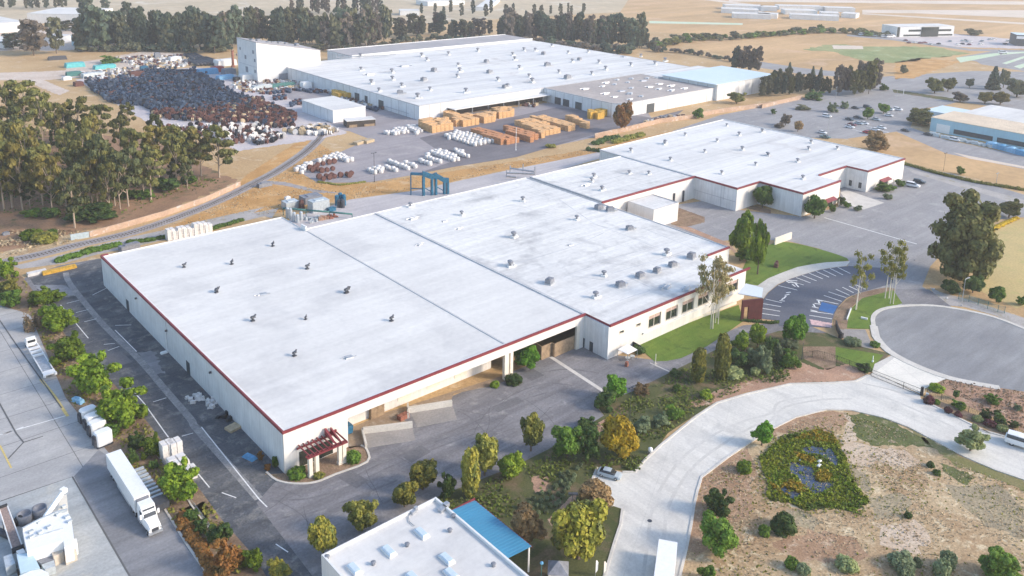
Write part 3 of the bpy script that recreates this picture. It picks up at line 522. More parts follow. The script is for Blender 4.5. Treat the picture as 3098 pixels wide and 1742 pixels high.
for s in ('t7 430 410 840 310', 't7 210 420 520 560 850 790 1400 1000 1560 1050', 't7 1310 830 1850 1040 1580 1130', 't7 560 1310 940 1160 1560 980', 't7 0 1210 640 1020 950 880', 't6 1690 655 2574 440', 't7 640 1300 1000 1345', 't7 1200 1320 1400 1410 1560 1380', 't7 1050 1270 1750 1060', 't7 180 470 460 560', 't7 0 620 230 580', 't6 2380 640 2500 610 2700 640', 't7 850 800 1150 870', 'u3 200 30 420 110', 'u3 1100 150 1500 20', 't7 1000 1400 1700 1190'):
    b = MB(); b.ribbon(PTS(s, 8.48), .22, 8.47, 8.476); b.build('roof_joint', M['thin'], W)
place(W, V_turb, 't5 1790 1205 2110 1442 u1 2105 60 2460 335 u2 905 65 1345 335 400 675 t6 190 1000 525 1220 915 1448', 8.42, .74); place(W, V_turb, 't5 2255 1175 u2 510 320', 8.42, .6)
place(W, V_flat, 'u1 2520 80 u2 100 75 930 690 t6 1615 985 1860 760 2000 830 t7 620 990', 8.42); place(W, V_mush, 't7 160 565 70 915 35 1185 685 745 1560 1085 950 1290 t6 1530 620 2030 700 2540 915 2505 1200 u3 870 110', 8.46, .85)
place(W, V_unit, 't7 1200 840 420 1360 1110 1390 1300 1300 1465 1250 1620 1195 1800 1115 900 640 1010 660', 8.46); place(W, V_flat, 't6 1550 735 t7 1550 1400 1750 1420', 8.46, 1.6)
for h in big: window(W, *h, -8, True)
for h in small: window(W, *h, -8)
window(W, 139.4, 141.0, 4.6, 5.8, 5)
b = MB(); b.box(91, 134, -8.35, -8, 2.7, 3.1); b.build('sill_band', M['coping'], W)
for y in (.1, -2.7): b = MB(); b.box(78.5, 78.7, y-.55, y+.55, 0.02, 2.45); b.build('door', M['darkdoor'], W)
for (u, v) in ((1335, 125), (1630, 440), (2060, 845)): y, z = PA('u1', u, v, 0); b = MB(); b.obox((-.35, y, z-.2), .5, .5, .35, 0, 0, .7); b.tube((-.1, y, z+.2), (-.3, y, z+.1), .05); b.build('wall_lamp', M['dmetal'], W)
for (u, v) in ((1252, 285), (1840, 900)): y, z = PA('u1', u, v, 0); b = MB(); b.box(-.06, .0, y-1.0, y+1.0, 0.03, 3.0); b.build('door', M['darkdoor'], W)
y, z = PA('u1', 1637, 680, 0); b = MB(); b.tube((-.12, y, .3), (-.12, y, 8.2), .11, n=6); b.obox((-.9, y, .06), 1.6, 1.0, .35, 0, 0, .8); b.build('downpipe', M['white'], W)
b = MB(); b.box(133.9, 139.6, -4.4, 4.5, 4.9, 5.2); b.tube((139.2, -4, 0), (139.2, -4, 4.9), .15, n=6); b.build('canopy', M['rooftan'], W)
# loading dock fittings
for (x0, x1) in ((29, 32.4), (36.5, 40), (44, 47.5)): b = MB(); b.box(x0, x1, 6.12, 6.2, 1.1, 4.2); b.build('dock_door', M['cream'], W)
for s, h in (('u2 1505 1245 1935 1175', 1.3), ('v2 1070 62 1550 2', 1.3)):
    p = PTS(s); b = MB(); b.ribbon(p, .6, 0, h); q = PTS('u2 1505 1185 1510 1300' if s[0] == 'u' else 'v2 1062 50 1100 205'); b.ribbon(q, .4, 0, h*.8); o = b.build('ramp_wall', M['kerb']); tag(o, 'low concrete wall along the loading ramp nearer the brick red panel' if s[0] == 'u' else 'low concrete wall along the loading ramp nearest the trellised corner', 'ramp wall', 'loading ramp walls')
def crate(name, lab, cat, t, u, v, sx, sy, sz, rz, mat, grp=None):
    x, y = G(t, u, v); b = MB(); n = max(2, int(sz/.35)); 
    for i in range(n): b.obox((x, y, .06+i*sz/n), sx*(1-.02*(i % 2)), sy*(1-.02*(i % 2)), sz/n-.03, rz)
    for k in (-1, 0, 1): b.obox((x+k*sx*.42*math.cos(rz), y+k*sx*.42*math.sin(rz), .06), .12, sy+.06, sz, rz)
    return tag(b.build(name, M[mat], None, False, (x, y, 0)), lab, cat, grp)
M['binblue'] = plain('bin_blue', (.02, .12, .22), .5, var=.3); M['rust'] = plain('rust', (.30, .12, .08), .85, var=.35)
x, y = G('u2', 962, 1395); x, y = 15.4, 4.2
t = thing('waste_bin', 'dark blue wheeled bin standing at the corner of the loading dock', 'bin', (x, y, 0)); b = MB(); b.obox((x, y, .25), 2.0, 1.6, 1.5, 0, 0, 1.12); b.build('body', M['binblue'], t); b = MB(); b.obox((x, y, 1.75), 2.3, 1.85, .18, 0, 0, .95); b.build('lid', M['binblue'], t)
for dx in (-.7, .7): b = MB(); b.tube((x+dx, y-.7, .15), (x+dx, y-.5, .15), .15, n=8); b.build('wheel', M['dmetal'], t)
crate('timber_crate', 'tall brown timber crate against the dock wall', 'crate', 'u2', 1200, 1275, 3.2, 1.2, 3.2, 0, 'wood'); crate('brick_pallet', 'brick red stack beside the loading ramp wall', 'pallet', 'u2', 1462, 1300, 2.4, 1.2, 1.0, .1, 'rust')
t = thing('timber_fence', 'weathered board enclosure inside the shaded loading bay', 'fence', (70, 1, 0))
for (x0, x1, y0, y1) in ((66.2, 69.6, 1.6, 1.75), (69.6, 77.0, .7, .85), (66.2, 66.35, 1.75, 6), (69.45, 69.6, .85, 1.6)):
    b = MB(); L = max(x1-x0, y1-y0); n = int(L/.35)
    for i in range(n):
        k0, k1 = i/n, (i+.93)/n; hh = 3.5+.12*((i*7) % 5)/5
        if x1-x0 > y1-y0: b.box(x0+(x1-x0)*k0, x0+(x1-x0)*k1, y0, y1, 0.03, hh)
        else: b.box(x0, x1, y0+(y1-y0)*k0, y0+(y1-y0)*k1, 0.03, hh)
    b.build('board_panel', M['wood'], t)
# trellis at the corner
t = thing('pergola', 'maroon timber pergola on cream posts at the warehouse corner entrance', 'pergola', (6.5, -2, 0))
for (x, y) in ((3.3, -3.7), (9.4, -3.7), (4.6, -3.7), (10.3, -3.7)):
    b = MB(); b.box(x-.35, x+.35, y-.35, y+.35, 0, 4.0); b.box(x-.45, x+.45, y-.45, y+.45, 0, .5); b.build('post', M['cream'], t)
for y, z, x0, x1 in ((-4.0, 4.05, 2.6, 11.0), (-3.4, 4.05, 2.6, 11.0), (-.35, 4.25, 2.4, 10.4)): b = MB(); b.box(x0, x1, y-.12, y+.12, z, z+.30); b.build('beam', M['maroon'], t)
for i in range(9): x = 2.9+i*.95; b = MB(); b.box(x-.09, x+.09, -4.7, -.05, 4.68, 4.95); b.build('rafter', M['maroon'], t)
b = MB(); b.extr([(-3.9, 4.95), (-.3, 4.95), (-.3, 6.3)], 8.2, 8.6); b.extr([(-3.9, 4.95), (-.3, 4.95), (-.3, 6.0)], 9.4, 9.7); b.box(8.2, 10.6, -.7, -.4, 4.95, 5.3); b.build('gable_frame', M['maroon'], t)
b = MB(); b.box(3.0, 10.0, -.08, -.0, .2, 3.3); b.build('entrance_glass', M['glass'], W)
# maroon portal and glazed canopy by the curved car park
p0, p1 = G('u3', 2290, 350), G('u3', 2480, 330); hh = height_at('u3', 2480, 330, 130); d = Vector((p1[0]-p0[0], p1[1]-p0[1], 0)); L = d.length; d.normalize(); rz = math.atan2(d.y, d.x)
t = thing('entrance_portal', 'dark maroon entrance portal wall beside the curved car park', 'portal', (*p0, 0), rz)
mp = lambda u, w=0: (u, w)
b = MB(); b.box(1.6, L, -.25, .25, 0, hh); b.build('wall_panel', M['portal'], t, org=(0, 0, 0)); b = MB(); b.box(-.3, .35, -.25, .25, 0, hh); b.build('post', M['portal'], t, org=(0, 0, 0)); b = MB(); b.box(.35, 1.6, -.25, .25, hh*.68, hh); b.build('lintel', M['portal'], t, org=(0, 0, 0))
b = MB(); b.flat([(0, 0)], 0) if 0 else b.prism(PTS('u3 2250 88 2330 -10 2500 35 2485 128', hh), hh+.01, hh+.2); cn = b.build('canopy_roof', plain('pale_canopy', (.66, .72, .76), .4, var=.05), None); cn.parent = t; cn.matrix_parent_inverse = (Matrix.Translation((*p0, 0)) @ Matrix.Rotation(rz, 4, 'Z')).inverted()
q = PTS('u3 1500 470 2225 185'); b = MB(); b.ribbon(PTS('u3 1700 395 2235 185'), .35, .0, .75); b.ribbon(PTS('u3 2120 205 2240 150'), .5, 0, 3.6); tag(b.build('garden_wall', M['cream']), 'low cream garden wall between the office windows and the front lawn', 'wall')
b = MB(); b.ribbon(PTS('t8 145 1000 305 940'), .4, 0, 2.4); tag(b.build('screen_wall', M['cream']), 'short cream screen wall beside the twin tall trees', 'wall')

# --- rear right warehouse
W2 = thing('warehouse', 'white stepped warehouse with maroon roof edge behind and right of the nearest warehouse', 'warehouse', (145, 57, 0))
A4 = [(145.2, 57), (196, 57), (196, 94), (145.2, 94)]; A5 = [(196, 38), (210, 38), (210, 20), (236, 20), (236, 29), (257, 29), (257, 20), (288, 20), (288, 110), (196, 106)]
shell(W2, A4, 0, 8.3); shell(W2, A5, 0, 8.3)
slab(W2, [(145.3, 57.3), (195.8, 57.3), (195.8, 93.8), (145.3, 93.8)], 8.1, 8.45, 'roof', M['roof3']); slab(W2, [(196.2, 38.2), (210.2, 38.2), (210.2, 20.2), (235.8, 20.2), (235.8, 29.2), (257.2, 29.2), (257.2, 20.2), (287.8, 20.2), (287.8, 109.8), (196.2, 105.8)], 8.1, 8.48, 'roof', M['roofb'])
trim(W2, [(145.2, 57), (196, 57), (196, 38), (210, 38), (210, 20), (236, 20)], 8.2, 8.9, .5); trim(W2, [(236, 29), (257, 29), (257, 20), (288, 20)], 8.2, 8.9, .5)
trim(W2, [(196, 57.3), (196, 106)], 8.45, 8.8, .9, 'roof_seam', 'seam'); trim(W2, [(288, 20.4), (288, 110), (196.4, 106)], 8.45, 8.75, .4, 'coping', 'coping'); trim(W2, [(145.6, 57.5), (145.6, 93.8)], 8.45, 9.0, .6, 'roof_seam', 'seam'); trim(W2, [(146, 93.9), (195.6, 93.9)], 8.45, 8.7, .35, 'coping', 'coping')
place(W2, V_mush, 't7 850 335 830 375 1195 300 1385 305 930 460', 8.45, .85); place(W2, V_flat, 't7 770 410', 8.45, 1.6)
place(W2, V_mush, 't7 1210 85 1540 15 1595 170 1930 90 2295 70 2540 120 2425 215 2095 300 t8 85 125 475 65 370 185 420 350 755 60 t3 2145 1220 2265 1310 2490 1280 1740 1310 1545 1390 2050 1370 t4 500 1385', 8.48, .78)
for s, z in (([(152, 60), (194, 60)], 8.45), ([(152, 75), (176, 75)], 8.45), (PTS('t7 1280 120 1560 170 1850 270', 8.5), 8.48)): b = MB(); b.ribbon(s, .25, z, z+.008); b.build('roof_joint', M['thin'], W2)
for (x0, x1, y) in ((266.5, 276, 20), (223, 233, 20)):
    b = MB(); b.extr([(y-1.9, 2.6), (y-1.8, 2.5), (y, 3.0), (y, 3.3)], x0+1, x1-1); b.build('awning', M['maroon'], W2)
    for x in (x0+.4, (x0+x1)/2, x1-.4): b = MB(); b.tube((x, y-2, 0), (x, y-2, 2.65), .14, n=6); b.build('awning_post', M['cream'], W2)
    b = MB(); b.box(x0+1, x1-1, y-.05, y, .1, 2.5); b.build('entrance_glass', M['glass'], W2)
for y in (26.6, 22.6): b = MB(); b.box(256.93, 257, y-.6, y+.6, 1.1, 3.4); b.build('door', M['darkdoor'], W2)
for x in (184, 189.5): b = MB(); b.tube((x, 56.7, .2), (x, 56.7, 4.4), .35, n=8); b.build('downpipe', M['dmetal'], W2)
b = MB(); b.box(195.9, 195.97, 38.2, 56.8, 3.4, 3.6); b.box(195.9, 195.97, 44.6, 44.8, 0, 8.2); b.box(195.9, 195.97, 43.4, 43.6, 3, 8.2); b.build('wall_band', M['seam'], W2)
# plant room box between the two warehouses
hb = height_at('t7', 1665, 775, 595); x0, y0 = G('t7', 1165, 580, hb); x1, y1 = G('t7', 1690, 590, hb); xc, yc = G('t7', 1440, 650, hb)
X0, X1, Y0, Y1 = (x0+xc)/2, x1, (yc+y1)/2, y0; t = thing('plant_room', 'plain cream flat roofed block between the two front warehouses', 'building', (X0, Y0, 0))
shell(t, rect(X0, X1, Y0, Y1), 0, hb, 'wall', [M['wplain'], M['wplain']]); slab(t, rect(X0+.2, X1-.2, Y0+.2, Y1-.2), hb-.3, hb-.15, 'roof', M['roof3']); trim(t, rect(X0+.1, X1-.1, Y0+.1, Y1-.1), hb-.1, hb+.1, .3, 'coping', 'seam', True)

# --- big factory at the back
W3 = thing('factory', 'huge white flat roofed factory with panelled walls at the back of the yard', 'factory', (188, 226, 0)); PM = [M['wpx'], M['wpy']]
shell(W3, rect(188, 411, 226, 376), 0, 7.5, 'wall', PM); slab(W3, rect(188.2, 410.8, 226.2, 375.8), 7.3, 7.7, 'roof', M['roofb'])
trim(W3, [(188, 375), (188, 226), (275, 226)], 7.45, 7.85, .4, 'eaves_trim', 'seam'); trim(W3, [(276, 226), (411, 226), (411, 376)], 7.6, 7.8, .4, 'eaves_trim', 'seam')
shell(W3, rect(242, 410, 384, 418), 0, 8.6, 'wall', PM); slab(W3, rect(242.2, 409.8, 384.2, 417.8), 8.4, 8.9, 'roof', M['roofgrey']); slab(W3, rect(196, 410.5, 376.2, 384), 6.5, 7.72, 'roof', M['roofb'])
trim(W3, [(242, 384), (410, 384)], 8.8, 9.5, .8, 'eaves_trim', 'coping'); trim(W3, [(242, 418), (410, 418)], 8.8, 9.3, .8, 'eaves_trim', 'coping')
shell(W3, [(275.5, 225.8), (275.5, 172), (279, 168), (360, 168), (360, 225.8)], 0, 7.5, 'wall', PM); slab(W3, [(275.8, 225.6), (275.8, 172.2), (279.2, 168.3), (359.8, 168.3), (359.8, 225.6)], 7.3, 7.62, 'roof', M['rooftan']); trim(W3, [(275.6, 225.6), (275.6, 172), (279, 168.1), (360, 168.1)], 7.45, 7.8, .4, 'eaves_trim', 'seam')
shell(W3, rect(360, 421, 166, 207), 0, 9.6, 'wall', PM); slab(W3, rect(358.5, 421.2, 165.8, 207.2), 9.6, 10.0, 'roof', M['roofblue']); trim(W3, [(360, 166), (421, 166)], 9.4, 9.7, .5, 'eaves_trim', 'seam'); shell(W3, rect(361, 420, 207, 225), 0, 7.4, 'wall', PM); slab(W3, rect(361, 420, 207.3, 225.5), 7.2, 7.6, 'roof', M['roofb'])
place(W3, V_unit, 't2 1430 905 2450 850 1760 690 1660 780 2270 600 2300 705 t3 595 760 400 635 710 580 360 525', 7.7, 1.5)
place(W3, V_mush, 't2 1045 550 1640 545 1900 530 2185 497 1050 680 1350 705 1355 775 1995 637 1985 747 1445 840 1225 885 1720 875 2070 895 1600 950 2010 695 2380 780 1150 810 1690 585 t3 60 535 80 580 600 515 795 505 280 493 125 665 510 705 965 675 830 720 220 745 250 797 10 848 1310 548 1545 594 1445 623 1210 635 440 448 170 490 640 600 900 610', 7.7, 1.25)
place(W3, V_flat, 't3 760 862 965 802 1075 772 1215 762 1330 782 1475 752 930 837 1050 817 1180 797 1390 842 1490 812 1120 882 1215 852 1480 862 1600 877 1730 857 960 907 1200 907 1050 937 1310 932 1200 962 1600 832 1370 757', 7.62, 2.2, 'skylight'); place(W3, V_flat, 't3 1160 550 t2 1470 640 1130 720', 7.7, 3)
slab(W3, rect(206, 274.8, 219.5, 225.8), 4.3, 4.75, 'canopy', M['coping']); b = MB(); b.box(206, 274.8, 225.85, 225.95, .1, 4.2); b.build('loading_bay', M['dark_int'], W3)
for i in range(7): x = 207+i*11; b = MB(); b.tube((x, 219.8, 0), (x, 219.8, 4.3), .2, n=6); b.build('canopy_post', M['metal'], W3)
for (u, v, t_, w_) in ((1012, 960, 't2', 5), (1245, 1035, 't2', 5), (1100, 960, 't2', 3)): y, z = PA(t_, u, v, 188); b = MB(); b.box(187.9, 188, y-w_/2, y+w_/2, 0, 4.6); b.build('loading_door', M['darkdoor'], W3)
for (u, v) in ((500, 1010), (580, 1030), (700, 1070)): y, z = PA('t3', u, v, 275.5); b = MB(); b.box(275.4, 275.5, y-2.5, y+2.5, 0, 4); b.build('loading_door', M['darkdoor'], W3)
x, z = PB('t3', 1402, 1060, 168); b = MB(); b.box(x-3.2, x+3.2, 167.9, 168, 0, 5); b.build('loading_door', M['darkdoor'], W3)
b = MB(); b.path([(187.4, 235, 2.2), (187.4, 258, 2.2), (187.4, 258, .2)], .15, 6); b.path([(230, 384, 9), (245, 376, 9.5), (270, 372, 9.3)], .4, 6); b.build('pipe_run', M['metal'], W3)
# tower
T = thing('tower', 'tall white windowed tower block with sloping roof at the far left of the factory', 'tower', (168, 373, 0)); b = MB()
b.add([(168, 373, 0), (212, 373, 0), (212, 373, 16.6), (168, 373, 25), (168, 401.5, 0), (212, 401.5, 0), (212, 401.5, 16.6), (168, 401.5, 25)], [(0, 1, 2, 3), (4, 7, 6, 5), (0, 3, 7, 4), (1, 5, 6, 2)], 0); b.build('wall', M['wplain'], T)
b = MB(); b.add([(167.7, 372.7, 25.0), (212.3, 372.7, 16.6), (212.3, 401.8, 16.6), (167.7, 401.8, 25.0), (167.7, 372.7, 25.3), (212.3, 372.7, 16.9), (212.3, 401.8, 16.9), (167.7, 401.8, 25.3)], [(4, 5, 6, 7), (0, 1, 5, 4), (1, 2, 6, 5), (2, 3, 7, 6), (3, 0, 4, 7)]); b.build('roof', M['roofgrey'], T)
for i in range(7): b = MB(); x = 172+i*5; z = 25.1-(x-168)*.19; b.obox((x, 389+rnd.uniform(-4, 4), z), rnd.uniform(2, 4), rnd.uniform(2, 5), rnd.uniform(.8, 2), .1); b.build('roof_unit', M['ventgrey'], T)
TL['k4'] = (680, 90, 8.045)
for (u, v, s_) in ((375, 450, .9), (690, 540, 1.1), (290, 605, .7), (505, 660, 1.2), (730, 745, 1), (540, 960, 1.8), (740, 1010, 1)): y, z = PA('k4', u, v, 168); b = MB(); b.box(167.9, 168.02, y-s_, y+s_, z-s_, z+s_); b.build('window', M['ventgrey'], T)
b = MB(); y0, z0 = PA('k4', 250, 740, 168); b.box(167.85, 168, 374, 400, z0-.5, z0-.2); b.build('ledge', M['seam'], T)
x, y = G('k4', 205, 905); b = MB(); hh = height_at('k4', 205, 905, 505); b.tube((x, y, 0), (x, y, hh), .9, .8, 10); b.lathe((x, y, 0), [(1.5, 0), (1.5, .6), (.9, 1.4)], 10); b.lathe((x, y, hh-.4), [(.8, 0), (1.15, .1), (1.15, .45), (.8, .5)], 10); tag(b.build('steel_stack', M['rust'], None, True, (x, y, 0)), 'rusty orange stack standing against the left edge of the tower', 'chimney')

def box_px(name, label, cat, t, u0, v0, u1, v1, h, depth, wall='wplain', roof='roof1', group=None, over=.2):
    a, c = Vector((*G(t, u0, v0), 0)), Vector((*G(t, u1, v1), 0)); d = (c-a); L = d.length; d.normalize(); n = Vector((-d.y, d.x, 0))
    if n.dot(Vector((FWD.x, FWD.y, 0))) < 0: n = -n
    rz = math.atan2(d.y, d.x); sg = 1 if n.dot(Vector((-math.sin(rz), math.cos(rz), 0))) > 0 else -1
    t_ = thing(name, label, cat, a, rz, group); y0, y1 = sorted((0, sg*depth)); P = rect(0, L, y0, y1)
    b = MB(); q = P
    for i in range(4): b.add([(*q[i], 0), (*q[(i+1) % 4], 0), (*q[(i+1) % 4], h), (*q[i], h)], [(0, 1, 2, 3)])
    b.build('wall', M[wall], t_, org=(0, 0, 0)); b = MB(); b.prism(rect(-over, L+over, y0-over, y1+over), h, h+.25); b.build('roof', M[roof], t_, org=(0, 0, 0)); return t_, L, sg
def face(t_, name, x0, x1, z0, z1, mat='glass', y=-.08): b = MB(); b.box(x0, x1, min(y, 0), max(y, 0)+.01, z0, z1); return b.build(name, M[mat], t_, org=(0, 0, 0))
# white shed in the yard and its neighbours
bl, cn_, rt = G('t2', 492, 1085), G('t2', 780, 1197), G('t2', 1050, 1135); hh = height_at('t2', 780, 1197, 1080)
t = thing('shed', 'plain white box shed standing alone in the yard beside the reels', 'shed', (*cn_, 0)); shell(t, rect(cn_[0], rt[0], cn_[1], bl[1]), 0, hh, 'wall', [M['white'], M['wblue'] if 0 else M['wpy']]); slab(t, rect(cn_[0]-.2, rt[0]+.2, cn_[1]-.2, bl[1]+.2), hh, hh+.3, 'roof', M['roof1'])
t, L, s_ = box_px('open_store', 'low open fronted store with white roof in front of the white box shed', 'shed', 't2', 915, 1245, 1190, 1222, 3.2, 7, 'dark_int', 'roof1'); b = MB(); b.box(1, 5, -.3, 0, .1, 1.4); b.box(L*.6, L-.5, -.3, 0, .1, 1.2); b.build('stored_timber', M['wood'], t, org=(0, 0, 0))
t, L, s_ = box_px('warehouse', 'long pale blue building with cream roof at the right edge', 'warehouse', 'r2', 1385, 480, 2700, 735, 7.0, 26, 'wblue', 'wtan'); M['rooftanl'] = ground('cream_roof', (.68, .56, .42), (.60, .49, .37), .1)
for o in t.children:
    if o.name.startswith('roof'): o.data.materials[0] = M['rooftanl']
face(t, 'window_band', 12, L*.62, .9, 3.2, 'darkdoor'); face(t, 'window_band', L*.66, L-1, .9, 3.2, 'darkdoor'); face(t, 'door', 3.2, 10, .2, 4.5, 'white')
b = MB(); y0, y1 = sorted((s_*26.3, s_*62)); b.box(4, L, y0, y1, 0, 7.2); b.build('rear_wing', M['roof1'], t, org=(0, 0, 0)); b = MB(); y0, y1 = sorted((s_*26.3, s_*48)); b.box(-16, 3.8, y0, y1, 0, 5); b.build('side_wing', M['roofblue'], t, org=(0, 0, 0))
t, L, s_ = box_px('office_building', 'two storey white office with dark glass centre beyond the green field', 'office', 't4', 1330, 362, 1885, 352, 10, 22, 'wplain', 'roof1')
face(t, 'glass_centre', L*.42, L*.72, .2, 9.5, 'glass', -.5); face(t, 'window_band', L*.2, L*.415, 5.2, 7.2); face(t, 'window_band', L*.725, L*.95, 5.2, 7.2); face(t, 'window_band', L*.12, L*.415, .8, 2.4); face(t, 'window_band', L*.725, L*.98, .8, 2.4); face(t, 'corner_glass', .2, L*.05, .2, 9.8)
t, L, s_ = box_px('office_building', 'dark glazed block with pale blue roof edge at the far right edge', 'office', 't4', 2490, 445, 2800, 460, 10, 20, 'darkdoor', 'roofblue'); face(t, 'wall_band', 0, L, 6.5, 9, 'white')
far = [('t4', 190, 95, 620, 105, 5), ('t4', 640, 112, 930, 122, 5), ('t4', 250, 140, 560, 148, 5), ('t4', 600, 165, 775, 172, 5), ('t4', 790, 170, 935, 180, 5), ('t4', 300, 185, 770, 205, 5), ('t3', 2130, 90, 2500, 100, 5), ('t3', 2090, 125, 2450, 140, 5), ('t3', 2200, 175, 2574, 190, 5), ('t4', 10, 105, 170, 112, 5), ('t4', -20, 175, 170, 185, 5)]
for i, (t_, u0, v0, u1, v1, h) in enumerate(far): box_px('hangar', 'low white shed in the cluster of sheds on the dry airfield', 'shed', t_, u0, v0, u1, v1, h, 22, 'wplain', 'roof1', 'white sheds on the airfield')
for (lab, u0, v0, u1, v1, h, dp, w_) in (('long white warehouse at the far left edge behind the brown tree', -150, 330, 250, 300, 8, 70, 'wplain'), ('broad white roofed warehouse behind the tall far left tree', 270, 225, 840, 235, 9, 60, 'wplain'), ('white roofed warehouse showing through a gap in the far left tree belt', 1030, 300, 1270, 290, 9, 60, 'wplain'), ('blue grey walled shed with pale roof behind the far left trees', 700, 445, 835, 450, 8, 22, 'wblue'), ('white low shed at the far left edge lower down', -150, 470, 110, 470, 5, 30, 'wplain'), ('white shed among the far left tree belt trunks', 330, 420, 560, 430, 5, 20, 'wplain')):
    box_px('warehouse', lab, 'warehouse', 't1', u0, v0, u1, v1, h, dp, w_, 'roof1')
for (lab, u0, v0, u1, v1, h, dp) in (('pale flat shed beyond the middle trees, leftmost of the far pale sheds', 1430, 150, 1620, 150, 5, 20), ('long pale shed beyond the middle trees in the far distance', 1700, 60, 2060, 45, 5, 30), ('white angled shed far beyond the factory roof', 2290, 105, 2400, 15, 4, 15)):
    box_px('shed', lab, 'shed', 't2', u0, v0, u1, v1, h, dp)
# --- nearest small building and its blue canopy
t = thing('building', 'small white building with rooftop skylights at the bottom edge', 'building', (-8.5, -29.5, 0)); hb = 6.0
shell(t, rect(-8.5, 13, -64, -29.5), 0, hb, 'wall', [M['wplain'], M['wplain']]); slab(t, rect(-8.2, 12.7, -63.8, -29.8), hb-.8, hb-.45, 'roof', M['roof1']); trim(t, rect(-8.3, 12.8, -63.8, -29.7), hb-.5, hb+.05, .4, 'parapet', 'coping', True)
bs = wloc(t)
for (tt, u, v) in (('v2', 1640, 1035), ('v2', 1320, 1210), ('v2', 985, 1385), ('v2', 1885, 1285), ('v2', 1560, 1470), ('v2', 1930, 1435)): x, y = G(tt, u, v, hb-.3); o = inst('skylight', V_sky, t, None, (x-bs.x, y-bs.y, hb-.45))
for (tt, u, v) in (('v2', 1915, 1010), ('v2', 1500, 1150), ('v2', 1170, 1330), ('v2', 720, 1270), ('v2', 1950, 870), ('v2', 2340, 1345)): x, y = G(tt, u, v, hb-.3); b = MB(); b.lathe((x, y, hb-.45), [(.3, 0), (.3, .35), (.42, .4), (.42, .5), (.2, .6)], 8); b.build('roof_vent', M['ventgrey'], t)
for (tt, u, v, w_) in (('v2', 1840, 800, 1.5), ('v2', 1560, 830, 1.0)): x, y = G(tt, u, v, hb-.3); b = MB(); b.obox((x, y, hb-.45), w_, w_*.6, .5, .2); b.obox((x+w_*.7, y+.3, hb-.45), w_*.6, w_*.5, .7, .1); b.build('air_unit', M['metal'], t)
b = MB(); b.path([*(Vector((*G('v2', u, v, hb-.3), hb-.3)) for u, v in ((1600, 800), (1510, 870), (1520, 920), (1570, 960)))], .07, 5); b.build('pipe', M['metal'], t)
t = thing('canopy', 'bright blue corrugated metal canopy on white posts beside the nearest small building', 'canopy', (13, -40, 0)); b = MB()
n = 44; y0, y1 = -33.2, -47.6
for i in range(n):
    ya, yb = y0+(y1-y0)*i/n, y0+(y1-y0)*(i+1)/n; k = .05 if i % 2 else 0
    b.add([(13.3, ya, 5.35+k), (18.4, ya, 4.9+k), (18.4, yb, 4.9+k), (13.3, yb, 5.35+k)], [(0, 1, 2, 3)]); b.add([(13.3, yb, 5.35), (18.4, yb, 4.9), (18.4, yb, 4.95), (13.3, yb, 5.40)], [(0, 1, 2, 3)])
b.build('roof_sheet', plain('blue_sheet', (.06, .255, .41), .35, .1, .06, .3), t); b = MB(); b.box(13.2, 18.5, -33.2, -33.05, 4.75, 5.3); b.box(18.4, 18.5, -47.6, -33.2, 4.7, 4.92); b.build('edge_beam', M['maroon'], t)
for y in (-34, -40.5, -47.2): b = MB(); b.box(18.1, 18.3, y-.1, y+.1, 0, 4.85); b.build('post', M['white'], t)
x, y = G('v3', 500, 1500); t = thing('booth', 'small grey gabled booth roof showing at the bottom edge', 'booth', (x, y, 0)); b = MB(); b.obox((x, y, 0), 2.4, 2.4, 2.4, .5); b.build('wall', M['wplain'], t); b = MB(); b.lathe((x, y, 2.4), [(2.3, 0), (.1, 1.3)], 4); b.build('roof', M['ventgrey'], t)
# ---------------------------------------------------------------- vegetation
L = {}
def lm(k, *a, **kw): L[k] = leafmat('leaf_'+k, *a, **kw)
lm('bright', (0.117, 0.194, 0.014), (0.194, 0.264, 0.021), (0.058, 0.112, 0.014)); lm('lime', (0.208, 0.307, 0.023), (0.273, 0.345, 0.030), (0.117, 0.205, 0.023)); lm('green', (0.079, 0.158, 0.023), (0.151, 0.245, 0.029), (0.053, 0.103, 0.020))
lm('ball', (0.081, 0.211, 0.016), (0.146, 0.309, 0.023), (0.057, 0.139, 0.013)); lm('olive', (0.226, 0.229, 0.051), (0.333, 0.312, 0.055), (0.129, 0.157, 0.040)); lm('oliveyel', (0.240, 0.236, 0.043), (0.315, 0.268, 0.040), (0.128, 0.158, 0.043))
lm('dark', (0.049, 0.099, 0.024), (0.099, 0.155, 0.035), (0.032, 0.066, 0.019)); lm('gold', (0.568, 0.383, 0.029), (0.600, 0.420, 0.023), (0.302, 0.248, 0.033), scale=7); lm('yelgreen', (0.289, 0.302, 0.040), (0.410, 0.362, 0.047), (0.152, 0.181, 0.062))
lm('brown', (0.266, 0.175, 0.088), (0.350, 0.231, 0.101), (0.182, 0.140, 0.068)); lm('rust', (0.234, 0.098, 0.030), (0.286, 0.143, 0.036), (0.130, 0.091, 0.030)); lm('tan', (.42, .31, .21), (.36, .25, .16), (.2, .17, .07)); lm('grey', (0.161, 0.210, 0.111), (0.224, 0.266, 0.143), (0.098, 0.140, 0.065))
lm('sage', (0.324, 0.380, 0.166), (0.406, 0.438, 0.179), (0.194, 0.259, 0.097)); lm('purple', (0.111, 0.033, 0.046), (0.156, 0.052, 0.065), (0.065, 0.039, 0.026)); lm('euc', (0.139, 0.146, 0.045), (0.204, 0.191, 0.053), (0.082, 0.100, 0.035)); lm('eucdark', (0.072, 0.090, 0.039), (0.120, 0.128, 0.046), (0.056, 0.072, 0.034))
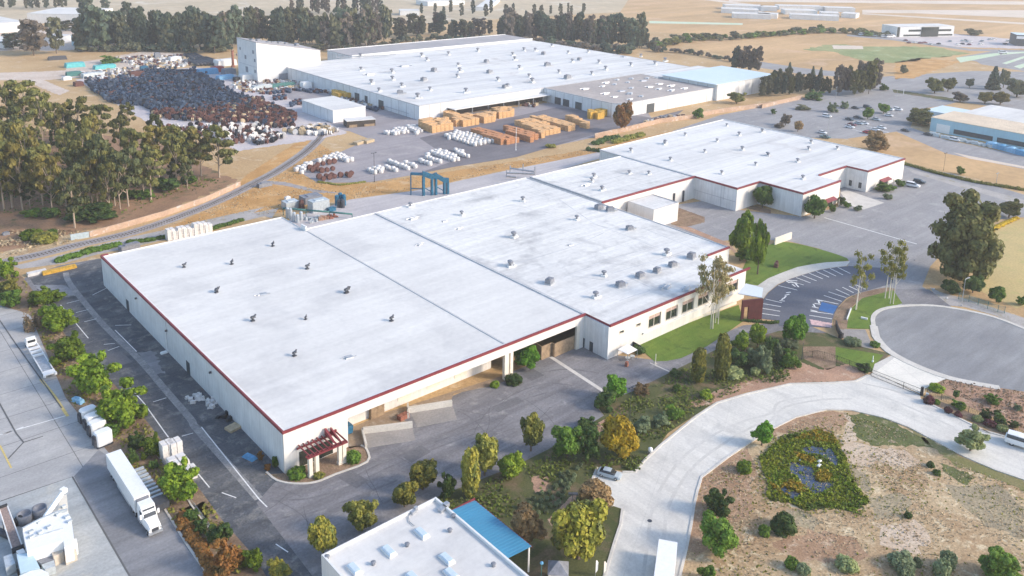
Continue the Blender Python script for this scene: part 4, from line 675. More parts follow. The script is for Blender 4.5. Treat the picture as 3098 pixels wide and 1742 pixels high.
lm('eucyel', (0.195, 0.163, 0.044), (0.234, 0.195, 0.047), (0.111, 0.111, 0.039)); lm('fardark', (0.074, 0.107, 0.075), (0.110, 0.139, 0.085), (0.059, 0.086, 0.068)); lm('farolive', (0.130, 0.137, 0.081), (0.171, 0.168, 0.088), (0.082, 0.098, 0.068)); lm('farbrown', (0.169, 0.137, 0.111), (0.208, 0.169, 0.127), (0.111, 0.104, 0.091)); lm('bigdark', (0.088, 0.101, 0.031), (0.150, 0.140, 0.043), (0.053, 0.070, 0.025)); lm('birch', (0.338, 0.287, 0.133), (0.439, 0.355, 0.172), (0.237, 0.254, 0.094))  # the far tones carry distance haze in their colour
lm('marsh', (0.136, 0.198, 0.012), (0.231, 0.251, 0.020), (0.068, 0.119, 0.012), scale=.35, rv=0); lm('marshyel', (0.344, 0.224, 0.020), (0.287, 0.213, 0.020), (0.161, 0.160, 0.020), scale=.35, rv=0); lm('cover', (0.102, 0.145, 0.026), (0.170, 0.196, 0.039), (0.060, 0.093, 0.019), scale=.2, rv=0); lm('drytuft', (.46, .36, .22), (.55, .45, .30), (.28, .2, .12), scale=.3, rv=0)
M['bark'] = plain('pale_bark', (.38, .30, .23), .9, var=.3, scale=3); M['barkdark'] = plain('brown_bark', (.13, .095, .07), .9, var=.3, scale=3); M['barkwhite'] = plain('white_bark', (.62, .57, .50), .8, var=.25, scale=5)

def leafquads(C, N, T, sx, sy):                                     # arrays of centres, normals, tangents, sizes
    B_ = np.cross(N, T); a = T*sx[:, None]; c = B_*sy[:, None]
    return np.stack([C-a-c, C+a-c*.6, C+a*.8+c, C-a*.7+c*1.1], 1).reshape(-1, 3)
def unit(v): return v/np.maximum(np.linalg.norm(v, axis=1, keepdims=True), 1e-6)
def foliage(name, blobs, n, leaf, seed, core=.68, shell_=.28, flat=.5, asp=1.0):
    g = np.random.default_rng(seed); bl = np.array(blobs, float); w = bl[:, 3]*bl[:, 4]+bl[:, 4]*bl[:, 5]+bl[:, 3]*bl[:, 5]; w /= w.sum()
    k = g.choice(len(bl), n, p=w); d = unit(g.normal(size=(n, 3))); r = 1-np.abs(g.normal(size=n))*shell_; r = np.clip(r, .25, 1.08)
    rad = bl[k, 3:6]; C = bl[k, :3]+d*rad*r[:, None]; N = unit(d/rad*rad.mean()+g.normal(size=(n, 3))*flat+np.array([0, 0, .15])); T = unit(np.cross(N, g.normal(size=(n, 3))))
    s = leaf*g.uniform(.6, 1.35, n); V = leafquads(C, N, T, s, s*asp); keep = C[:, 2] > .005
    V = V.reshape(-1, 4, 3)[keep].reshape(-1, 3); m = len(V)//4; fs = [(4*i, 4*i+1, 4*i+2, 4*i+3) for i in range(m)]; vs = [tuple(x) for x in V]
    if core:
        for (cx, cy, cz, rx, ry, rz) in blobs:
            o = len(vs); nr, ns = 5, 8
            for j in range(nr+1):
                ph = math.pi*j/nr
                for i in range(ns): th = 2*math.pi*i/ns; q = core*g.uniform(.85, 1.1); vs.append((cx+rx*q*math.sin(ph)*math.cos(th), cy+ry*q*math.sin(ph)*math.sin(th), max(.0, cz+rz*q*math.cos(ph))))
            fs += [(o+j*ns+i, o+(j+1)*ns+i, o+(j+1)*ns+(i+1) % ns, o+j*ns+(i+1) % ns) for j in range(nr) for i in range(ns)]
    me = bpy.data.meshes.new(name); me.from_pydata(vs, [], fs); me.materials.append(L['green']); me.update(); return me
def trunkmesh(name, limbs, r0, mat, z1=.9, lean=0, multi=1, seed=0):
    b = MB(); r = random.Random(seed)
    for k in range(multi):
        ox, oy = (0, 0) if multi == 1 else (r.uniform(-.12, .12), r.uniform(-.12, .12)); lx = r.uniform(-.1, .1)+lean; ly = r.uniform(-.1, .1); P = [(ox+lx*t*t, oy+ly*t*t, z1*t) for t in (0, .25, .5, .75, 1)]
        for i in range(4): b.tube(P[i], P[i+1], r0*(1-.2*i), r0*(1-.2*(i+1)), 6, cap=False)
    for (cx, cy, cz) in limbs: z = max(.05, cz*.62); t = min(1, z/z1); b.tube((lean*t*t, 0, z), (cx, cy, cz), r0*.45, r0*.14, 5, cap=False)
    return b.mesh(name, mat, True)
PROTO = {}
def proto(kind, fol, tr): PROTO.setdefault(kind, []).append((fol, tr))
for s in range(3):
    q = random.Random(100+s); U = q.uniform
    bl = [(0, 0, .55, .40, .40, .40)]+[(.33*math.cos(a+U(-.3, .3)), .33*math.sin(a+U(-.3, .3)), U(.3, .8), .19, .19, .20) for a in [i*.8 for i in range(8)]]+[(U(-.1, .1), U(-.1, .1), .86, .2, .2, .14)]
    proto('round', foliage('crown', bl, 4200, .030, s, core=.6), trunkmesh('trunk', [], .035, M['barkdark'], .5))
    bl = [(U(-.3, .3), U(-.3, .3), U(.24, .86), U(.10, .19), U(.10, .19), U(.08, .15)) for i in range(16)]+[(U(-.05, .05), U(-.05, .05), .5, .35, .35, .34)]
    proto('tree', foliage('crown', bl, 4000, .030, 10+s, core=.68, shell_=.33), trunkmesh('trunk', [x[:3] for x in bl[:5]], .035, M['barkdark'], .6))
    bl = [(U(-.36, .36), U(-.36, .36), U(.15, .85), U(.08, .17), U(.08, .17), U(.08, .16)) for i in range(20)]+[(0, 0, .42, .36, .36, .36)]
    proto('shrub', foliage('crown', bl, 4200, .028, 20+s, core=.7, shell_=.36), trunkmesh('trunk', [x[:3] for x in bl[:4]], .03, M['barkdark'], .45))
    bl = [(U(-.05, .05), U(-.05, .05), z, .36-.2*abs(z-.5)+U(-.03, .03), .36-.2*abs(z-.5), .17) for z in (.2, .32, .45, .58, .7, .82)]
    proto('column', foliage('crown', bl, 3800, .036, 30+s, core=.55, shell_=.32), trunkmesh('trunk', [], .045, M['barkdark'], .6))
    bl = []
    for i in range(15): z = .38+.60*i/14; rr = .32*(1.08-abs(z-.58)*1.3); a = i*2.4+U(-.4, .4); bl.append((rr*math.cos(a), rr*math.sin(a), z, U(.10, .18), U(.10, .18), U(.045, .08)))
    proto('euc', foliage('crown', bl, 2300, .032, 40+s, core=.25, shell_=.55), trunkmesh('trunk', [x[:3] for x in bl[::2]], .026, M['bark'], .93, U(-.12, .12)))
    bl = []
    for i in range(15): z = .2+.76*i/14; rr = .26*(1.1-abs(z-.55)*1.2); a = i*2.4+U(-.5, .5); bl.append((rr*math.cos(a), rr*math.sin(a), z, U(.13, .24), U(.13, .24), U(.04, .075)))
    proto('belt', foliage('crown', bl, 1100, .062, 50+s, core=.45, shell_=.48), trunkmesh('trunk', [], .025, M['barkdark'], .9))
    bl = []
    for i in range(14): z = .45+.5*i/13; rr = .36*U(.5, 1); a = i*2.4+U(-.5, .5); bl.append((rr*math.cos(a), rr*math.sin(a), z, U(.13, .2), U(.13, .2), U(.05, .08)))
    proto('sparse', foliage('crown', bl, 2000, .02, 60+s, core=0, shell_=.75, asp=.8), trunkmesh('trunk', [x[:3] for x in bl[::2]], .018, M['barkwhite'], .9, 0, 2, s))
    bl = [(0, 0, z, .42*(1-z)+.06, .42*(1-z)+.06, .09) for z in (.08, .2, .32, .44, .56, .68, .8, .9)]
    proto('conifer', foliage('crown', bl, 1100, .06, 70+s), trunkmesh('trunk', [], .03, M['barkdark'], .6))
    bl = [(0, 0, 0.1, .42, .42, .8)]+[(.3*math.cos(a), .3*math.sin(a), U(.1, .5), .18, .18, .3) for a in [i*.9 for i in range(7)]]
    proto('mound', foliage('crown', bl, 1800, .042, 80+s, core=.75), None)
    bl = [(U(-.3, .3), U(-.3, .3), .1, .16, .16, U(.4, .8)) for i in range(8)]
    proto('brush', foliage('crown', bl, 800, .02, 90+s, core=.5, shell_=.5, asp=4), None)
    bl = [(.36*math.cos(a), .36*math.sin(a), U(.6, .8), .16, .16, .14) for a in [i*.7 for i in range(9)]]+[(0, 0, .82, .3, .3, .15)]
    proto('umbrella', foliage('crown', bl, 1300, .04, 110+s, core=.4, shell_=.5), trunkmesh('trunk', [x[:3] for x in bl[:7]], .03, M['barkdark'], .55))
    bl = [(U(-.3, .3), U(-.3, .3), U(.2, .75), U(.18, .28), U(.18, .28), U(.15, .25)) for i in range(7)]
    proto('farbush', foliage('crown', bl, 520, .075, 120+s), None)
    bl = [(0, 0, .47, .40, .40, .42), (0, 0, .72, .28, .28, .24)]+[(.36*math.cos(a)*k, .36*math.sin(a)*k, z, .13, .13, .09) for a, z, k in [(U(0, 6.28), zz, 1.15-abs(zz-.4)) for zz in [.12+.8*i/34 for i in range(35)]]]
    proto('dense', foliage('crown', bl, 9000, .022, 130+s, shell_=.34, core=.6), trunkmesh('trunk', [], .03, M['barkdark'], .5))
PICK = random.Random(3); NTREE = [0]
def plant(kind, mat, xy, h, w, label, cat=None, group=None, name=None):
    fol, tr = PROTO[kind][PICK.randrange(3)]; istree = tr is not None and kind not in ('shrub', 'mound', 'farbush', 'brush')
    nm = name or ('tree' if istree else 'shrub'); cat = cat or ('tree' if istree else 'shrub')
    if tr is None:
        o = inst(nm, fol, None, L[mat], (xy[0], xy[1], 0)); o.scale = (w, w, h); o.rotation_euler.z = PICK.uniform(0, 6.28); tag(o, label, cat, group); return o
    t = thing(nm, label, cat, (xy[0], xy[1], 0), PICK.uniform(0, 6.28), group); t.scale = (w, w, h); NTREE[0] += 1
    inst('crown', fol, t, L[mat]); inst('trunk', tr, t); return t
def pplant(kind, mat, t, u, v, vtop, wpx, label, cat=None, group=None, name=None, kh=1.0):
    xy = G(t, u, v); h = max(.3, height_at(t, u, v, vtop))*kh; w = wpx/TL[t][2]/pxm(xy)
    # the base row is where foliage meets ground at its near side: stand the plant half a width further back
    f = Vector((xy[0]-CAM.x, xy[1]-CAM.y)).normalized(); k = .38*w if kind not in ('euc', 'sparse', 'belt', 'conifer', 'umbrella') else 0
    return plant(kind, mat, (xy[0]+f.x*k, xy[1]+f.y*k), h, w*(1.0 if kind in ('column', 'conifer') else .98), label, cat, group, name)

near = [
 ('shrub', 'bright', 't5', 70, 1350, 1150, 210, 'bright green bush at the left edge beside the railway'), ('shrub', 'olive', 't5', 90, 1560, 1330, 260, 'brown olive bush at the left edge below the bright green one'),
 ('shrub', 'green', 'u1', 130, 230, 60, 230, 'low dark green bush at the left edge where the neighbour yard begins'), ('shrub', 'bright', 'u1', 430, 240, 75, 330, 'spreading bright green bush highest in the row beside the side car park'),
 ('brush', 'tan', 'u1', 330, 470, 190, 240, 'pale dry grass clump between two bright bushes near the stripped truck chassis'), ('shrub', 'bright', 'u1', 570, 500, 245, 370, 'wide bright green bush beside the back of the stripped truck chassis'),
 ('shrub', 'bright', 'u1', 680, 790, 510, 370, 'bright green bush with pink dry brush on top beside the truck chassis tail'), ('brush', 'tan', 'u1', 600, 610, 500, 200, 'pinkish dry brush in front of a bright bush beside the chassis'),
 ('brush', 'tan', 'u1', 760, 910, 760, 260, 'tan dry brush at the tail end of the truck chassis'), ('shrub', 'bright', 'u1', 900, 1120, 730, 470, 'large bright green bush beside the pale blue tarpaulin'),
 ('shrub', 'bright', 'u1', 1180, 1448, 1050, 520, 'largest bright green bush beside the four white tanks'), ('shrub', 'green', 'v1', 1100, 130, 0, 220, 'dark green undergrowth right behind the four white tanks'), ('brush', 'tan', 'u1', 980, 1180, 1090, 190, 'dry brush between the two largest bright bushes'),
 ('shrub', 'bright', 'v1', 1490, 330, 90, 220, 'bright green bush touching the white bagged pallets'), ('shrub', 'dark', 'v1', 1330, 260, 90, 190, 'dark green bush left of the white bagged pallets'), ('shrub', 'dark', 'v1', 1305, 380, 230, 110, 'small dark bush right of the semi trailer roof'),
 ('shrub', 'dark', 'v1', 1500, 430, 345, 120, 'small black green bush on bare soil below the bagged pallets'), ('shrub', 'bright', 'v1', 1740, 800, 410, 410, 'bright yellow green bush right of the truck cab'), ('shrub', 'dark', 'v1', 2160, 1195, 1000, 290, 'dark clipped bush beside the lower side car park'),
 ('shrub', 'dark', 'v1', 1870, 940, 830, 150, 'dark low bush upper end of the rust hedge'), ('shrub', 'dark', 'v1', 1970, 1050, 920, 160, 'blue green low bush between the rust hedge and dark clipped bush'),
 ('shrub', 'rust', 'v1', 2230, 1500, 1190, 360, 'large rusty red round bush at the bottom edge'), ('shrub', 'bright', 'v1', 2480, 1420, 1220, 240, 'bright green bush right of the rusty bush at the bottom edge'), ('shrub', 'oliveyel', 'v2', 250, 1520, 1370, 260, 'olive brown bush at the bottom edge left of the small white building'),
 ('round', 'ball', 'u3', 200, 850, 645, 265, 'bright green ball shaped tree at the loading bay entrance'),
 ('round', 'oliveyel', 'v2', 685, 1330, 950, 290, 'olive yellow tree touching the left corner of the small white building'), ('tree', 'olive', 'v2', 1060, 1100, 760, 360, 'two toned olive brown tree behind the small white building left half'), ('round', 'oliveyel', 'v2', 1475, 840, 610, 260, 'low round olive tree just behind the roof edge of the small white building'),
 ('tree', 'oliveyel', 'v2', 1650, 700, 385, 390, 'broad yellow olive tree behind the top corner of the small white building'), ('shrub', 'dark', 'v2', 1900, 740, 470, 190, 'dark green shrub squeezed beside the tall column tree'), ('column', 'oliveyel', 'v2', 2105, 740, 270, 270, 'tall column shaped tree with golden top beyond the small white building'),
 ('tree', 'olive', 'v2', 2250, 560, 140, 380, 'tall brownish olive tree behind the column shaped tree'), ('tree', 'lime', 'v3', 30, 580, 325, 340, 'lime green tree right of the brownish olive tree'), ('tree', 'olive', 'v3', 235, 300, -95, 300, 'upright olive tree standing on the edge of the front asphalt'),
 ('round', 'green', 'v3', 590, 360, 70, 310, 'dark green tree immediately left of the golden tree'), ('shrub', 'dark', 'v3', 800, 360, 20, 240, 'dark shrub between the green tree and the golden tree'), ('round', 'gold', 'v3', 1090, 380, -5, 400, 'golden orange round tree above the parked pale car'),
 ('round', 'brown', 'v3', 860, 890, 610, 360, 'bare brown twiggy round bush beside the parking pocket'), ('tree', 'brown', 'v3', 200, 1270, 840, 410, 'brown olive leafless looking tree beside the blue canopy'), ('round', 'yelgreen', 'v3', 690, 1430, 890, 540, 'largest yellow green tree beside the concrete road at the bottom'),
 ('tree', 'ball', 'u3', 1060, 1180, 940, 290, 'bright green topped tree on the kerb where the front asphalt narrows'), ('shrub', 'dark', 'u3', 950, 1240, 1060, 250, 'dark shrub under the bright topped tree on the kerb'), ('shrub', 'brown', 'u3', 1300, 1080, 1000, 200, 'small dark bronze shrub right of the bright topped tree'),
 ('column', 'oliveyel', 'u3', 1855, 990, 640, 205, 'yellow olive column tree with pale stem, left one of the pair by the walk'), ('column', 'olive', 'u3', 2085, 960, 505, 220, 'taller amber olive column tree, right one of the pair by the walk'), ('tree', 'lime', 'u3', 2440, 640, 400, 230, 'yellow lime round tree at the walk end'), ('tree', 'bright', 'u3', 2270, 690, 480, 200, 'bright green round tree left of the yellow lime tree'),
 ('shrub', 'grey', 'u3', 2430, 830, 610, 210, 'grey green shrub below the yellow lime tree'), ('shrub', 'dark', 'u3', 2260, 830, 670, 260, 'dark green shrub mass below the bright round tree'), ('shrub', 'dark', 'u3', 1640, 920, 850, 160, 'dark bronze shrub on the asphalt edge by the left column tree'), ('shrub', 'dark', 'u3', 2550, 720, 520, 130, 'dark shrub between the lime tree and the ball tree'),
 ('round', 'ball', 'u4', 330, 600, 340, 245, 'dense green ball tree at the mouth of the curved car park'), ('shrub', 'grey', 'u4', 180, 780, 590, 130, 'conical grey green shrub left of the mesh fence'), ('shrub', 'grey', 'u4', 50, 880, 640, 170, 'grey green conical shrub with dark base further left of the mesh fence'), ('shrub', 'dark', 'u4', 110, 700, 540, 190, 'dark green shrub behind the conical grey shrubs'), ('shrub', 'green', 'u4', 290, 840, 680, 230, 'mid green spreading shrub right of the conical grey shrubs'), ('shrub', 'grey', 'u4', 290, 640, 560, 200, 'low grey shrub under the ball tree'),
 ('mound', 'grey', 'u4', 900, 605, 540, 190, 'clipped low green hedge by the side drive'), ('mound', 'green', 'u4', 1120, 612, 560, 110, 'smaller clipped hedge where the side drive meets the kerb'), ('shrub', 'dark', 'u4', 1020, 860, 780, 150, 'dark shrub at the left end of the sliding gate'),
 ('sparse', 'birch', 'u3', 1958, 415, -310, 330, 'pale trunked sparse birch in front of the office windows'), ('sparse', 'birch', 'u3', 2040, 370, -250, 280, 'sparse brown birch just right of the tallest birch'), ('sparse', 'birch', 'u3', 2085, 320, -200, 240, 'slim rear birch beside the office wall'),
 ('tree', 'bright', 't7', 2270, 1190, 675, 270, 'tall leafy tree on the upper lawn, left one of the twin'), ('tree', 'bright', 't7', 2440, 1320, 745, 240, 'tall leafy tree on the upper lawn with white trunk, right one of the twin'), ('shrub', 'green', 't7', 2330, 1180, 1020, 260, 'low green shrubs around the feet of the twin tall trees'),
 ('sparse', 'olive', 'u4', 965, 240, -320, 230, 'leaning sparse tree on the island lawn, nearest the curved stalls'), ('sparse', 'olive', 'u4', 1255, 130, -430, 300, 'taller sparse tree at the top of the island lawn'), ('sparse', 'olive', 'u4', 1298, 185, -380, 220, 'slim sparse tree right of the tallest one on the island lawn'),
 ('dense', 'bigdark', 't8', 1940, 1400, 570, 700, 'very large dark evergreen tree beside the cul-de-sac drive'), ('round', 'dark', 'u4', 1850, 110, -20, 190, 'dark shrub at the foot of the very large evergreen'), ('round', 'dark', 'u4', 2070, 100, -60, 200, 'dark shrub behind the street lamp at the cul-de-sac'), ('round', 'green', 'u4', 2300, 190, 30, 160, 'green shrub at the right end of the wire fence by the cul-de-sac'), ('shrub', 'green', 'u4', 2550, 210, 110, 110, 'small green bush in the golden grass at the right edge'),
 ('tree', 'bigdark', 't8', 2420, 760, 570, 250, 'dark spreading tree on the verge at the right edge'), ('round', 'green', 't8', 530, 770, 555, 240, 'round green tree at the near corner of the stepped warehouse'), ('round', 'green', 't7', 2490, 660, 440, 200, 'round green bush against the side wall of the stepped warehouse'),
 ('shrub', 'green', 't8', 1210, 500, 415, 200, 'green shrubs under the right awning of the stepped warehouse'), ('shrub', 'green', 't8', 1365, 440, 370, 110, 'green shrub at the far right corner of the stepped warehouse'), ('shrub', 'grey', 't8', 1245, 565, 510, 110, 'grey low shrub at the end of the dock apron'), ('shrub', 'dark', 't8', 795, 620, 530, 90, 'dark shrub at the right end of the left awning'), ('shrub', 'green', 't8', 845, 645, 585, 90, 'small round green shrub right of the left awning'), ('shrub', 'grey', 't8', 955, 675, 625, 100, 'grey dry shrub on the apron corner'), ('shrub', 'green', 't8', 705, 690, 600, 80, 'green shrub between the left awning posts'),
 ('shrub', 'bright', 't8', 1950, 320, 240, 90, 'small bright tree in the hedge along the dry field'), ('dense', 'brown', 't8', 1120, 110, -90, 260, 'large brown hedge like bush on the dry field behind the stepped warehouse'),
 ('tree', 'ball', 'v3', 2480, 230, 0, 250, 'fresh green bush on the inner kerb of the concrete road'), ('mound', 'bright', 'v3', 2310, 465, 345, 165, 'small light green bush on the scrub near the road'), ('shrub', 'dark', 'v3', 2030, 910, 675, 310, 'dark green bush on the scrub beside the manhole stretch of road'), ('round', 'green', 'v3', 2050, 1310, 1005, 400, 'dark green round tree on the scrub beside the lower white van'), ('shrub', 'green', 'v3', 1960, 1540, 1395, 190, 'green bush at the bottom edge beside the concrete road'),
 ('mound', 'dark', 'v4', 220, 1070, 890, 290, 'flat dark green mat plant on the scrub'), ('mound', 'green', 'v4', 40, 1075, 970, 130, 'smaller flat mat plant left of the dark mat'), ('tree', 'sage', 'v4', 2040, 290, 65, 320, 'grey green umbrella tree on the inner road verge'), ('mound', 'green', 'v4', 300, 1400, 1290, 150, 'small green mound on the scrub near the bottom edge'), ('mound', 'grey', 'v4', 420, 1460, 1360, 160, 'grey mound right of the small green mound at the bottom edge'), ('mound', 'sage', 'v4', 840, 1430, 1330, 260, 'pale sage mound at the bottom edge'),
 ('mound', 'grey', 'v4', 1370, 1420, 1285, 300, 'grey green mound, widest in the bottom group'), ('mound', 'grey', 'v4', 1410, 1490, 1375, 180, 'grey mound in front of the widest mound of the bottom group'), ('mound', 'grey', 'v4', 1820, 1400, 1225, 180, 'tall grey mound at the top right of the bottom group'), ('mound', 'grey', 'v4', 1760, 1490, 1300, 190, 'grey mound below the tall one of the bottom group'), ('mound', 'grey', 'v4', 1530, 1370, 1285, 110, 'small grey mound in the middle of the bottom group'), ('dense', 'green', 'v4', 2310, 1560, 1300, 380, 'large dark green round bush at the bottom right'), ('mound', 'dark', 'v4', 1660, 400, 345, 90, 'tiny dark tuft in the scrub, upper one of two'), ('mound', 'dark', 'v4', 1720, 475, 425, 90, 'tiny dark tuft in the scrub, lower one of two'), ('mound', 'dark', 'v4', 1440, 895, 845, 90, 'tiny dark tuft alone in the middle of the scrub'),
 ('shrub', 'rust', 'pg', 60, 940, 700, 170, 'orange leaved bush at the warehouse side corner'), ('shrub', 'green', 'pg', 430, 1130, 820, 200, 'spiky green bush at the foot of the warehouse corner'), ('shrub', 'rust', 'pg', 250, 1180, 1010, 190, 'orange green bush in front of the spiky bush'), ('mound', 'green', 'pg', 960, 1420, 1160, 520, 'dark green ground cover left of the trellis'), ('mound', 'green', 'pg', 2330, 1020, 740, 420, 'dark green hedge curve right of the trellis'), ('mound', 'olive', 'pg', 1500, 1390, 1270, 330, 'brown olive low planting in front of the trellis'),
 ('mound', 'dark', 'u3', 70, 990, 900, 200, 'dark shrub by the dock corner kerb'), ('mound', 'bright', 'u2', 2350, 1010, 945, 110, 'small lime shrub on the dock corner kerb'), ('shrub', 'dark', 'u3', 1290, 700, 620, 180, 'dark shrub beside the white shade sail'),
 ('mound', 'lime', 'q7', 660, 740, 640, 260, 'lime ground cover at the right gate post'), ('tree', 'dark', 'q7', 950, 850, 705, 130, 'small dark tree on the road bank'), ('shrub', 'green', 'q7', 1480, 930, 800, 260, 'bright green low bush in the middle of the road bank'), ('tree', 'dark', 'q7', 1570, 1100, 1005, 120, 'small dark round bush on the lower road bank'), ('shrub', 'grey', 'q7', 1890, 1020, 930, 140, 'grey bush on the road bank at the right edge'),
 ('mound', 'purple', 'q7', 540, 925, 790, 180, 'purple shrub at the foot of the right gate post'), ('mound', 'green', 'q7', 665, 925, 850, 110, 'green tuft right of the first purple shrub'), ('mound', 'purple', 'q7', 835, 1060, 965, 140, 'purple shrub by the road kerb, left of the close pair'), ('mound', 'purple', 'q7', 985, 1120, 1030, 140, 'purple shrub by the road kerb, right of the close pair'), ('shrub', 'green', 'q7', 1010, 1010, 900, 250, 'green shrub against the dark roadside fence'), ('mound', 'sage', 'q7', 1285, 1190, 1110, 190, 'pale sage shrub by the kerb after the purple pair'), ('mound', 'purple', 'q7', 1460, 1270, 1180, 210, 'purple shrub between the two pale shrubs'), ('mound', 'sage', 'q7', 1650, 1340, 1245, 180, 'yellowish pale shrub before the last purple one'), ('mound', 'purple', 'q7', 1800, 1410, 1300, 140, 'purple shrub nearest the white van at the right edge'),
 ('shrub', 'dark', 'q7', 1390, 1160, 1020, 190, 'dark shrub on the bank above the pale sage shrub'), ('shrub', 'dark', 'q7', 1600, 1240, 1100, 230, 'dark shrub on the bank above the yellowish pale shrub'), ('shrub', 'dark', 'q7', 1830, 1300, 1190, 170, 'dark shrub on the bank nearest the white van'),
 ('mound', 'green', 'u3', 1660, 1050, 980, 100, 'small green tuft in the shaded verge'), ('mound', 'lime', 'u3', 1940, 1120, 1035, 140, 'lime tuft on the bare soil bank'), ('mound', 'sage', 'u3', 2190, 930, 850, 270, 'pale green low hedge under the column trees'), ('mound', 'sage', 'u3', 2420, 890, 810, 110, 'pale round shrub at the end of the low hedge'), ('shrub', 'grey', 'u3', 1500, 1400, 1270, 180, 'grey green leafy clump above the golden tree'), ('shrub', 'grey', 'u3', 1320, 1460, 1340, 220, 'grey green spiky clump right behind the golden tree'), ('shrub', 'green', 'u3', 1640, 1330, 1230, 220, 'green clump beside the concrete road bend'), ('shrub', 'dark', 'u3', 770, 1440, 1350, 230, 'dark green bush on the asphalt corner behind the dark green tree'),
]
for r_ in near: pplant(*r_)
# the clipped pale green shrubs in their diagonal bed
for (u, v) in ((160, 820), (220, 775), (265, 725), (345, 665), (415, 660), (480, 600), (560, 590), (600, 620), (640, 545), (560, 505), (600, 470), (650, 540), (690, 425), (720, 400), (300, 795), (335, 745), (395, 725), (450, 715), (345, 805), (430, 790), (480, 780), (510, 755), (545, 700), (500, 680), (565, 650), (250, 825), (310, 865), (390, 850), (470, 620), (530, 560), (580, 545), (610, 580), (660, 500), (530, 490), (130, 800), (200, 830)):
    pplant('mound', 'sage' if (u+v) % 5 else 'grey', 'v3', u, v, v-48, 54, 'small clipped pale green shrub in the diagonal bed above the brown bush', 'shrub', 'clipped pale shrubs in the diagonal bed')
# hedges
def hedge(s, w, h, mat, label, seed=0, n=700):
    p = PTS(s) if isinstance(s, str) else s; g = np.random.default_rng(seed); C = []; o = Vector((*p[0], 0))
    seg = [math.hypot(b[0]-a[0], b[1]-a[1]) for a, b in zip(p, p[1:])]; tot = sum(seg)
    bl = []
    k = max(3, int(tot/(w*.55)))
    for i in range(k):
        d = tot*i/(k-1); j = 0
        while j < len(seg)-1 and d > seg[j]: d -= seg[j]; j += 1
        t = min(1, d/seg[j]); bl.append((p[j][0]+(p[j+1][0]-p[j][0])*t-o.x+g.normal()*w*.08, p[j][1]+(p[j+1][1]-p[j][1])*t-o.y+g.normal()*w*.08, h*.3, w*.55, w*.55, h*.62*g.uniform(.8, 1.15)))
    me = foliage('hedge', bl, min(9000, int(n+tot*w*14)), max(.14, .09*w), seed, core=.85); me.materials[0] = L[mat]
    ob = inst('hedge', me, None, None, o); return tag(ob, label, 'hedge')
hedge('u3 2285 350 2420 362 2574 378 u4 180 370', .8, .9, 'dark', 'dark clipped hedge across the lower end of the curved car park', 1); hedge('t8 1410 215 1700 300 2100 395 2574 470', 2.2, 1.3, 'olive', 'long green brown hedge between the plaza and the dry field', 2, 2500)
hedge('v1 1760 880 1850 1050 1980 1240 2120 1480', 2.2, 1.3, 'rust', 'orange brown hedge along the low kerb beside the truck lane', 3, 2500); hedge('t8 2230 870 2350 810 2500 745', 2.0, 1.0, 'gold', 'yellow flowering hedge on the bank right of the very large evergreen', 4); hedge('t5 600 1150 800 1090 960 1050 1120 1010', 3.5, 1.3, 'green', 'dark green weed hedge by the rear corner of the nearest warehouse', 5, 1500); hedge('t5 1260 985 1430 965 1600 935', 2.5, 1.2, 'green', 'green weed strip between the rail and the warehouse roof, left part', 6); hedge('t5 2060 850 2200 810 2340 765', 2.5, 1.2, 'green', 'green weed strip right of the white bagged pile behind the warehouse', 7)
hedge('t3 870 1400 990 1360 1080 1350', 4, 2.0, 'dark', 'dark bushes along the rear edge of the stepped warehouse, left clump', 8); hedge('t3 1060 1390 1200 1350 1310 1320', 4, 2.0, 'olive', 'olive bushes along the rear edge of the stepped warehouse, right clump', 9); hedge('t7 800 80 900 95', 2.5, 2, 'dark', 'small dark bushes at the gravel corner behind the stepped warehouse', 10)
hedge('t6 640 390 850 420 1080 390', 1.5, .7, 'olive', 'dry scrub along the near edge of the works yard', 11)
# left grove
GROVE = 'eucalyptus trees in the left grove'; gr = random.Random(11)
gl = [(730, 835, 240), (990, 630, -40), (1120, 620, 90), (1250, 625, 70), (655, 710, 330), (510, 700, 150), (40, 665, -60), (120, 640, 10), (835, 500, -200), (1720, 460, -60), (2135, 345, -130), (1470, 560, 60), (1960, 330, -120), (1850, 330, -120), (1550, 380, -140), (1330, 420, -130), (300, 560, -150), (420, 620, 40), (220, 660, 20), (900, 640, 130)]
for (u, v, vt) in gl: pplant('euc', gr.choice(['euc', 'euc', 'eucyel', 'eucdark']), 't5', u, v, vt, gr.uniform(300, 400), 'olive green eucalyptus with a pale bare trunk along the open edge of the left grove', 'tree', GROVE)
gp = PTS('D -130 300 60 300 120 330 200 370 330 392 440 430 555 448 540 470 430 490 330 535 200 560 60 530 -120 560'); sp = []
for p in scatter(gp, 12.2, gr, .5):
    sp.append(p); h = gr.uniform(10, 22); plant('euc', gr.choice(['euc', 'euc', 'eucdark', 'eucyel']), p, h, h*gr.uniform(.40, .56), 'olive green eucalyptus inside the dense left grove', 'tree', GROVE)
for (u, v, vt, w_) in ((250, 1310, 790, 420), (90, 1330, 830, 300), (420, 1420, 900, 300), (780, 1400, 960, 300), (1010, 1430, 1020, 300), (1250, 1300, 1010, 200)): pplant('euc', 'euc', 't1', u, v, vt, w_, 'tall eucalyptus rising at the back edge of the left grove', 'tree', GROVE)
for (u, v, w_) in ((1640, 500, 330), (950, 800, 420), (760, 790, 300), (500, 760, 260), (330, 740, 200), (700, 620, 300), (560, 560, 260), (1850, 420, 200), (150, 500, 350), (1420, 560, 200), (1250, 560, 200), (60, 430, 300)): pplant('shrub', 'dark' if w_ > 250 else 'green', 't5', u, v, v-w_*.4, w_, 'dark green undergrowth bush on the floor of the left grove', 'shrub', 'undergrowth in the left grove')
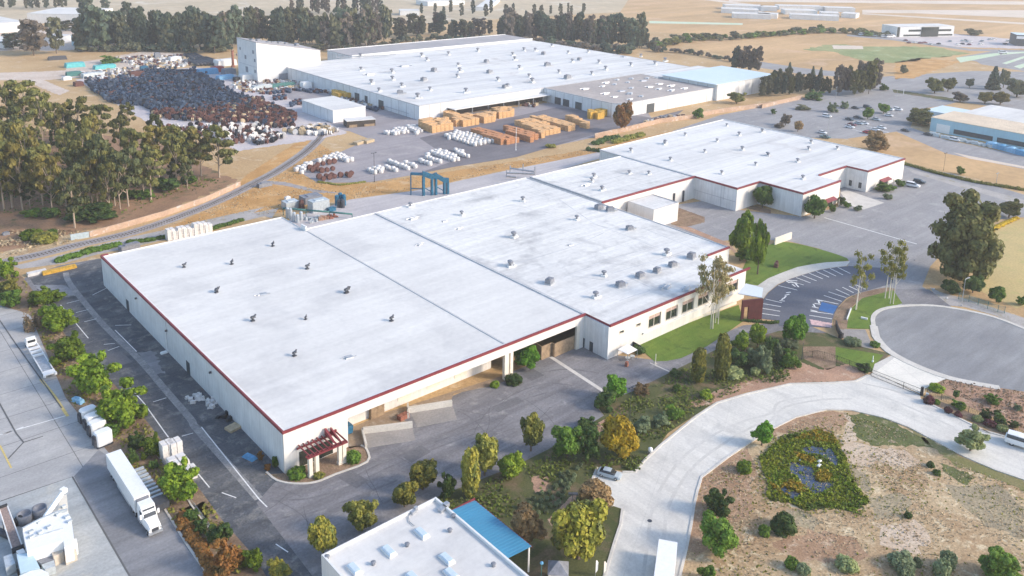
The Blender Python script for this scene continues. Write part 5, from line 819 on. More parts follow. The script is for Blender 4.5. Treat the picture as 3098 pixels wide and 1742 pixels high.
pplant('mound', 'bright', 't5', 310, 960, 860, 230, 'bright green low bush on bare soil below the grove'); pplant('mound', 'green', 't5', 510, 910, 850, 110, 'small green bush right of the bright low bush'); pplant('mound', 'olive', 't5', 440, 1000, 900, 280, 'brownish low bush in front of the bright low bush')
# far belts
QUEUE = []; fr_ = random.Random(5); FB = 'tall trees of the far left belt'
def belt(line, rows, n, h0, h1, mats, label, group, dep=9, kind='belt', wk=(.27, .47)):
    p = PTS(line); seg = [math.hypot(b[0]-a[0], b[1]-a[1]) for a, b in zip(p, p[1:])]; tot = sum(seg)
    for i in range(n):
        d = tot*(i+fr_.uniform(-.4, .4))/n; d = min(max(d, 0), tot-.01); j = 0
        while j < len(seg)-1 and d > seg[j]: d -= seg[j]; j += 1
        t = d/seg[j]; x = p[j][0]+(p[j+1][0]-p[j][0])*t; y = p[j][1]+(p[j+1][1]-p[j][1])*t; f = Vector((x-CAM.x, y-CAM.y)).normalized(); k = (i % rows)*dep+fr_.uniform(0, dep*.6); h = fr_.uniform(h0, h1)
        a_ = (kind, fr_.choice(mats), (x+f.x*k, y+f.y*k), h, h*fr_.uniform(*wk), label, 'tree' if kind == 'belt' else 'shrub', group)
        if kind == 'belt': QUEUE.append((-h*pxm((x, y)), len(QUEUE), a_))
        else: plant(*a_)
def clumpy(line, rows, n, h0, h1, mats, label, group, dep, wk):
    for part in range(6): k = [0.0, .35, .8, .2, 1.0, .55][part]; belt(line, rows, n//6, h0+(h1-h0)*k*.55, h0+(h1-h0)*(.4+.6*k), mats, label, group, dep, 'belt', wk)
clumpy('D 205 128 330 128 460 129 560 131', 4, 78, 12, 33, ['fardark', 'fardark', 'farolive'], 'dark tree in the dense far belt left of the tower', FB, 8, (.28, .55)); clumpy('D 560 124 640 116 720 116 800 122 870 132 990 108', 4, 96, 12, 34, ['fardark', 'farolive', 'farolive', 'farbrown'], 'dark tree in the dense far belt behind the tower', FB, 8, (.28, .55))
belt('D 205 130 400 131 580 132', 2, 26, 4, 8, ['fardark', 'farolive'], 'low bush at the foot of the far left belt', 'low bushes at the foot of the far left belt', 4, 'farbush', (1.0, 1.8)); belt('D 800 126 880 134 960 120 1010 112', 2, 12, 4, 8, ['farbrown', 'farolive'], 'low bush at the foot of the far belt behind the tower', 'low bushes behind the tower', 4, 'farbush', (1.0, 1.8))
for (u, v, vt, w_, m_, lab) in ((330, 540, 190, 330, 'farbrown', 'broad brown green tree standing alone at the far left edge'), (130, 480, 320, 220, 'fardark', 'dark bushy tree left of the broad brown tree'), (550, 520, 170, 190, 'farolive', 'sparse leaning tree right of the broad brown tree'), (960, 500, 60, 300, 'fardark', 'tallest dark tree at the left end of the far belt'), (860, 300, -60, 190, 'fardark', 'tall dark tree behind the left end of the far belt'), (1030, 100, -60, 110, 'fardark', 'slim dark conifer beyond the left end of the far belt'), (1240, 250, 20, 120, 'fardark', 'slim dark tree poking above the far belt'), (2090, 520, 150, 260, 'fardark', 'dark tree just left of the tower'), (640, 300, 200, 160, 'farolive', 'small tree before the broad white roofed warehouse')): pplant('belt', m_, 't1', u, v, vt, w_, lab)
for (u0, u1, n) in ((-60, 90, 3), (110, 200, 2), (250, 420, 5), (440, 700, 6)): belt('t1 %d 95 %d 90' % (u0, u1), 2, n, 12, 18, ['fardark', 'farolive'], 'far dark tree along the field edge at the top left', 'far trees at the top left', 15)
for (u, n) in ((550, 5), (1150, 8), (800, 5)): belt('t2 %d 150 %d 140' % (u-170, u+120), 2, n, 16, 24, ['fardark', 'farbrown'], 'hazy dark tree beyond the far belt', 'hazy trees beyond the far belt', 18)
FB2 = 'trees of the far right belt'
clumpy('D 1000 96 1100 97 1200 101 1300 104', 3, 36, 6, 22, ['farolive', 'fardark', 'farbrown'], 'scattered hazy tree behind the factory roof', FB2, 14, (.35, .8)); belt('D 1010 108 1120 104 1230 108', 2, 14, 4, 8, ['fardark', 'farolive'], 'low bush behind the factory roof', 'low bushes behind the factory roof', 6, 'farbush', (1.0, 1.6)); clumpy('D 1270 108 1380 112 1480 120 1560 126 1645 126', 4, 84, 10, 31, ['fardark', 'farolive', 'fardark', 'farbrown'], 'dark tree in the dense far belt right of the factory roof centre', FB2, 9, (.28, .6)); belt('D 1265 113 1400 122 1520 135 1600 140', 2, 22, 6, 10, ['farbrown', 'fardark'], 'brown purple bush at the rear wall of the factory', 'bushes at the rear wall of the factory', 7, 'farbush', (1.0, 1.6)); belt('D 1060 40 1200 45 1330 50 1480 40', 2, 18, 10, 18, ['farolive', 'fardark'], 'faint tree among the far pale sheds', 'faint trees among the far pale sheds', 25)
belt('D 1640 122 1700 112 1760 104 1860 100 1960 92 2060 84 2130 86 2240 96', 2, 56, 4, 8, ['green', 'farolive', 'euc'], 'low green bush in the hedgerow across the dry field', 'hedgerow bushes across the dry field', 10, 'farbush', (1.2, 2.0)); belt('D 1640 130 1740 136 1850 158', 1, 16, 3, 5, ['fardark', 'farbrown'], 'low bush along the rear fence of the factory', 'low bushes along the rear factory fence', 5, 'farbush', (1.2, 1.8))
belt('t3 2200 690 2330 700 2480 720', 2, 7, 14, 19, ['farbrown', 'fardark'], 'brown grey tree in the clump at the far right corner of the factory', 'clump at the far right corner of the factory', 6); belt('t4 20 960 150 945 300 935 420 925', 3, 17, 11, 16, ['fardark', 'farolive', 'euc'], 'slim dark green tree along the right end wall of the factory', 'trees along the right end wall of the factory', 6, 'belt', (.3, .42)); belt('t4 440 900 560 920 700 925', 2, 9, 8, 12, ['fardark', 'eucdark'], 'dark bushy tree between the factory end and the brown clump', 'dark trees beside the brown clump', 6); belt('t4 760 930 900 940 1050 920 1140 880', 3, 15, 15, 21, ['farbrown', 'farbrown', 'euc'], 'brown grey tree in the large clump at the car park corner', 'large brown clump at the car park corner', 6)
for r_ in [('conifer', 'fardark', 't4', 290, 700, 600, 60, 'small conifer on the rear road, leftmost of three'), ('conifer', 'fardark', 't4', 515, 760, 640, 65, 'small conifer on the rear road, middle of three'), ('conifer', 'fardark', 't4', 590, 770, 650, 70, 'small conifer on the rear road, rightmost of three'), ('tree', 'euc', 't4', 1700, 920, 750, 190, 'spreading green tree left of the street pair'), ('tree', 'euc', 't4', 1830, 900, 755, 170, 'spreading green tree right of the street pair'), ('conifer', 'fardark', 't4', 2270, 870, 640, 160, 'tall dark conifer near the right edge'), ('tree', 'farolive', 't4', 2370, 860, 670, 130, 'olive tree beside the tall dark conifer'), ('tree', 'farolive', 't4', 2500, 960, 760, 260, 'broad olive tree mass at the right edge'), ('tree', 'eucyel', 't4', 2190, 1020, 890, 190, 'yellow green tree behind the cream roof building, left'), ('tree', 'eucyel', 't4', 2340, 1030, 890, 210, 'yellow green tree behind the cream roof building, right'), ('tree', 'farolive', 't4', 2040, 860, 760, 110, 'small pale tree on the street median'), ('tree', 'farbrown', 't4', 1950, 1000, 900, 170, 'brown spreading tree by the street'), ('dense', 'euc', 't4', 1560, 1230, 1070, 270, 'large dark green hedge tree at the corner of the pale blue building'),
           ('round', 'green', 't4', 1050, 1170, 1055, 120, 'round green tree among the parked cars, left one'), ('round', 'green', 't4', 1205, 1110, 1015, 115, 'round green tree among the parked cars, right one'), ('shrub', 'grey', 't4', 700, 1100, 1000, 120, 'grey green shrub on the car park island'), ('shrub', 'grey', 't4', 830, 1060, 985, 100, 'grey shrub right of the car park island shrub'), ('shrub', 'dark', 't4', 130, 1115, 1055, 60, 'small dark shrub on the bare gravel behind the stepped warehouse'), ('tree', 'farbrown', 't4', 250, 1230, 1115, 130, 'brown small tree on the gravel, left of a pair'), ('tree', 'brown', 't4', 370, 1290, 1175, 120, 'brown small tree on the gravel, right of a pair'), ('shrub', 'farbrown', 't4', 190, 1250, 1195, 110, 'low brown shrub beside the brown pair'), ('shrub', 'dark', 't4', 520, 980, 890, 220, 'dark green bushes at the end of the tan wall'), ('shrub', 'farolive', 't4', 1400, 720, 630, 100, 'bush beside the bare verge of the street'), ('shrub', 'farolive', 't4', 2080, 350, 280, 170, 'olive bush right of the two storey office'), ('shrub', 'green', 't4', 1210, 885, 815, 100, 'dark green bush at the end of the brown clump'), ('shrub', 'farolive', 't4', 420, 1080, 1030, 160, 'low green bush strip on the gravel edge'),
           ('tree', 'rust', 't3', 1115, 1310, 985, 260, 'dark red brown sparse tree standing alone by the railway wall'), ('shrub', 'green', 't3', 1870, 1160, 1045, 110, 'green bush on the tan railway wall'), ('shrub', 'olive', 't3', 430, 1448, 1410, 130, 'dry orange bush beside the works road'), ('shrub', 'green', 't1', 1080, 630, 545, 210, 'dark green bush in the storage yard at the left'), ('tree', 'euc', 't3', 2240, 1020, 895, 190, 'green bushy tree at the front corner of the blue roofed wing')]: pplant(*r_)
# ground cover nobody could count
def cover(name, polys, n, size, hgt, mat, seed, clump=0, asp=1.0, avoid=()):
    av = [PTS(s) for s in avoid]
    g = np.random.default_rng(seed); pts = []
    for s in polys:
        p = PTS(s) if isinstance(s, str) else s; xs = [q[0] for q in p]; ys = [q[1] for q in p]; k = 0; A = (max(xs)-min(xs))*(max(ys)-min(ys)); tgt = n/len(polys); tries = 0
        while k < tgt and tries < tgt*12:
            tries += 1; x, y = g.uniform(min(xs), max(xs)), g.uniform(min(ys), max(ys))
            if clump and math.sin(x*clump+seed)*math.sin(y*clump*1.3)+g.normal()*.35 < 0: continue
            if any(inside((x, y), q) for q in av) and g.random() < .93: continue
            if inside((x, y), p): pts.append((x, y, g.uniform(.05, hgt))); k += 1
    C = np.array(pts); m = len(C); N = unit(g.normal(size=(m, 3))*.6+np.array([0, 0, .8])); T = unit(np.cross(N, g.normal(size=(m, 3)))); s = size*g.uniform(.5, 1.5, m); V = leafquads(C, N, T, s, s*asp)
    me = bpy.data.meshes.new(name); me.from_pydata([tuple(v) for v in V], [], [(4*i, 4*i+1, 4*i+2, 4*i+3) for i in range(m)]); me.materials.append(L[mat]); o = inst(name, me); o['kind'] = 'stuff'; return o
MARSH = ['v4 0 300 220 90 400 60 560 30 700 80 770 170 850 330 900 500 960 600 1080 740 950 790 960 850 800 800 640 790 450 820 310 740 90 720 70 640 90 560 30 420']
WATER = ['v4 400 215 520 190 700 215 770 330 765 395 680 330 600 280 450 262', 'v4 275 360 340 345 520 400 560 530 735 540 700 580 560 660 430 610 370 500 300 440', 'v4 180 585 260 590 420 660 330 705 220 640']
cover('marsh_plants', MARSH, 5600, .2, .4, 'marsh', 1, avoid=WATER); cover('marsh_plants', ['v4 -60 320 180 60 380 20 600 -10 760 60 860 180 1000 420 1090 600 1150 760 1000 840 980 900 800 850 640 830 460 880 270 790 40 760 20 600'], 1300, .16, .25, 'olive', 11, .9, avoid=WATER)
cover('marsh_plants', ['v4 0 330 60 420 120 600 240 680 330 690 430 640 520 610 480 560 380 560 300 520 180 600 110 560 60 420', 'v4 350 120 560 30 720 90 770 170 640 160 520 140', 'v4 520 470 640 420 700 480 680 530 560 540', 'v4 330 250 460 290 550 330 500 370 400 330'], 2600, .19, .45, 'marshyel', 2, avoid=WATER)
cover('rough_ground_cover', ['D 980 1330 1100 1260 1300 1180 1380 1140 1520 1050 1600 995 1700 940 1800 890 1890 860 1960 850 1990 960 1920 965 1800 1005 1680 1085 1600 1195 1560 1170 1500 1190 1470 1300 1300 1320 1230 1420 1150 1420'], 5600, .2, .35, 'cover', 3, .35, avoid=['v3 60 760 480 520 640 360 780 360 760 520 700 700 480 900 280 920 60 880'])
cover('dry_tufts', ['v3 1760 1500 1900 520 2200 330 2340 200 u4 400 1320 850 1250 1500 1448 v4 1700 250 2574 620 3000 800 3000 1600'], 7000, .10, .16, 'drytuft', 4, .25); cover('scrub_weeds', ['v3 1760 1500 1900 520 2200 330 2340 200 u4 400 1320 850 1250 1500 1448 v4 1700 250 2574 620 3000 800 3000 1600'], 2200, .13, .2, 'olive', 5, .15)
cover('grove_litter', [gp], 4500, .3, .4, 'cover', 6, .2); cover('dry_tufts', ['t5 100 860 700 860 1000 870 600 1000 100 1100 -100 1100'], 700, .25, .4, 'drytuft', 7, .4); cover('bank_weeds', ['q7 690 600 760 560 860 550 2000 740 2000 1300 1300 1000 860 700'], 900, .15, .25, 'tan', 8); cover('strip_weeds', ['D 60 705 170 855 330 1015 480 1205 560 1315 640 1405 600 1450 470 1365 395 1245 270 1130 165 995 75 785'], 2600, .2, .5, 'olive', 9, .3)
cover('grass_tufts', ['D 380 590 560 510 700 440 760 400 800 360 850 390 740 425 800 462 930 462 1040 445 1300 405 1500 372 1505 382 1250 432 1040 478 880 500 700 535 520 560 420 590'], 3500, .16, .22, 'drytuft', 10, .2)

# of the far trees the largest seen are single trees, the rest is one wood
QUEUE.sort(); n_single = sum(1 for o in COL.objects if o.get('category') == 'tree'); room = max(0, 292-n_single)
for q in QUEUE[:room]: plant(*q[2])
V_, Q_, I_ = [], [], []; wm = []; off = 0
for (_, _, (kind, mat, xy, h, w, lab, cat, grp)) in QUEUE[room:]:
    me = PROTO[kind][PICK.randrange(3)][0]; v = np.empty(len(me.vertices)*3, 'f'); me.vertices.foreach_get('co', v); v = v.reshape(-1, 3); a = PICK.uniform(0, 6.28); ca, sa = math.cos(a), math.sin(a)
    V_.append(np.stack([xy[0]+w*(v[:, 0]*ca-v[:, 1]*sa), xy[1]+w*(v[:, 0]*sa+v[:, 1]*ca), v[:, 2]*h], 1)); f = np.empty(len(me.loops), 'i'); me.loops.foreach_get('vertex_index', f); Q_.append(f+off); off += len(v)
    if mat not in wm: wm.append(mat)
    I_.append(np.full(len(f)//4, wm.index(mat), 'i'))
if V_:
    V_, Q_, I_ = np.concatenate(V_), np.concatenate(Q_), np.concatenate(I_); me = bpy.data.meshes.new('far_wood'); me.vertices.add(len(V_)); me.vertices.foreach_set('co', V_.astype('f').ravel()); me.loops.add(len(Q_)); me.loops.foreach_set('vertex_index', Q_.astype('i')); me.polygons.add(len(Q_)//4); me.polygons.foreach_set('loop_start', np.arange(0, len(Q_), 4, dtype='i'))
    for k in wm: me.materials.append(L[k])
    me.polygons.foreach_set('material_index', I_); me.update(calc_edges=True); me.validate(); o = inst('far_wood', me); o['kind'] = 'stuff'
# ---------------------------------------------------------------- things in the yards, on the roads and on the verges
TL['g5'] = (2780, 800, 8.045)
def gm(name, c, **k): M[name] = plain(name, c, **k); return M[name]
gm('reelblack', (.032, .055, .10), var=.4, rough=.6); gm('reelblue', (.055, .095, .16), var=.35, rough=.6); gm('reeldk', (.018, .022, .032), var=.3, rough=.7); gm('reelbrown', (.115, .05, .042), var=.35, rough=.8); gm('reelwhite', (.68, .65, .62), var=.12); gm('reeltan', (.46, .36, .23), var=.25); gm('carwhite', (.78, .78, .78), rough=.3, var=.03); gm('carsilver', (.40, .46, .50), rough=.3, var=.03); gm('carred', (.42, .02, .04), rough=.3, var=.05); gm('cardark', (.035, .045, .055), rough=.3, var=.05); gm('carmaroon', (.17, .03, .05), rough=.3, var=.05); gm('carteal', (.10, .17, .18), rough=.35, var=.05)
gm('tyre', (.025, .025, .027), rough=.9); gm('truckglass', (.03, .035, .04), rough=.1, spec=.8); gm('teal', (.10, .42, .44), var=.25); gm('tarpblue', (.20, .42, .62), var=.2); gm('contblue', (.10, .30, .50), var=.25); gm('contred', (.38, .08, .06), var=.25); gm('silver', (.50, .54, .56), rough=.4, metal=.3, var=.18); gm('steelblue', (.018, .125, .215), var=.3); gm('fencegreen', (.05, .17, .16), var=.2); gm('black', (.02, .022, .026), var=.2); gm('yellowp', (.58, .34, .05), var=.3); gm('palebluecab', (.50, .64, .72), rough=.35, var=.06)
M['lumber'] = plain('orange_lumber', (.64, .385, .185), .85, 0, .32, 2.2); M['lumberred'] = plain('red_brown_lumber', (.47, .22, .105), .85, 0, .35, 2.2); M['block'] = plain('concrete_block', (.50, .44, .37), .9, 0, .15); M['beltmat'] = plain('belt', (.26, .20, .18), .9, 0, .3, 3); M['tanwall'] = ground('tan_wall_paint', (.50, .35, .25), (.42, .29, .21), .25, (.56, .50, .45), .45, fine=(1.5, .15)); M['greywall'] = plain('grey_wall_paint', (.42, .50, .53), .8, 0, .15)
# railway: rails, sleepers; walls along it
def along(p, step):
    out = []; rest = 0
    for a, b in zip(p, p[1:]):
        l = math.hypot(b[0]-a[0], b[1]-a[1]); d = rest
        while d < l: t = d/l; out.append((a[0]+(b[0]-a[0])*t, a[1]+(b[1]-a[1])*t, math.atan2(b[1]-a[1], b[0]-a[0]))); d += step
        rest = d-l
    return out
b = MB()
for (x, y, a) in along(trk, 1.1): b.obox((x, y, .04), .3, 2.6, .12, a, 1)
for s_ in (-.75, .75):
    q = [(x-math.sin(a)*s_, y+math.cos(a)*s_) for (x, y, a) in along(trk, 4)]; b.ribbon(q, .16, .12, .30, False, 0)
structure(b.build('railway_track', [M['ventgrey'], M['barkdark']]))
def wall_line(s, h, mat, label, w=.35, name='wall', cat='wall'): b = MB(); p = PTS(s); b.ribbon(p, w, 0, h); return tag(b.build(name, M[mat], None, False, (p[0][0], p[0][1], 0)), label, cat)
wall_line('t5 690 955 870 925', 1.9, 'greywall', 'pale grey end piece of the low wall beside the railway curve'); wall_line('t5 874 924 1200 835 1600 720 2000 580 2340 425', 1.9, 'tanwall', 'long peach painted low wall beside the railway curve under the grove'); wall_line('t3 860 1345 1180 1275 1500 1195 1810 1155 1900 1130 2100 1095 2574 1032 t4 20 1055 200 1010 410 965', 2.4, 'tanwall', 'long tan low wall between the works road and the stepped warehouse')
# cable reels: about three hundred single ones, the rest of the crowded yard as one mass
def reel_mb(b, x, y, z, r, w, a, n=10, mi=0, mj=0):
    dx, dy = math.cos(a)*w/2, math.sin(a)*w/2
    for s_ in (-1, 1): b.tube((x+dx*s_*.8, y+dy*s_*.8, z+r), (x+dx*s_, y+dy*s_, z+r), r, r, n, mi)
    b.tube((x-dx*.8, y-dy*.8, z+r), (x+dx*.8, y+dy*.8, z+r), r*.72, r*.72, n, mj, False)
def reel_me(r, w): b = MB(); reel_mb(b, 0, 0, 0, r, w, 0, 12); return b.mesh('reel', M['reelblack'])
RM = [reel_me(1.15, 1.1), reel_me(.95, 1.0), reel_me(1.3, 1.3)]; rr = random.Random(21); cand = []
for mat, step, zs, s in (('reelblack', 2.25, 2, 't1 830 800 1100 790 1380 770 1400 690 1900 700 2100 800 2250 900 2420 960 2350 1060 2000 1060 1450 1080 1350 1030 1090 1010 1000 960 900 890'), ('reelbrown', 2.6, 1, 't1 1450 1085 2000 1065 2450 965 2574 960 t2 100 1000 260 1060 420 1130 400 1240 100 1260 t1 2574 1200 2100 1200 1800 1180 1500 1150'), ('reelwhite', 3.3, 1, 't1 1550 1250 1900 1230 2200 1220 2574 1230 t2 200 1290 100 1335 t1 2574 1375 2200 1430 2100 1330 1700 1320'), ('reeltan', 2.3, 1, 't2 300 1290 700 1230 830 1290 700 1330 450 1320'), ('reelwhite', 2.3, 1, 't2 0 1360 220 1310 320 1330 140 1410 0 1420')):
    for (x, y) in scatter(PTS(s), step, rr, .14): 
        m_ = mat
        if mat == 'reelblack': m_ = rr.choice(['reelblack']*5+['reelblue']*3+['reeldk']*2)
        if mat == 'reelblack' and rr.random() < .06: m_ = 'reelbrown'
        if mat == 'reelbrown': m_ = rr.choice(['reelbrown']*7+['reeltan', 'reelblack', 'reeldk'])
        if mat == 'reelwhite': m_ = rr.choice(['reelwhite', 'reelbrown', 'reeldk', 'reelbrown', 'reelwhite'])
        if mat == 'reeltan': m_ = rr.choice(['reeltan', 'reeltan', 'reelblack', 'reelwhite'])
        cand.append((-pxm((x, y)), x, y, m_, rr.random()*3.14))
cand.sort(); NAMEC = {'reelblack': 'blue black', 'reelbrown': 'dark brown', 'reelwhite': 'white', 'reeltan': 'tan', 'reelblue': 'slate blue', 'reeldk': 'black'}
for (k, x, y, m_, a) in cand[:290]:
    o = inst('cable_reel', rr.choice(RM), None, M[m_], (x, y, .05)); o.rotation_euler.z = a; tag(o, NAMEC[m_]+' cable reel standing in the near half of the crowded reel yard', 'cable reel', 'cable reels in the crowded yard')
b = MB(); mats = list(NAMEC)
for (k, x, y, m_, a) in cand[290:]:
    r = rr.uniform(.95, 1.35); reel_mb(b, x, y, .05, r, 1.1, a, 8, mats.index(m_), mats.index(m_))
    if m_ == 'reelblack' and rr.random() < .3: reel_mb(b, x+.2, y, .05+2*r, .9, 1.0, a+.5, 8, 0, 0)
b.build('cable_reels', [M[k] for k in mats])['kind'] = 'stuff'
# wrapped reels and drums in rows on the works yard
b = MB(); b.lathe((0, 0, 0), [(.95, 0), (1.0, .1), (1.0, 1.35), (.85, 1.6), (.2, 1.68)], 10); WD = b.mesh('drum', M['reelwhite'], True)
WR = 'white wrapped drums in rows on the works yard'
for i, s in enumerate(('t6 1105 275 1215 250 1290 290 1170 330', 't6 1265 245 1330 240 1440 295 1370 310', 't6 1320 195 1380 215 1530 275 1490 290', 't6 1390 160 1450 180 1650 255 1560 270', 't6 1545 150 1590 165 1760 235 1700 245', 't6 1635 135 1690 130 1830 205 1800 225', 't6 1700 110 1850 85 2050 185 1930 205', 't6 1945 90 1990 80 2110 150 2080 170', 't2 1850 1340 1990 1285 2200 1330 2350 1390 2150 1440 1900 1360', 't2 1250 1300 1460 1255 1540 1300 1290 1325', 't2 1480 1245 1560 1230 1660 1295 1590 1310', 't6 400 275 500 230 640 190 800 120 900 155 1010 185 880 200 840 180 620 205 470 310')):
    for (x, y) in scatter(PTS(s), 2.75 if i == 8 else 2.35, rr, .12): o = inst('wrapped_drum', WD, None, None, (x, y, .06)); k = rr.uniform(.85, 1.1); o.scale = (k, k, k); tag(o, 'white wrapped drum standing in a block on the works yard', 'drum', WR)
for s in ('t6 540 255 830 195 835 215 550 272', 't6 520 292 840 268 870 280 540 315', 't6 590 360 680 345 970 312 970 340 650 400'):
    for (x, y) in scatter(PTS(s), 2.6, rr, .1): o = inst('timber_reel', rr.choice(RM[:2]), None, M['reelbrown'], (x, y, .06)); o.rotation_euler.z = 1.57; tag(o, 'dark brown reel in the short rows at the near corner of the works yard', 'cable reel', 'brown reels at the near corner of the works yard')
for s in ('t2 20 930 360 870 360 905 30 930', 't2 360 1000 490 970 490 1015 370 1040', 't2 190 945 330 930 330 975 200 990', 't2 370 880 600 880 760 900 560 910', 't2 1080 1050 1280 1060 1180 1100'):
    for (x, y) in scatter(PTS(s), 2.8, rr, .1): o = inst('drum', WD, None, M['reelblack' if rr.random() < .7 else 'reelbrown'], (x, y, .06)); tag(o, 'dark drum grouped on the apron between the reel yard and the factory', 'drum', 'dark drums beside the factory')
# timber stacks
LMS = []
for k in range(3):
    b = MB(); q = random.Random(k)
    for i in range(8):
        for j in range(2): b.obox((q.uniform(-.06, .06), -.62+1.24*j, i*.36), 2.4, 1.18, .31, q.uniform(-.03, .03))
    LMS.append(b.mesh('pallet_stack', M['lumber']))
for s, mat, hh in (('t2 1610 1230 1700 1295 1920 1275 1895 1200', 'lumber', 1.35), ('t2 1930 1180 1970 1225 2030 1240 2190 1220 2110 1160', 'lumber', 1.2), ('t2 2130 1170 2200 1200 2370 1190 2330 1140', 'lumber', 1.2), ('t2 2330 1100 2390 1165 2530 1130 2500 1090', 'lumber', 1.2), ('t2 1840 1150 1960 1190 1990 1160 1900 1110', 'lumber', 1.2), ('t3 0 1270 0 1330 230 1400 310 1350', 'lumberred', 1), ('t2 2120 1300 2200 1290 2574 1390 2400 1420', 'lumberred', 1), ('t3 -100 1370 0 1345 130 1390 0 1420', 'lumberred', .8),
                   ('t3 100 1220 340 1340 540 1300 230 1190', 'lumber', 1), ('t3 240 1180 600 1290 690 1265 400 1170', 'lumber', 1), ('t3 580 1165 780 1265 820 1250 640 1150', 'lumber', 1), ('t3 790 1125 800 1165 955 1160 950 1115', 'yellowp', 1.3), ('t2 780 930 790 965 950 970 960 930', 'yellowp', 1.2)):
    for (x, y) in scatter(PTS(s), 2.62, rr, .03): o = inst('pallet_stack', rr.choice(LMS), None, M[mat], (x, y, .06)); o.scale.z = hh*rr.uniform(.9, 1.08); tag(o, {'lumber': 'orange timber pallet stack on the works yard', 'lumberred': 'red brown timber stack in the low rows on the works yard', 'yellowp': 'yellow timber crate stack against the factory wall'}[mat], 'pallet stack', 'timber stacks on the works yard')
for (u, v) in ((1030, 1400), (1120, 1385)): crate('lumber_bundle', 'tan lumber bundle at the edge of the works yard, '+('left' if u < 1100 else 'right')+' one of two', 'lumber', 't2', u, v, 5.5, 3, 1.3, .3, 'reeltan', 'lumber bundles at the yard edge')
# sacks
b = MB(); q = random.Random(2)
for k in range(4):
    for i in range(2):
        for j in range(2): b.obox((-.55+1.1*i, -.55+1.1*j, k*.8), 1.06, 1.06, .74, q.uniform(-.08, .08), 0, .9)
SACK = b.mesh('sack_pallet', M['reelwhite'])
for (t, u, v, sx, sz, lab) in (('l2', 1975, 1090, 1.0, 1.15, 'tall white bagged pallet beside the side car park, left one'), ('l2', 2140, 1050, 1.0, 1.15, 'tall white bagged pallet beside the side car park, right one'), ('l2', 2190, 1330, 1.5, .85, 'broad white bagged pallet half hidden by the yellow green bush'), ('l2', 2440, 1440, .8, .7, 'white bagged pallet right of the yellow green bush')): x, y = G(t, u, v); o = inst('sack_pallet', SACK, None, None, (x, y, .05)); o.scale = (sx, sx, sz); tag(o, lab, 'sacks')
for i in range(8): x, y = G('t5', 1660+i*52, 945-i*9); o = inst('sack_pallet', SACK, None, None, (x, y, .05)); o.scale = (1.1, 1.1, rr.uniform(.9, 1.3)); tag(o, 'white bagged pallet in the row behind the nearest warehouse', 'sacks', 'bagged pallets behind the warehouse')
# ---- vehicles
def car_thing(label, loc, rz, col, cat='car', group=None, k=1.0, kind='sedan'):
    t = thing('parked_car' if cat == 'car' else cat.replace(' ', '_'), label, cat, loc, rz, group); t.scale = (k, k, k)
    for nm, me, m_ in CARS[kind]: inst(nm, me, t, col if m_ == 'body' else None)
    for i, (x, y) in enumerate(((1.4, .8), (1.4, -.8), (-1.35, .8), (-1.35, -.8))): inst('wheel', WHEEL, t, None, (x, y, .33))
    return t
b = MB(); b.tube((0, -.11, 0), (0, .11, 0), .33, .33, 12, 0); b.tube((0, -.12, 0), (0, .12, 0), .18, .18, 8, 1); WHEEL = b.mesh('wheel', [M['tyre'], M['metal']])
def loft(secs, mat, name):                                          # secs: (x, halfwidth bottom, halfwidth top, z0, z1)
    b = MB(); v = []
    for (x, wb, wt, z0, z1) in secs: v += [(x, -wb, z0), (x, -wb*1.02, (z0+z1)/2), (x, -wt, z1), (x, wt, z1), (x, wb*1.02, (z0+z1)/2), (x, wb, z0)]
    n = len(secs); f = [(i*6+j, i*6+(j+1) % 6, (i+1)*6+(j+1) % 6, (i+1)*6+j) for i in range(n-1) for j in range(6)]+[tuple(range(6)), tuple(range((n-1)*6, n*6))[::-1]]
    b.add(v, f); me = b.mesh(name, mat); bm = bmesh.new(); bm.from_mesh(me); bmesh.ops.recalc_face_normals(bm, faces=bm.faces); bm.to_mesh(me); bm.free(); return me
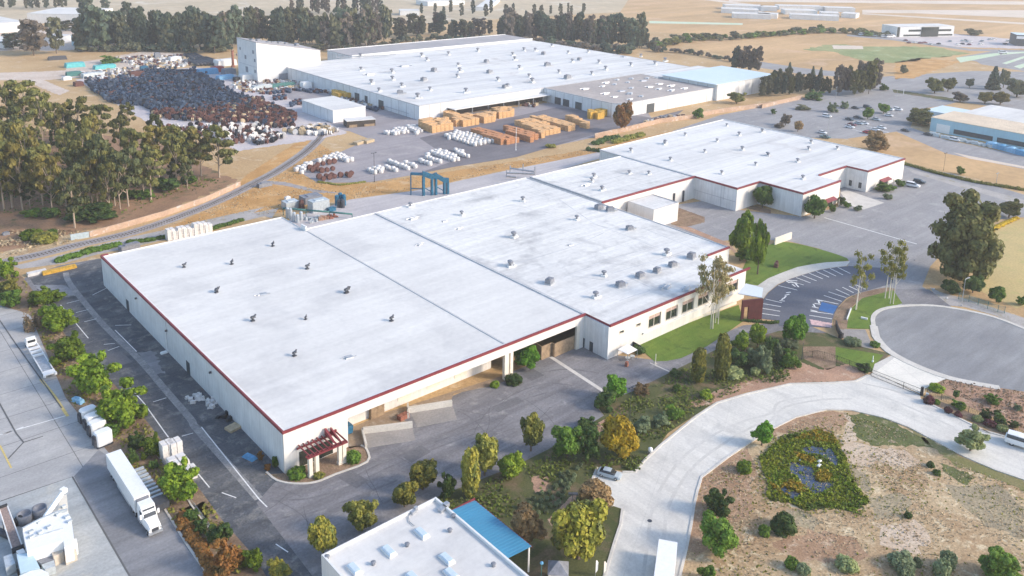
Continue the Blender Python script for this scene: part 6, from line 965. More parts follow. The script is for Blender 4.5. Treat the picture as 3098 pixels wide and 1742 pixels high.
CARS = {'sedan': [('body', loft([(-2.25, .7, .68, .4, .72), (-2.1, .86, .8, .3, .92), (-1.3, .9, .84, .28, .96), (1.0, .9, .84, .28, .92), (1.9, .88, .78, .3, .80), (2.25, .72, .66, .38, .66)], M['carwhite'], 'body'), 'body'), ('window', loft([(-1.85, .74, .70, .90, .94), (-1.2, .78, .62, .92, 1.34), (.2, .78, .62, .92, 1.38), (1.15, .76, .70, .88, .92)], M['truckglass'], 'window'), 0), ('roof_panel', loft([(-1.15, .60, .58, 1.34, 1.40), (-.4, .62, .58, 1.36, 1.46), (.3, .60, .56, 1.36, 1.43)], M['carwhite'], 'roof_panel'), 'body'), ('headlight', loft([(2.0, .80, .74, .58, .74), (2.2, .74, .68, .58, .70)], M['silver'], 'headlight'), 0)],
        'suv': [('body', loft([(-2.35, .82, .8, .45, 1.0), (-2.2, .92, .88, .35, 1.1), (1.1, .93, .88, .35, 1.1), (2.1, .92, .82, .38, 1.02), (2.35, .78, .72, .45, .85)], M['carwhite'], 'body'), 'body'), ('window', loft([(-2.15, .84, .76, 1.08, 1.6), (-1.9, .84, .74, 1.08, 1.66), (.4, .84, .74, 1.08, 1.66), (1.3, .82, .78, 1.06, 1.1)], M['truckglass'], 'window'), 0), ('roof_panel', loft([(-2.1, .74, .70, 1.64, 1.72), (-.6, .76, .70, 1.66, 1.78), (.4, .72, .68, 1.64, 1.72)], M['carwhite'], 'roof_panel'), 'body')],
        'pickup': [('body', loft([(-2.7, .85, .84, .5, 1.0), (-1.0, .92, .9, .4, 1.05), (1.1, .92, .88, .4, 1.1), (2.2, .9, .82, .42, 1.02), (2.45, .78, .72, .5, .85)], M['carwhite'], 'body'), 'body'), ('window', loft([(-.8, .82, .74, 1.04, 1.6), (.3, .82, .74, 1.06, 1.66), (1.2, .80, .76, 1.06, 1.1)], M['truckglass'], 'window'), 0), ('roof_panel', loft([(-.75, .72, .68, 1.6, 1.68), (.3, .72, .68, 1.62, 1.72)], M['carwhite'], 'roof_panel'), 'body')]}
p0, p1 = G('v3', 905, 470), G('v3', 1120, 530); car_thing('pale silver blue sedan parked in the pocket beside the concrete road', ((p0[0]+p1[0])/2+.3, (p0[1]+p1[1])/2+.5, .08), math.atan2(p1[1]-p0[1], p1[0]-p0[0]), M['carsilver'])
p0, p1 = G('t8', 1440, 425), G('t8', 1590, 455); car_thing('white SUV parked alone in front of the stepped warehouse', ((p0[0]+p1[0])/2, (p0[1]+p1[1])/2+1, .05), math.atan2(p1[1]-p0[1], p1[0]-p0[0]), M['carwhite'], 'car', None, 1.12, 'suv'); x, y = G('t8', 1590, 415); car_thing('dark car hidden behind the white SUV', (x+1, y+2, .05), math.atan2(p1[1]-p0[1], p1[0]-p0[0]), M['cardark'], 'car', None, 1.0, 'suv')
a0 = G('r2', 640, 470); a1 = G('r2', 780, 470); cr = math.atan2(G('r2', 640, 510)[1]-G('r2', 540, 490)[1], G('r2', 640, 510)[0]-G('r2', 540, 490)[0])
for (u, v, c, kd, lab) in ((90, 310, 'carwhite', 'suv', 'white car alone at the left of the far car park'), (450, 205, 'cardark', 'sedan', 'dark car at the top of the far car park, left of two'), (600, 195, 'cardark', 'suv', 'dark car at the top of the far car park, right of two'), (880, 225, 'carwhite', 'suv', 'white van right of the right round tree in the far car park'), (985, 225, 'carwhite', 'suv', 'white and dark vehicle at the far right of the far car park'), (870, 300, 'carwhite', 'sedan', 'white car below the right round tree in the far car park'), (480, 325, 'cardark', 'sedan', 'dark car just left of the left round tree'), (375, 350, 'cardark', 'sedan', 'dark car in the left end of the upper parked row'), (405, 415, 'carmaroon', 'sedan', 'maroon car in the left cluster of the far car park'), (380, 445, 'carwhite', 'sedan', 'white car in front of the maroon car'), (560, 400, 'carwhite', 'sedan', 'white car in the middle cluster behind the bright red one'), (490, 400, 'carsilver', 'sedan', 'silver car between the maroon car and the white middle car'), (600, 515, 'carred', 'sedan', 'bright red car at the near edge of the far car park'), (700, 480, 'carwhite', 'sedan', 'white car immediately right of the bright red car'), (780, 455, 'carwhite', 'sedan', 'white car at the right end of the near parked row'), (710, 350, 'carsilver', 'sedan', 'silver car right of the left round tree'), (30, 515, 'carwhite', 'sedan', 'white car at the roof edge below the lamp'), (70, 575, 'carteal', 'pickup', 'dark teal pickup at the roof edge of the stepped warehouse'), (1080, 490, 'cardark', 'sedan', 'dark car on the pale strip beside the dry field'), (1370, 540, 'cardark', 'sedan', 'dark car at the corner of the pale blue building'), (1705, 610, 'carwhite', 'suv', 'white van in front of the pale blue building, left one'), (1975, 585, 'carwhite', 'sedan', 'white car close to the window band of the pale blue building')):
    x, y = G('r2', u, v); car_thing(lab, (x, y, .06), cr+rr.uniform(-.1, .1), M[c], 'car', 'cars in the far car park', 1.05, kd)
# semi truck
zt = 4.05; q = [Vector((*G('v1', u, v, zt), 0)) for u, v in ((1015, 265), (1190, 215), (1455, 640), (1305, 690))]; rear, front = (q[0]+q[1])/2, (q[2]+q[3])/2; d = (front-rear); LT = d.length; rz = math.atan2(d.y, d.x)
def wheels(t, xs, y, r=.5, w=.3):
    for x in xs:
        for s_ in (-1, 1): b = MB(); b.tube((x, s_*y-w/2*s_, r), (x, s_*y+w/2*s_, r), r, r, 12, 0); b.tube((x, s_*y+w/2*s_, r), (x, s_*y+(w/2+.03)*s_, r), r*.5, r*.45, 8, 1); b.build('wheel', [M['tyre'], M['metal']], t, org=(0, 0, 0))
t = thing('semi_truck', 'white semi truck with long plain box trailer parked in the neighbour yard lane', 'truck', (rear.x, rear.y, .05), rz)
def LB(name, mat, *boxes, par=None):
    b = MB()
    for bx in boxes: b.box(*bx)
    return b.build(name, M[mat] if isinstance(mat, str) else mat, par, org=(0, 0, 0))
LB('trailer_box', 'white', (0, LT, -1.3, 1.3, 1.15, zt), par=t); LB('trailer_frame', 'dmetal', (.3, LT-.3, -.6, .6, .8, 1.14), (LT*.62, LT*.62+.2, -1.0, -.8, .1, 1.1), (LT*.62, LT*.62+.2, .8, 1.0, .1, 1.1), par=t); LB('refrigeration_unit', 'ventgrey', (LT+.005, LT+.5, -1.0, 1.0, 2.0, 3.7), par=t); LB('side_skirt', 'silver', (LT*.35, LT*.8, -1.28, -1.22, .5, 1.14), (LT*.35, LT*.8, 1.22, 1.28, .5, 1.14), par=t)
wheels(t, (1.4, 2.7), 1.0); wheels(t, (LT-1.9, LT-.6), 1.0); wheels(t, (LT+5.3,), 1.0)
c0 = LT+.9
me = loft([(c0, 1.18, 1.1, .9, 3.7), (c0+1.9, 1.2, 1.12, .9, 3.75), (c0+2.6, 1.2, 1.1, .9, 2.95), (c0+2.9, 1.18, 1.0, .9, 2.2), (c0+4.6, 1.05, .85, .8, 1.95), (c0+5.2, .98, .75, .8, 1.5)], M['white'], 'cab'); cab = inst('cab', me, t)
me = loft([(c0+2.25, 1.02, .98, 2.35, 3.42), (c0+2.98, 1.0, .94, 2.22, 2.30)], M['truckglass'], 'windscreen'); inst('windscreen', me, cab)
LB('side_window', 'truckglass', (c0+1.4, c0+2.3, -1.23, -1.17, 2.2, 3.0), (c0+1.4, c0+2.3, 1.17, 1.23, 2.2, 3.0), par=cab); LB('grille', 'dmetal', (c0+5.2, c0+5.26, -.55, .55, .85, 1.4), par=cab); LB('bumper', 'metal', (c0+5.1, c0+5.45, -1.15, 1.15, .4, .78), par=cab)
for s_ in (-1, 1): LB('mirror', 'white', (c0+2.7, c0+2.85, min(s_*1.25, s_*1.6), max(s_*1.25, s_*1.6), 2.2, 3.0), par=cab); LB('headlight', 'silver', (c0+4.9, c0+5.2, min(s_*.8, s_*1.06), max(s_*.8, s_*1.06), 1.0, 1.3), par=cab)
LB('fuel_tank', 'metal', (c0, c0+1.6, -1.25, -.75, .45, .88), (c0, c0+1.6, .75, 1.25, .45, .88), par=t); LB('chassis', 'dmetal', (c0-2.4, c0+5, -.45, .45, .55, .79), par=t)
# slatted trailer alongside
p0, p1 = G('v1', 1330, 400, 1.3), G('v1', 1535, 690, 1.3); t = thing('flatbed_trailer', 'pale slatted flatbed trailer parked close along the right side of the semi truck', 'trailer', (*p0, .05), math.atan2(p1[1]-p0[1], p1[0]-p0[0])); L2 = math.hypot(p1[0]-p0[0], p1[1]-p0[1])
LB('frame', 'dmetal', (0, L2, -.5, .5, .7, .95), par=t)
for i in range(9): LB('slat', 'silver', (L2*i/9+.1, L2*(i+.55)/9, -1.15, 1.15, .96, 1.3), par=t)
wheels(t, (1.2, 2.4), .85, .48); LB('tool_box', 'dmetal', (L2+.05, L2+2.6, -1.1, 1.1, .5, 1.7), par=t)
# stripped truck chassis
p0, p1 = G('l1', 975, 985, .9), G('l1', 560, 260, 1.6); t = thing('flatbed_truck', 'white stripped flatbed truck with open frame by the green bushes', 'truck', (*p0, .05), math.atan2(p1[1]-p0[1], p1[0]-p0[0])); L2 = math.hypot(p1[0]-p0[0], p1[1]-p0[1])
LB('frame_rail', 'white', (1.6, L2-3, -1.2, -1.02, .75, 1.05), par=t); LB('frame_rail', 'white', (1.6, L2-3, 1.02, 1.2, .75, 1.05), par=t); LB('deck', 'metal', (1.8, L2*.52, -1.0, 1.0, .62, .74), par=t); LB('tail_ramp', 'white', (0, 2.0, -1.25, 1.25, .8, 1.06), (-.35, .25, -1.35, -.9, .6, 1.1), (-.35, .25, .9, 1.35, .6, 1.1), par=t)
for k in (.52, .62, .72): LB('cross_member', 'white', (L2*k, L2*k+.7, -1.2, 1.2, .8, 1.2), par=t)
me = loft([(L2-3.0, 1.05, 1.0, .6, 2.3), (L2-1.7, 1.08, 1.0, .6, 2.4), (L2-1.1, 1.08, .95, .6, 1.7), (L2, .98, .85, .55, 1.35)], M['white'], 'cab'); cab = inst('cab', me, t); me = loft([(L2-1.65, .95, .92, 1.75, 2.3), (L2-1.02, .95, .9, 1.68, 1.74)], M['truckglass'], 'windscreen'); inst('windscreen', me, cab); LB('rear_window', 'truckglass', (L2-3.06, L2-3.0, -.8, .8, 1.5, 2.1), par=cab)
wheels(t, (2.6, L2-1.2), .95, .45)
# rounded white containers in a row
rc = [(math.copysign(1, c)*(abs(c)**.45)*1.55, math.copysign(1, s_)*(abs(s_)**.45)*1.05) for c, s_ in ((math.cos(6.2832*k/28), math.sin(6.2832*k/28)) for k in range(28))]
def rprism(name, z0, z1, k0, k1, mat, ribs=False):
    b = MB(); n = len(rc); v = [(x*k0*(1-.015*(i % 2 if ribs else 0)), y*k0*(1-.015*(i % 2 if ribs else 0)), z0) for i, (x, y) in enumerate(rc)]+[(x*k1*(1-.015*(i % 2 if ribs else 0)), y*k1*(1-.015*(i % 2 if ribs else 0)), z1) for i, (x, y) in enumerate(rc)]
    b.add(v, [(i, (i+1) % n, n+(i+1) % n, n+i) for i in range(n)]+[tuple(range(n))[::-1], tuple(range(n, 2*n))]); return b.mesh(name, M[mat])
RB, RT = rprism('body', .35, 2.75, 1, 1, 'white', True), rprism('top', 2.75, 2.95, .98, .88, 'white')
b = MB(); b.box(-1.9, -1.58, -.7, .7, .4, 2.0); b.box(-1.75, -1.55, -.5, .2, 2.0, 2.6); b.tube((-1.8, .4, .5), (-1.8, .4, 2.4), .12, n=6); RF = b.mesh('fittings', M['dmetal']); b = MB(); b.box(-1.45, 1.45, -.95, .95, 0, .34); RS = b.mesh('skid', M['dmetal'])
for i, (u, v) in enumerate(((445, 345), (545, 470), (625, 600), (735, 800))):
    x, y = G('l2', u, v); t = thing('storage_tank', 'white rounded upright tank, %s of four in a row by the hedge' % ('farthest', 'second farthest', 'second nearest', 'nearest')[i], 'tank', (x, y, .05), .12, 'white tanks in a row by the hedge'); inst('body', RB, t); inst('top', RT, t); inst('fittings', RF, t); inst('skid', RS, t)
p = [Vector((*G('v3', u, v, 3.2), 0)) for u, v in ((1485, 1105), (1665, 1115), (1640, 1400), (1440, 1400))]; fr0, bk0 = (p[0]+p[1])/2, (p[2]+p[3])/2; d = fr0-bk0; rz = math.atan2(d.y, d.x); d.normalize(); t = thing('box_truck', 'white box truck on the concrete road cut by the bottom edge', 'truck', (fr0.x-d.x*9, fr0.y-d.y*9, .08), rz)
w_ = (p[0]-p[1]).length/2; LB('box_body', 'white', (0, 9, -w_, w_, .9, 3.2), par=t); LB('chassis', 'dmetal', (-2.5, 8.6, -.5, .5, .55, .89), par=t); wheels(t, (1, 6.8), w_*.8, .45); LB('rear_frame', 'coping', (9.002, 9.06, -w_, w_, 2.95, 3.2), par=t); inst('cab', loft([(-2.6, .95, .8, .5, 1.4), (-1.6, 1.05, .95, .5, 2.2), (-.1, 1.08, 1.0, .5, 2.4)], M['white'], 'cab'), t)
x, y = G('v4', 2580, 215); t = car_thing('white van on the concrete road at the right edge', (x+.6, y+.6, .08), R(-78), M['carwhite'], 'van', None, 1.35, 'suv')
# machines in the neighbour yard
t = thing('crusher', 'white boxy crushing machine on the pale pad at the lower left', 'machine', (*G('l3', 780, 900), .06)); b = MB(); b.prism(PTS('l3 350 745 640 590 900 480 1050 445 1105 545 1150 860 1130 960 1000 1000 985 905 420 1070', 3.4), .5, 3.4); b.build('body', M['white'], t)
b = MB(); q = PTS('l3 350 745 640 590 900 480 1050 445', 3.4); b.ribbon(q, .3, 3.41, 3.9); q = PTS('l3 430 880 980 720', 3.4); b.ribbon(q, .15, 3.41, 3.6); [b.obox((*G('l3', u, v, 3.4), 3.4), .7, .5, .35, .3) for (u, v) in ((480, 770), (610, 620), (760, 700), (900, 500), (620, 780), (1040, 540), (1080, 610), (990, 380), (490, 850))]; b.build('top_fitting', M['silver'], t)
b = MB(); a_, c_ = G('l3', 700, 540, 3.2), G('l3', 985, 130, 5.2); b.tube((*a_, 3.2), (*c_, 5.2), .45, .4, 6); b.obox((*c_, 4.9), .9, .9, .8, .4); b.build('discharge_arm', M['white'], t); b = MB(); b.prism(PTS('l3 930 200 1035 180 1060 440 900 480', 3.4), 2.6, 3.38); b.build('hood', M['cream'], t)
b = MB(); b.prism(PTS('l3 1020 890 1190 865 1200 930 1150 980 1010 1000', 2.4), .3, 2.4); b.build('engine_box', M['coping'], t); b = MB(); b.prism(PTS('l3 420 1080 760 1000 850 1190 640 1260', 1.4), .1, 1.4); b.build('hopper', M['ventgrey'], t); b = MB(); b.prism(PTS('l3 640 1275 835 1200 860 1290 700 1350', 1.5), .1, 1.5); b.build('step', M['silver'], t)
for i, s in enumerate(('l3 770 1030 970 930 985 1070 830 1150', 'l3 990 1060 1150 990 1190 1050 1010 1130')): p = PTS(s, 1.9); b = MB(); b.prism(p, .06, 1.9); tag(b.build('concrete_block', [M['block']], None, False, (p[0][0], p[0][1], 0)), ('larger' if i == 0 else 'smaller')+' beige concrete block in front of the crusher', 'block', 'concrete blocks by the crusher')
t = thing('conveyor', 'long brown belt conveyor with pale side rails at the lower left edge', 'conveyor', (*G('l3', 150, 650), .06)); a_, c_ = Vector((*G('l3', 45, 370, 3.2), 3.2)), Vector((*G('l3', 275, 1030, 1.4), 1.4)); dv = (c_-a_); n_ = Vector((-dv.y, dv.x, 0)).normalized()
b = MB(); b.add([a_+n_*.5, a_-n_*.5, c_-n_*.6, c_+n_*.6, a_+n_*.5-Vector((0, 0, .2)), a_-n_*.5-Vector((0, 0, .2)), c_-n_*.6-Vector((0, 0, .2)), c_+n_*.6-Vector((0, 0, .2))], [(0, 3, 2, 1), (4, 5, 6, 7), (0, 1, 5, 4), (1, 2, 6, 5), (2, 3, 7, 6), (3, 0, 4, 7)]); b.build('belt', M['beltmat'], t)
for s_ in (-1, 1): b = MB(); b.tube(a_+n_*.6*s_, c_+n_*.72*s_, .1, .1, 5); b.build('side_rail', M['coping'], t)
b = MB(); b.tube(a_+n_*.65, a_-n_*.65, .3, .3, 10); b.build('head_roller', M['black'], t); b = MB(); b.tube(c_+n_*.9, c_-n_*.8, .45, .45, 10); b.build('tail_roller', M['black'], t); b = MB(); [b.tube(a_+dv*k+n_*.5*s_, Vector((a_.x+dv.x*k+n_.x*.5*s_, a_.y+dv.y*k+n_.y*.5*s_, 0)), .08, n=5) for k in (.15, .6) for s_ in (-1, 1)]; b.build('leg', M['dmetal'], t)
x, y = G('l3', 60, 800); b = MB(); b.tube((x-1, y+1.2, .7), (x+.6, y-2, .5), .55, .55, 10); b.tube((x-1.2, y+1.6, .7), (x-1, y+1.2, .7), .6, .6, 10); tag(b.build('screen_drum', M['dmetal'], None, True, (x, y, 0)), 'dark drum lying left of the belt conveyor', 'drum')
for (u, v, lab) in ((390, 620, 'dark open topped tank beside the conveyor, left one of two'), (625, 520, 'dark open topped tank under the discharge arm, right one of two')): x, y = G('l3', u, v); b = MB(); b.lathe((x, y, .06), [(1.15, 0), (1.15, 1.7), (1.05, 1.7), (1.0, 1.2), (.2, 1.15)], 16); tag(b.build('tank', M['ventgrey'], None, True, (x, y, 0)), lab, 'tank', 'open tanks by the crusher')
x, y = G('l3', 300, 640); b = MB(); b.lathe((x, y, .06), [(.75, 0), (.8, 1.0), (.5, 1.3)], 10); tag(b.build('drum', M['black'], None, True, (x, y, 0)), 'black drum standing between the conveyor and the left tank', 'drum')
t = thing('lorry', 'pale blue cab lorry with white body at the lower left corner', 'truck', (*G('l3', 440, 1300), .06)); b = MB(); b.prism(PTS('l3 255 1110 500 1085 620 1320 320 1400', 2.5), .6, 2.5); b.build('cab', M['palebluecab'], t); b = MB(); b.prism(PTS('l3 290 1448 480 1370 640 1340 750 1400 760 1650 250 1750', 2.9), .7, 2.9); b.build('body', M['white'], t); b = MB(); b.prism(PTS('l3 50 1150 180 1100 240 1250 90 1330', 1.8), .3, 1.8); b.build('side_tank', M['silver'], t); b = MB(); b.prism(PTS('l3 250 1060 360 1020 400 1080 290 1110', 2.2), 1.0, 2.2); b.build('air_intake', M['white'], t)
for (u, v) in ((230, 1330), (640, 1380), (300, 1440)): x, y = G('l3', u, v); b = MB(); b.tube((x-.2, y, .55), (x+.2, y, .55), .5, .5, 12); b.build('wheel', M['tyre'], t)
x, y = G('u1', 760, 1140); b = MB(); b.obox((x, y, .06), 1.2, 3.2, .8, .35, 0, .8); b.obox((x+.2, y, .86), .5, 1.5, .3, .35, 0, .6); tag(b.build('tarpaulin', M['tarpblue'], None, False, (x, y, 0)), 'pale blue tarpaulin bundle at the yard edge beside the large bright bush', 'tarpaulin')
# litter along the warehouse side
for (u, v, m_, w_, lab) in ((1900, 1110, 'reelwhite', 2.6, 'white scrap tub pile by the warehouse side wall, smaller one'), (2070, 1150, 'reelwhite', 3.4, 'white scrap pile by the warehouse side wall, larger one'), (2190, 1300, 'black', 2.6, 'black junk heap by the warehouse side wall')):
    x, y = G('u1', u, v); b = MB(); q = random.Random(u)
    for i in range(14): b.obox((x+q.uniform(-.5, .5)*w_, y+q.uniform(-.6, .6)*w_, .05), q.uniform(.4, 1.1), q.uniform(.3, 1.0), q.uniform(.2, .8), q.uniform(0, 3), 0, q.uniform(.7, 1))
    tag(b.build('scrap_pile', M[m_], None, False, (x, y, 0)), lab, 'scrap pile')
crate('pallet', 'flat beige pallet lying near the warehouse side wall', 'pallet', 'u1', 2270, 1400, 2.6, 2.2, .5, .2, 'reeltan'); x, y = G('v1', 2430, 300); b = MB(); b.obox((x, y, .05), 1.4, 3.0, .5, .3, 0, .7); tag(b.build('tarpaulin', M['contblue'], None, False, (x, y, 0)), 'dark blue tarpaulin on the asphalt near the warehouse corner', 'tarpaulin')
crate('timber_row', 'yellow timber bundle row at the rear end of the side car park', 'lumber', 't5', 580, 1255, 9, 1.6, .9, R(0)+.02, 'yellowp'); crate('timber_row', 'white wrapped timber row left of the yellow timber bundle', 'lumber', 't5', 360, 1285, 5, 1.8, .9, .02, 'reelwhite')
# machinery behind the warehouse
def junkbox(name, lab, cat, t, u, v, sx, sy, sz, mat, rz=0, z=0, top=1.0): x, y = G(t, u, v); b = MB(); b.obox((x, y, z), sx, sy, sz, rz, 0, top); b.obox((x, y, z+sz), sx*.5, sy*.5, .25, rz); b.obox((x-sx*.51*math.cos(rz), y-sx*.51*math.sin(rz), z+.3), .12, sy*.6, sz*.6, rz); return tag(b.build(name, M[mat], None, False, (x, y, 0)), lab, cat)
junkbox('container', 'large silver white container box behind the warehouse', 'container', 'e5', 1230, 650, 6.5, 4, 4.0, 'silver'); junkbox('container', 'pale green silver box left of the large silver container', 'container', 'e5', 500, 580, 5, 4, 2.6, 'silver'); junkbox('shelter', 'grey roofed shelter behind the large silver container', 'shelter', 'e5', 1030, 420, 7, 5, 2.4, 'ventgrey'); junkbox('hopper', 'rust brown hopper between the silver boxes', 'hopper', 'e5', 790, 600, 1.6, 1.6, 3.0, 'reelbrown', 0, 0, .7); junkbox('cabinet', 'small white cabinet at the left end of the machinery', 'cabinet', 'e5', 430, 400, 2, 1.5, 1.5, 'coping'); junkbox('container', 'low blue grey box in front of the dark tank cluster', 'container', 'e5', 1560, 660, 2.6, 1.8, 1.2, 'steelblue')
t = thing('tank_cluster', 'dark blue cluster of upright tanks behind the warehouse', 'tank', (*G('e5', 1790, 560), 0))
for i, (u, v, h) in enumerate(((1700, 520, 3.6), (1790, 500, 4.2), (1880, 520, 3.8), (1760, 570, 2.6), (1850, 580, 2.8))): x, y = G('e5', u, v); b = MB(); b.lathe((x, y, 0), [(.75, 0), (.75, h), (.4, h+.35)], 10); b.build('tank', M['steelblue' if i < 3 else 'dmetal'], t)
t = thing('tank_group', 'grey silver upright tanks tight behind the stepped roof corner', 'tank', (*G('e5', 520, 800), 0))
for (u, v, h) in ((430, 840, 3.4), (510, 870, 3.6), (600, 930, 3.0), (690, 960, 2.6), (780, 900, 2.8)): x, y = G('e5', u, v); b = MB(); b.lathe((x, y, 0), [(.6, 0), (.6, h), (.3, h+.3)], 9); b.build('tank', M['silver'], t)
b = MB(); b.path([Vector((*G('e5', u, v, z), z)) for u, v, z in ((310, 590, 2.6), (900, 640, 2.6), (1500, 690, 2.2), (2090, 745, 1.6))], .35, 6); [b.tube((*G('e5', u, v, z), z), (*G('e5', u, v, z), 0), .15, n=5) for u, v, z in ((310, 590, 2.6), (900, 640, 2.6), (1500, 690, 2.2), (2090, 745, 1.6))]; tag(b.build('pipeline', M['fencegreen'], None, True), 'long dark green pipe running past the machinery behind the warehouse', 'pipe')
for (u, v, w_, m_, lab) in ((1100, 900, 5, 'silver', 'grey scrap heap tight behind the warehouse roof'), (1330, 870, 3, 'redsoil', 'small tan scrap heap right of the grey one'), (1560, 830, 3, 'rust', 'rusty flat scrap heap behind the warehouse')):
    x, y = G('e5', u, v); b = MB(); q = random.Random(u); [b.obox((x+q.uniform(-.5, .5)*w_, y+q.uniform(-.4, .4)*w_, .05), q.uniform(.5, 1.6), q.uniform(.4, 1.2), q.uniform(.3, 1.1), q.uniform(0, 3), 0, .8) for i in range(18)]; tag(b.build('scrap_pile', M[m_], None, False, (x, y, 0)), lab, 'scrap pile')
x, y = G('t5', 1260, 1030); junkbox('parked_trailer', 'grey low trailer half hidden behind the warehouse roof corner', 'trailer', 't5', 1260, 1040, 6, 2.2, 1.6, 'ventgrey', .2)
# blue gantry
t = thing('steel_gantry', 'bright blue steel gantry frame behind the white warehouse', 'gantry', (*G('e6', 600, 570), 0)); tops = []
for (u, vb, vt) in ((395, 590, 215), (560, 580, 270), (635, 575, 245), (800, 560, 340), (865, 555, 345)): x, y = G('e6', u, vb); h = height_at('e6', u, vb, vt); b = MB(); b.box(x-.42, x+.42, y-.42, y+.42, 0, h); b.build('column', M['steelblue'], t); tops.append((x, y, h))
for i, (p, q) in enumerate(((tops[0], tops[1]), (tops[1], tops[2]), (tops[2], tops[3]), (tops[3], tops[4]))):
    b = MB(); a_, c_ = Vector(p), Vector(q); d_ = (c_-a_).normalized()*.4; n_ = Vector((-d_.y, d_.x, 0)).normalized()*.45; a_ -= d_; c_ += d_; b.add([a_+n_, a_-n_, c_-n_, c_+n_]+[v_+Vector((0, 0, 2.0)) for v_ in (a_+n_, a_-n_, c_-n_, c_+n_)], [(0, 1, 2, 3), (4, 7, 6, 5), (0, 4, 5, 1), (1, 5, 6, 2), (2, 6, 7, 3), (3, 7, 4, 0)]); b.build('beam', M['steelblue'], t)
for p, q in ((tops[0], tops[1]), (tops[2], tops[3])): b = MB(); b.tube((p[0], p[1], 3.4), (q[0], q[1], 1.2), .2, n=5); b.build('brace', M['steelblue'], t)
x, y = tops[0][:2]; b = MB(); b.tube((x-3.4, y+3.4, 2.6), (x, y, 2.6), .25, n=5); b.tube((x-3.4, y+3.4, 0), (x-3.4, y+3.4, 8.6), .25, n=5); b.tube((x-3.4, y+3.4, 8.4), (x, y, tops[0][2]+.8), .6, n=5); b.build('side_frame', M['steelblue'], t)
t = thing('pipe_rack', 'grey pipe rack at the gap between the two front warehouses', 'rack', (*G('e6', 2200, 180), 0)); 
for (u, v) in ((2010, 235), (2080, 150), (2330, 120), (2560, 170)): x, y = G('e6', u, v); b = MB(); b.tube((x, y, 0), (x, y, 3.2), .25, n=6); b.build('post', M['metal'], t)
for (a_, c_) in (((2010, 150), (2560, 170)), ((2080, 60), (2560, 130)), ((2010, 215), (2200, 235))): b = MB(); b.tube((*G('e6', *a_, 3), 3.1), (*G('e6', *c_, 3), 3.1), .4, n=6); b.build('pipe', M['metal'], t)
# storage yard far left
for (t_, u, v, sx, sy, sz, m_, lab) in (('b1', 300, 400, 12, 6, 3.0, 'teal', 'turquoise covered stack at the left of the storage yard'), ('b1', 880, 430, 14, 5, 2.6, 'teal', 'bright turquoise covered stack below the dark green bush'), ('b1', 280, 570, 9, 5, 2.6, 'fencegreen', 'grey green machinery pile at the left of the storage yard'), ('b1', 650, 600, 13, 6, 3.0, 'silver', 'grey green tank pile in the middle of the storage yard'), ('b1', 1500, 570, 9, 5, 3.0, 'reelbrown', 'dark brown pile near the reels in the storage yard'), ('b1', 140, 650, 5, 4, 2, 'coping', 'white box at the left end of the storage yard'), ('b1', 1650, 470, 5, 4, 3, 'steelblue', 'blue drum stack at the top of the reel yard'), ('b1', 1910, 230, 4, 4, 4, 'ventgrey', 'grey upright tank at the back of the storage yard'), ('b1', 2250, 280, 8, 5, 3, 'coping', 'pale machinery at the back of the storage yard'), ('b1', 1210, 620, 5, 3, 2, 'reelblack', 'dark reel pile alone on the storage yard track'), ('b1', 370, 770, 5, 4, 2.6, 'reelbrown', 'dark brown reel pile alone at the left tip of the reel yard'),
                                        ('b2', 440, 470, 13, 6, 3.4, 'contblue', 'bright blue container left of the tower'), ('b2', 630, 430, 8, 5, 3.6, 'contred', 'red container left of the tower'), ('b2', 850, 470, 8, 6, 3.5, 'ventgrey', 'grey vehicle shape at the foot of the tower'), ('b2', 780, 300, 14, 9, 4, 'coping', 'white covered shed left of the tower base'), ('b2', 780, 570, 11, 5, 2.5, 'tarpblue', 'pale blue trailer below the tower'), ('b2', 1010, 610, 4, 4, 2.5, 'black', 'black machine below the tower'), ('b2', 1250, 590, 12, 7, 4, 'coping', 'white lean-to at the right foot of the tower'), ('b2', 1980, 560, 13, 7, 4, 'ventgrey', 'dark roofed shelter between the tower and the factory'), ('b2', 1500, 760, 12, 5, 2.2, 'silver', 'silver pipe stack in front of the tower'), ('b2', 1900, 720, 16, 5, 2.2, 'fencegreen', 'grey green pipe stack in front of the factory corner'), ('b2', 2350, 740, 6, 5, 3.6, 'white', 'white cube tank at the factory corner'), ('b2', 2330, 520, 4, 3, 3.5, 'ventgrey', 'grey vent box at the factory corner'), ('t5', 60, 900, 2, 1.5, .8, 'ventgrey', 'small grey debris on the bare soil at the left edge'), ('t1', 560, 580, 12, 4, 2.4, 'dmetal', 'dark low shed on the grass below the far left trees'), ('t6', 110, 430, 5.5, 2.4, 1.5, 'ventgrey', 'grey car body at the end of the railway wall')): junkbox('stack' if 'stack' in lab or 'pile' in lab else 'container', lab, 'container', t_, u, v, sx, sy, sz, m_, rr.uniform(-.15, .15), 0, .92)
for i, (a_, c_) in enumerate((((1800, 545), (1890, 590)), ((1840, 600), (1930, 645)), ((1910, 585), (2080, 640)))):
    b = MB(); p, q_ = Vector((*G('t1', *a_), 1.2)), Vector((*G('t1', *c_), 1.2)); n_ = Vector((-(q_-p).y, (q_-p).x, 0)).normalized()
    for k in range(4): b.tube(p+n_*2.4*k, q_+n_*2.4*k, 1.2, 1.2, 8)
    tag(b.build('pipe_stack', M['dmetal'], None, True, p), 'long dark pipe stack at the back of the storage yard, %s of three' % ('farthest', 'nearest', 'rightmost')[i], 'pipes', 'dark pipe stacks')
b = MB(); q = random.Random(9)
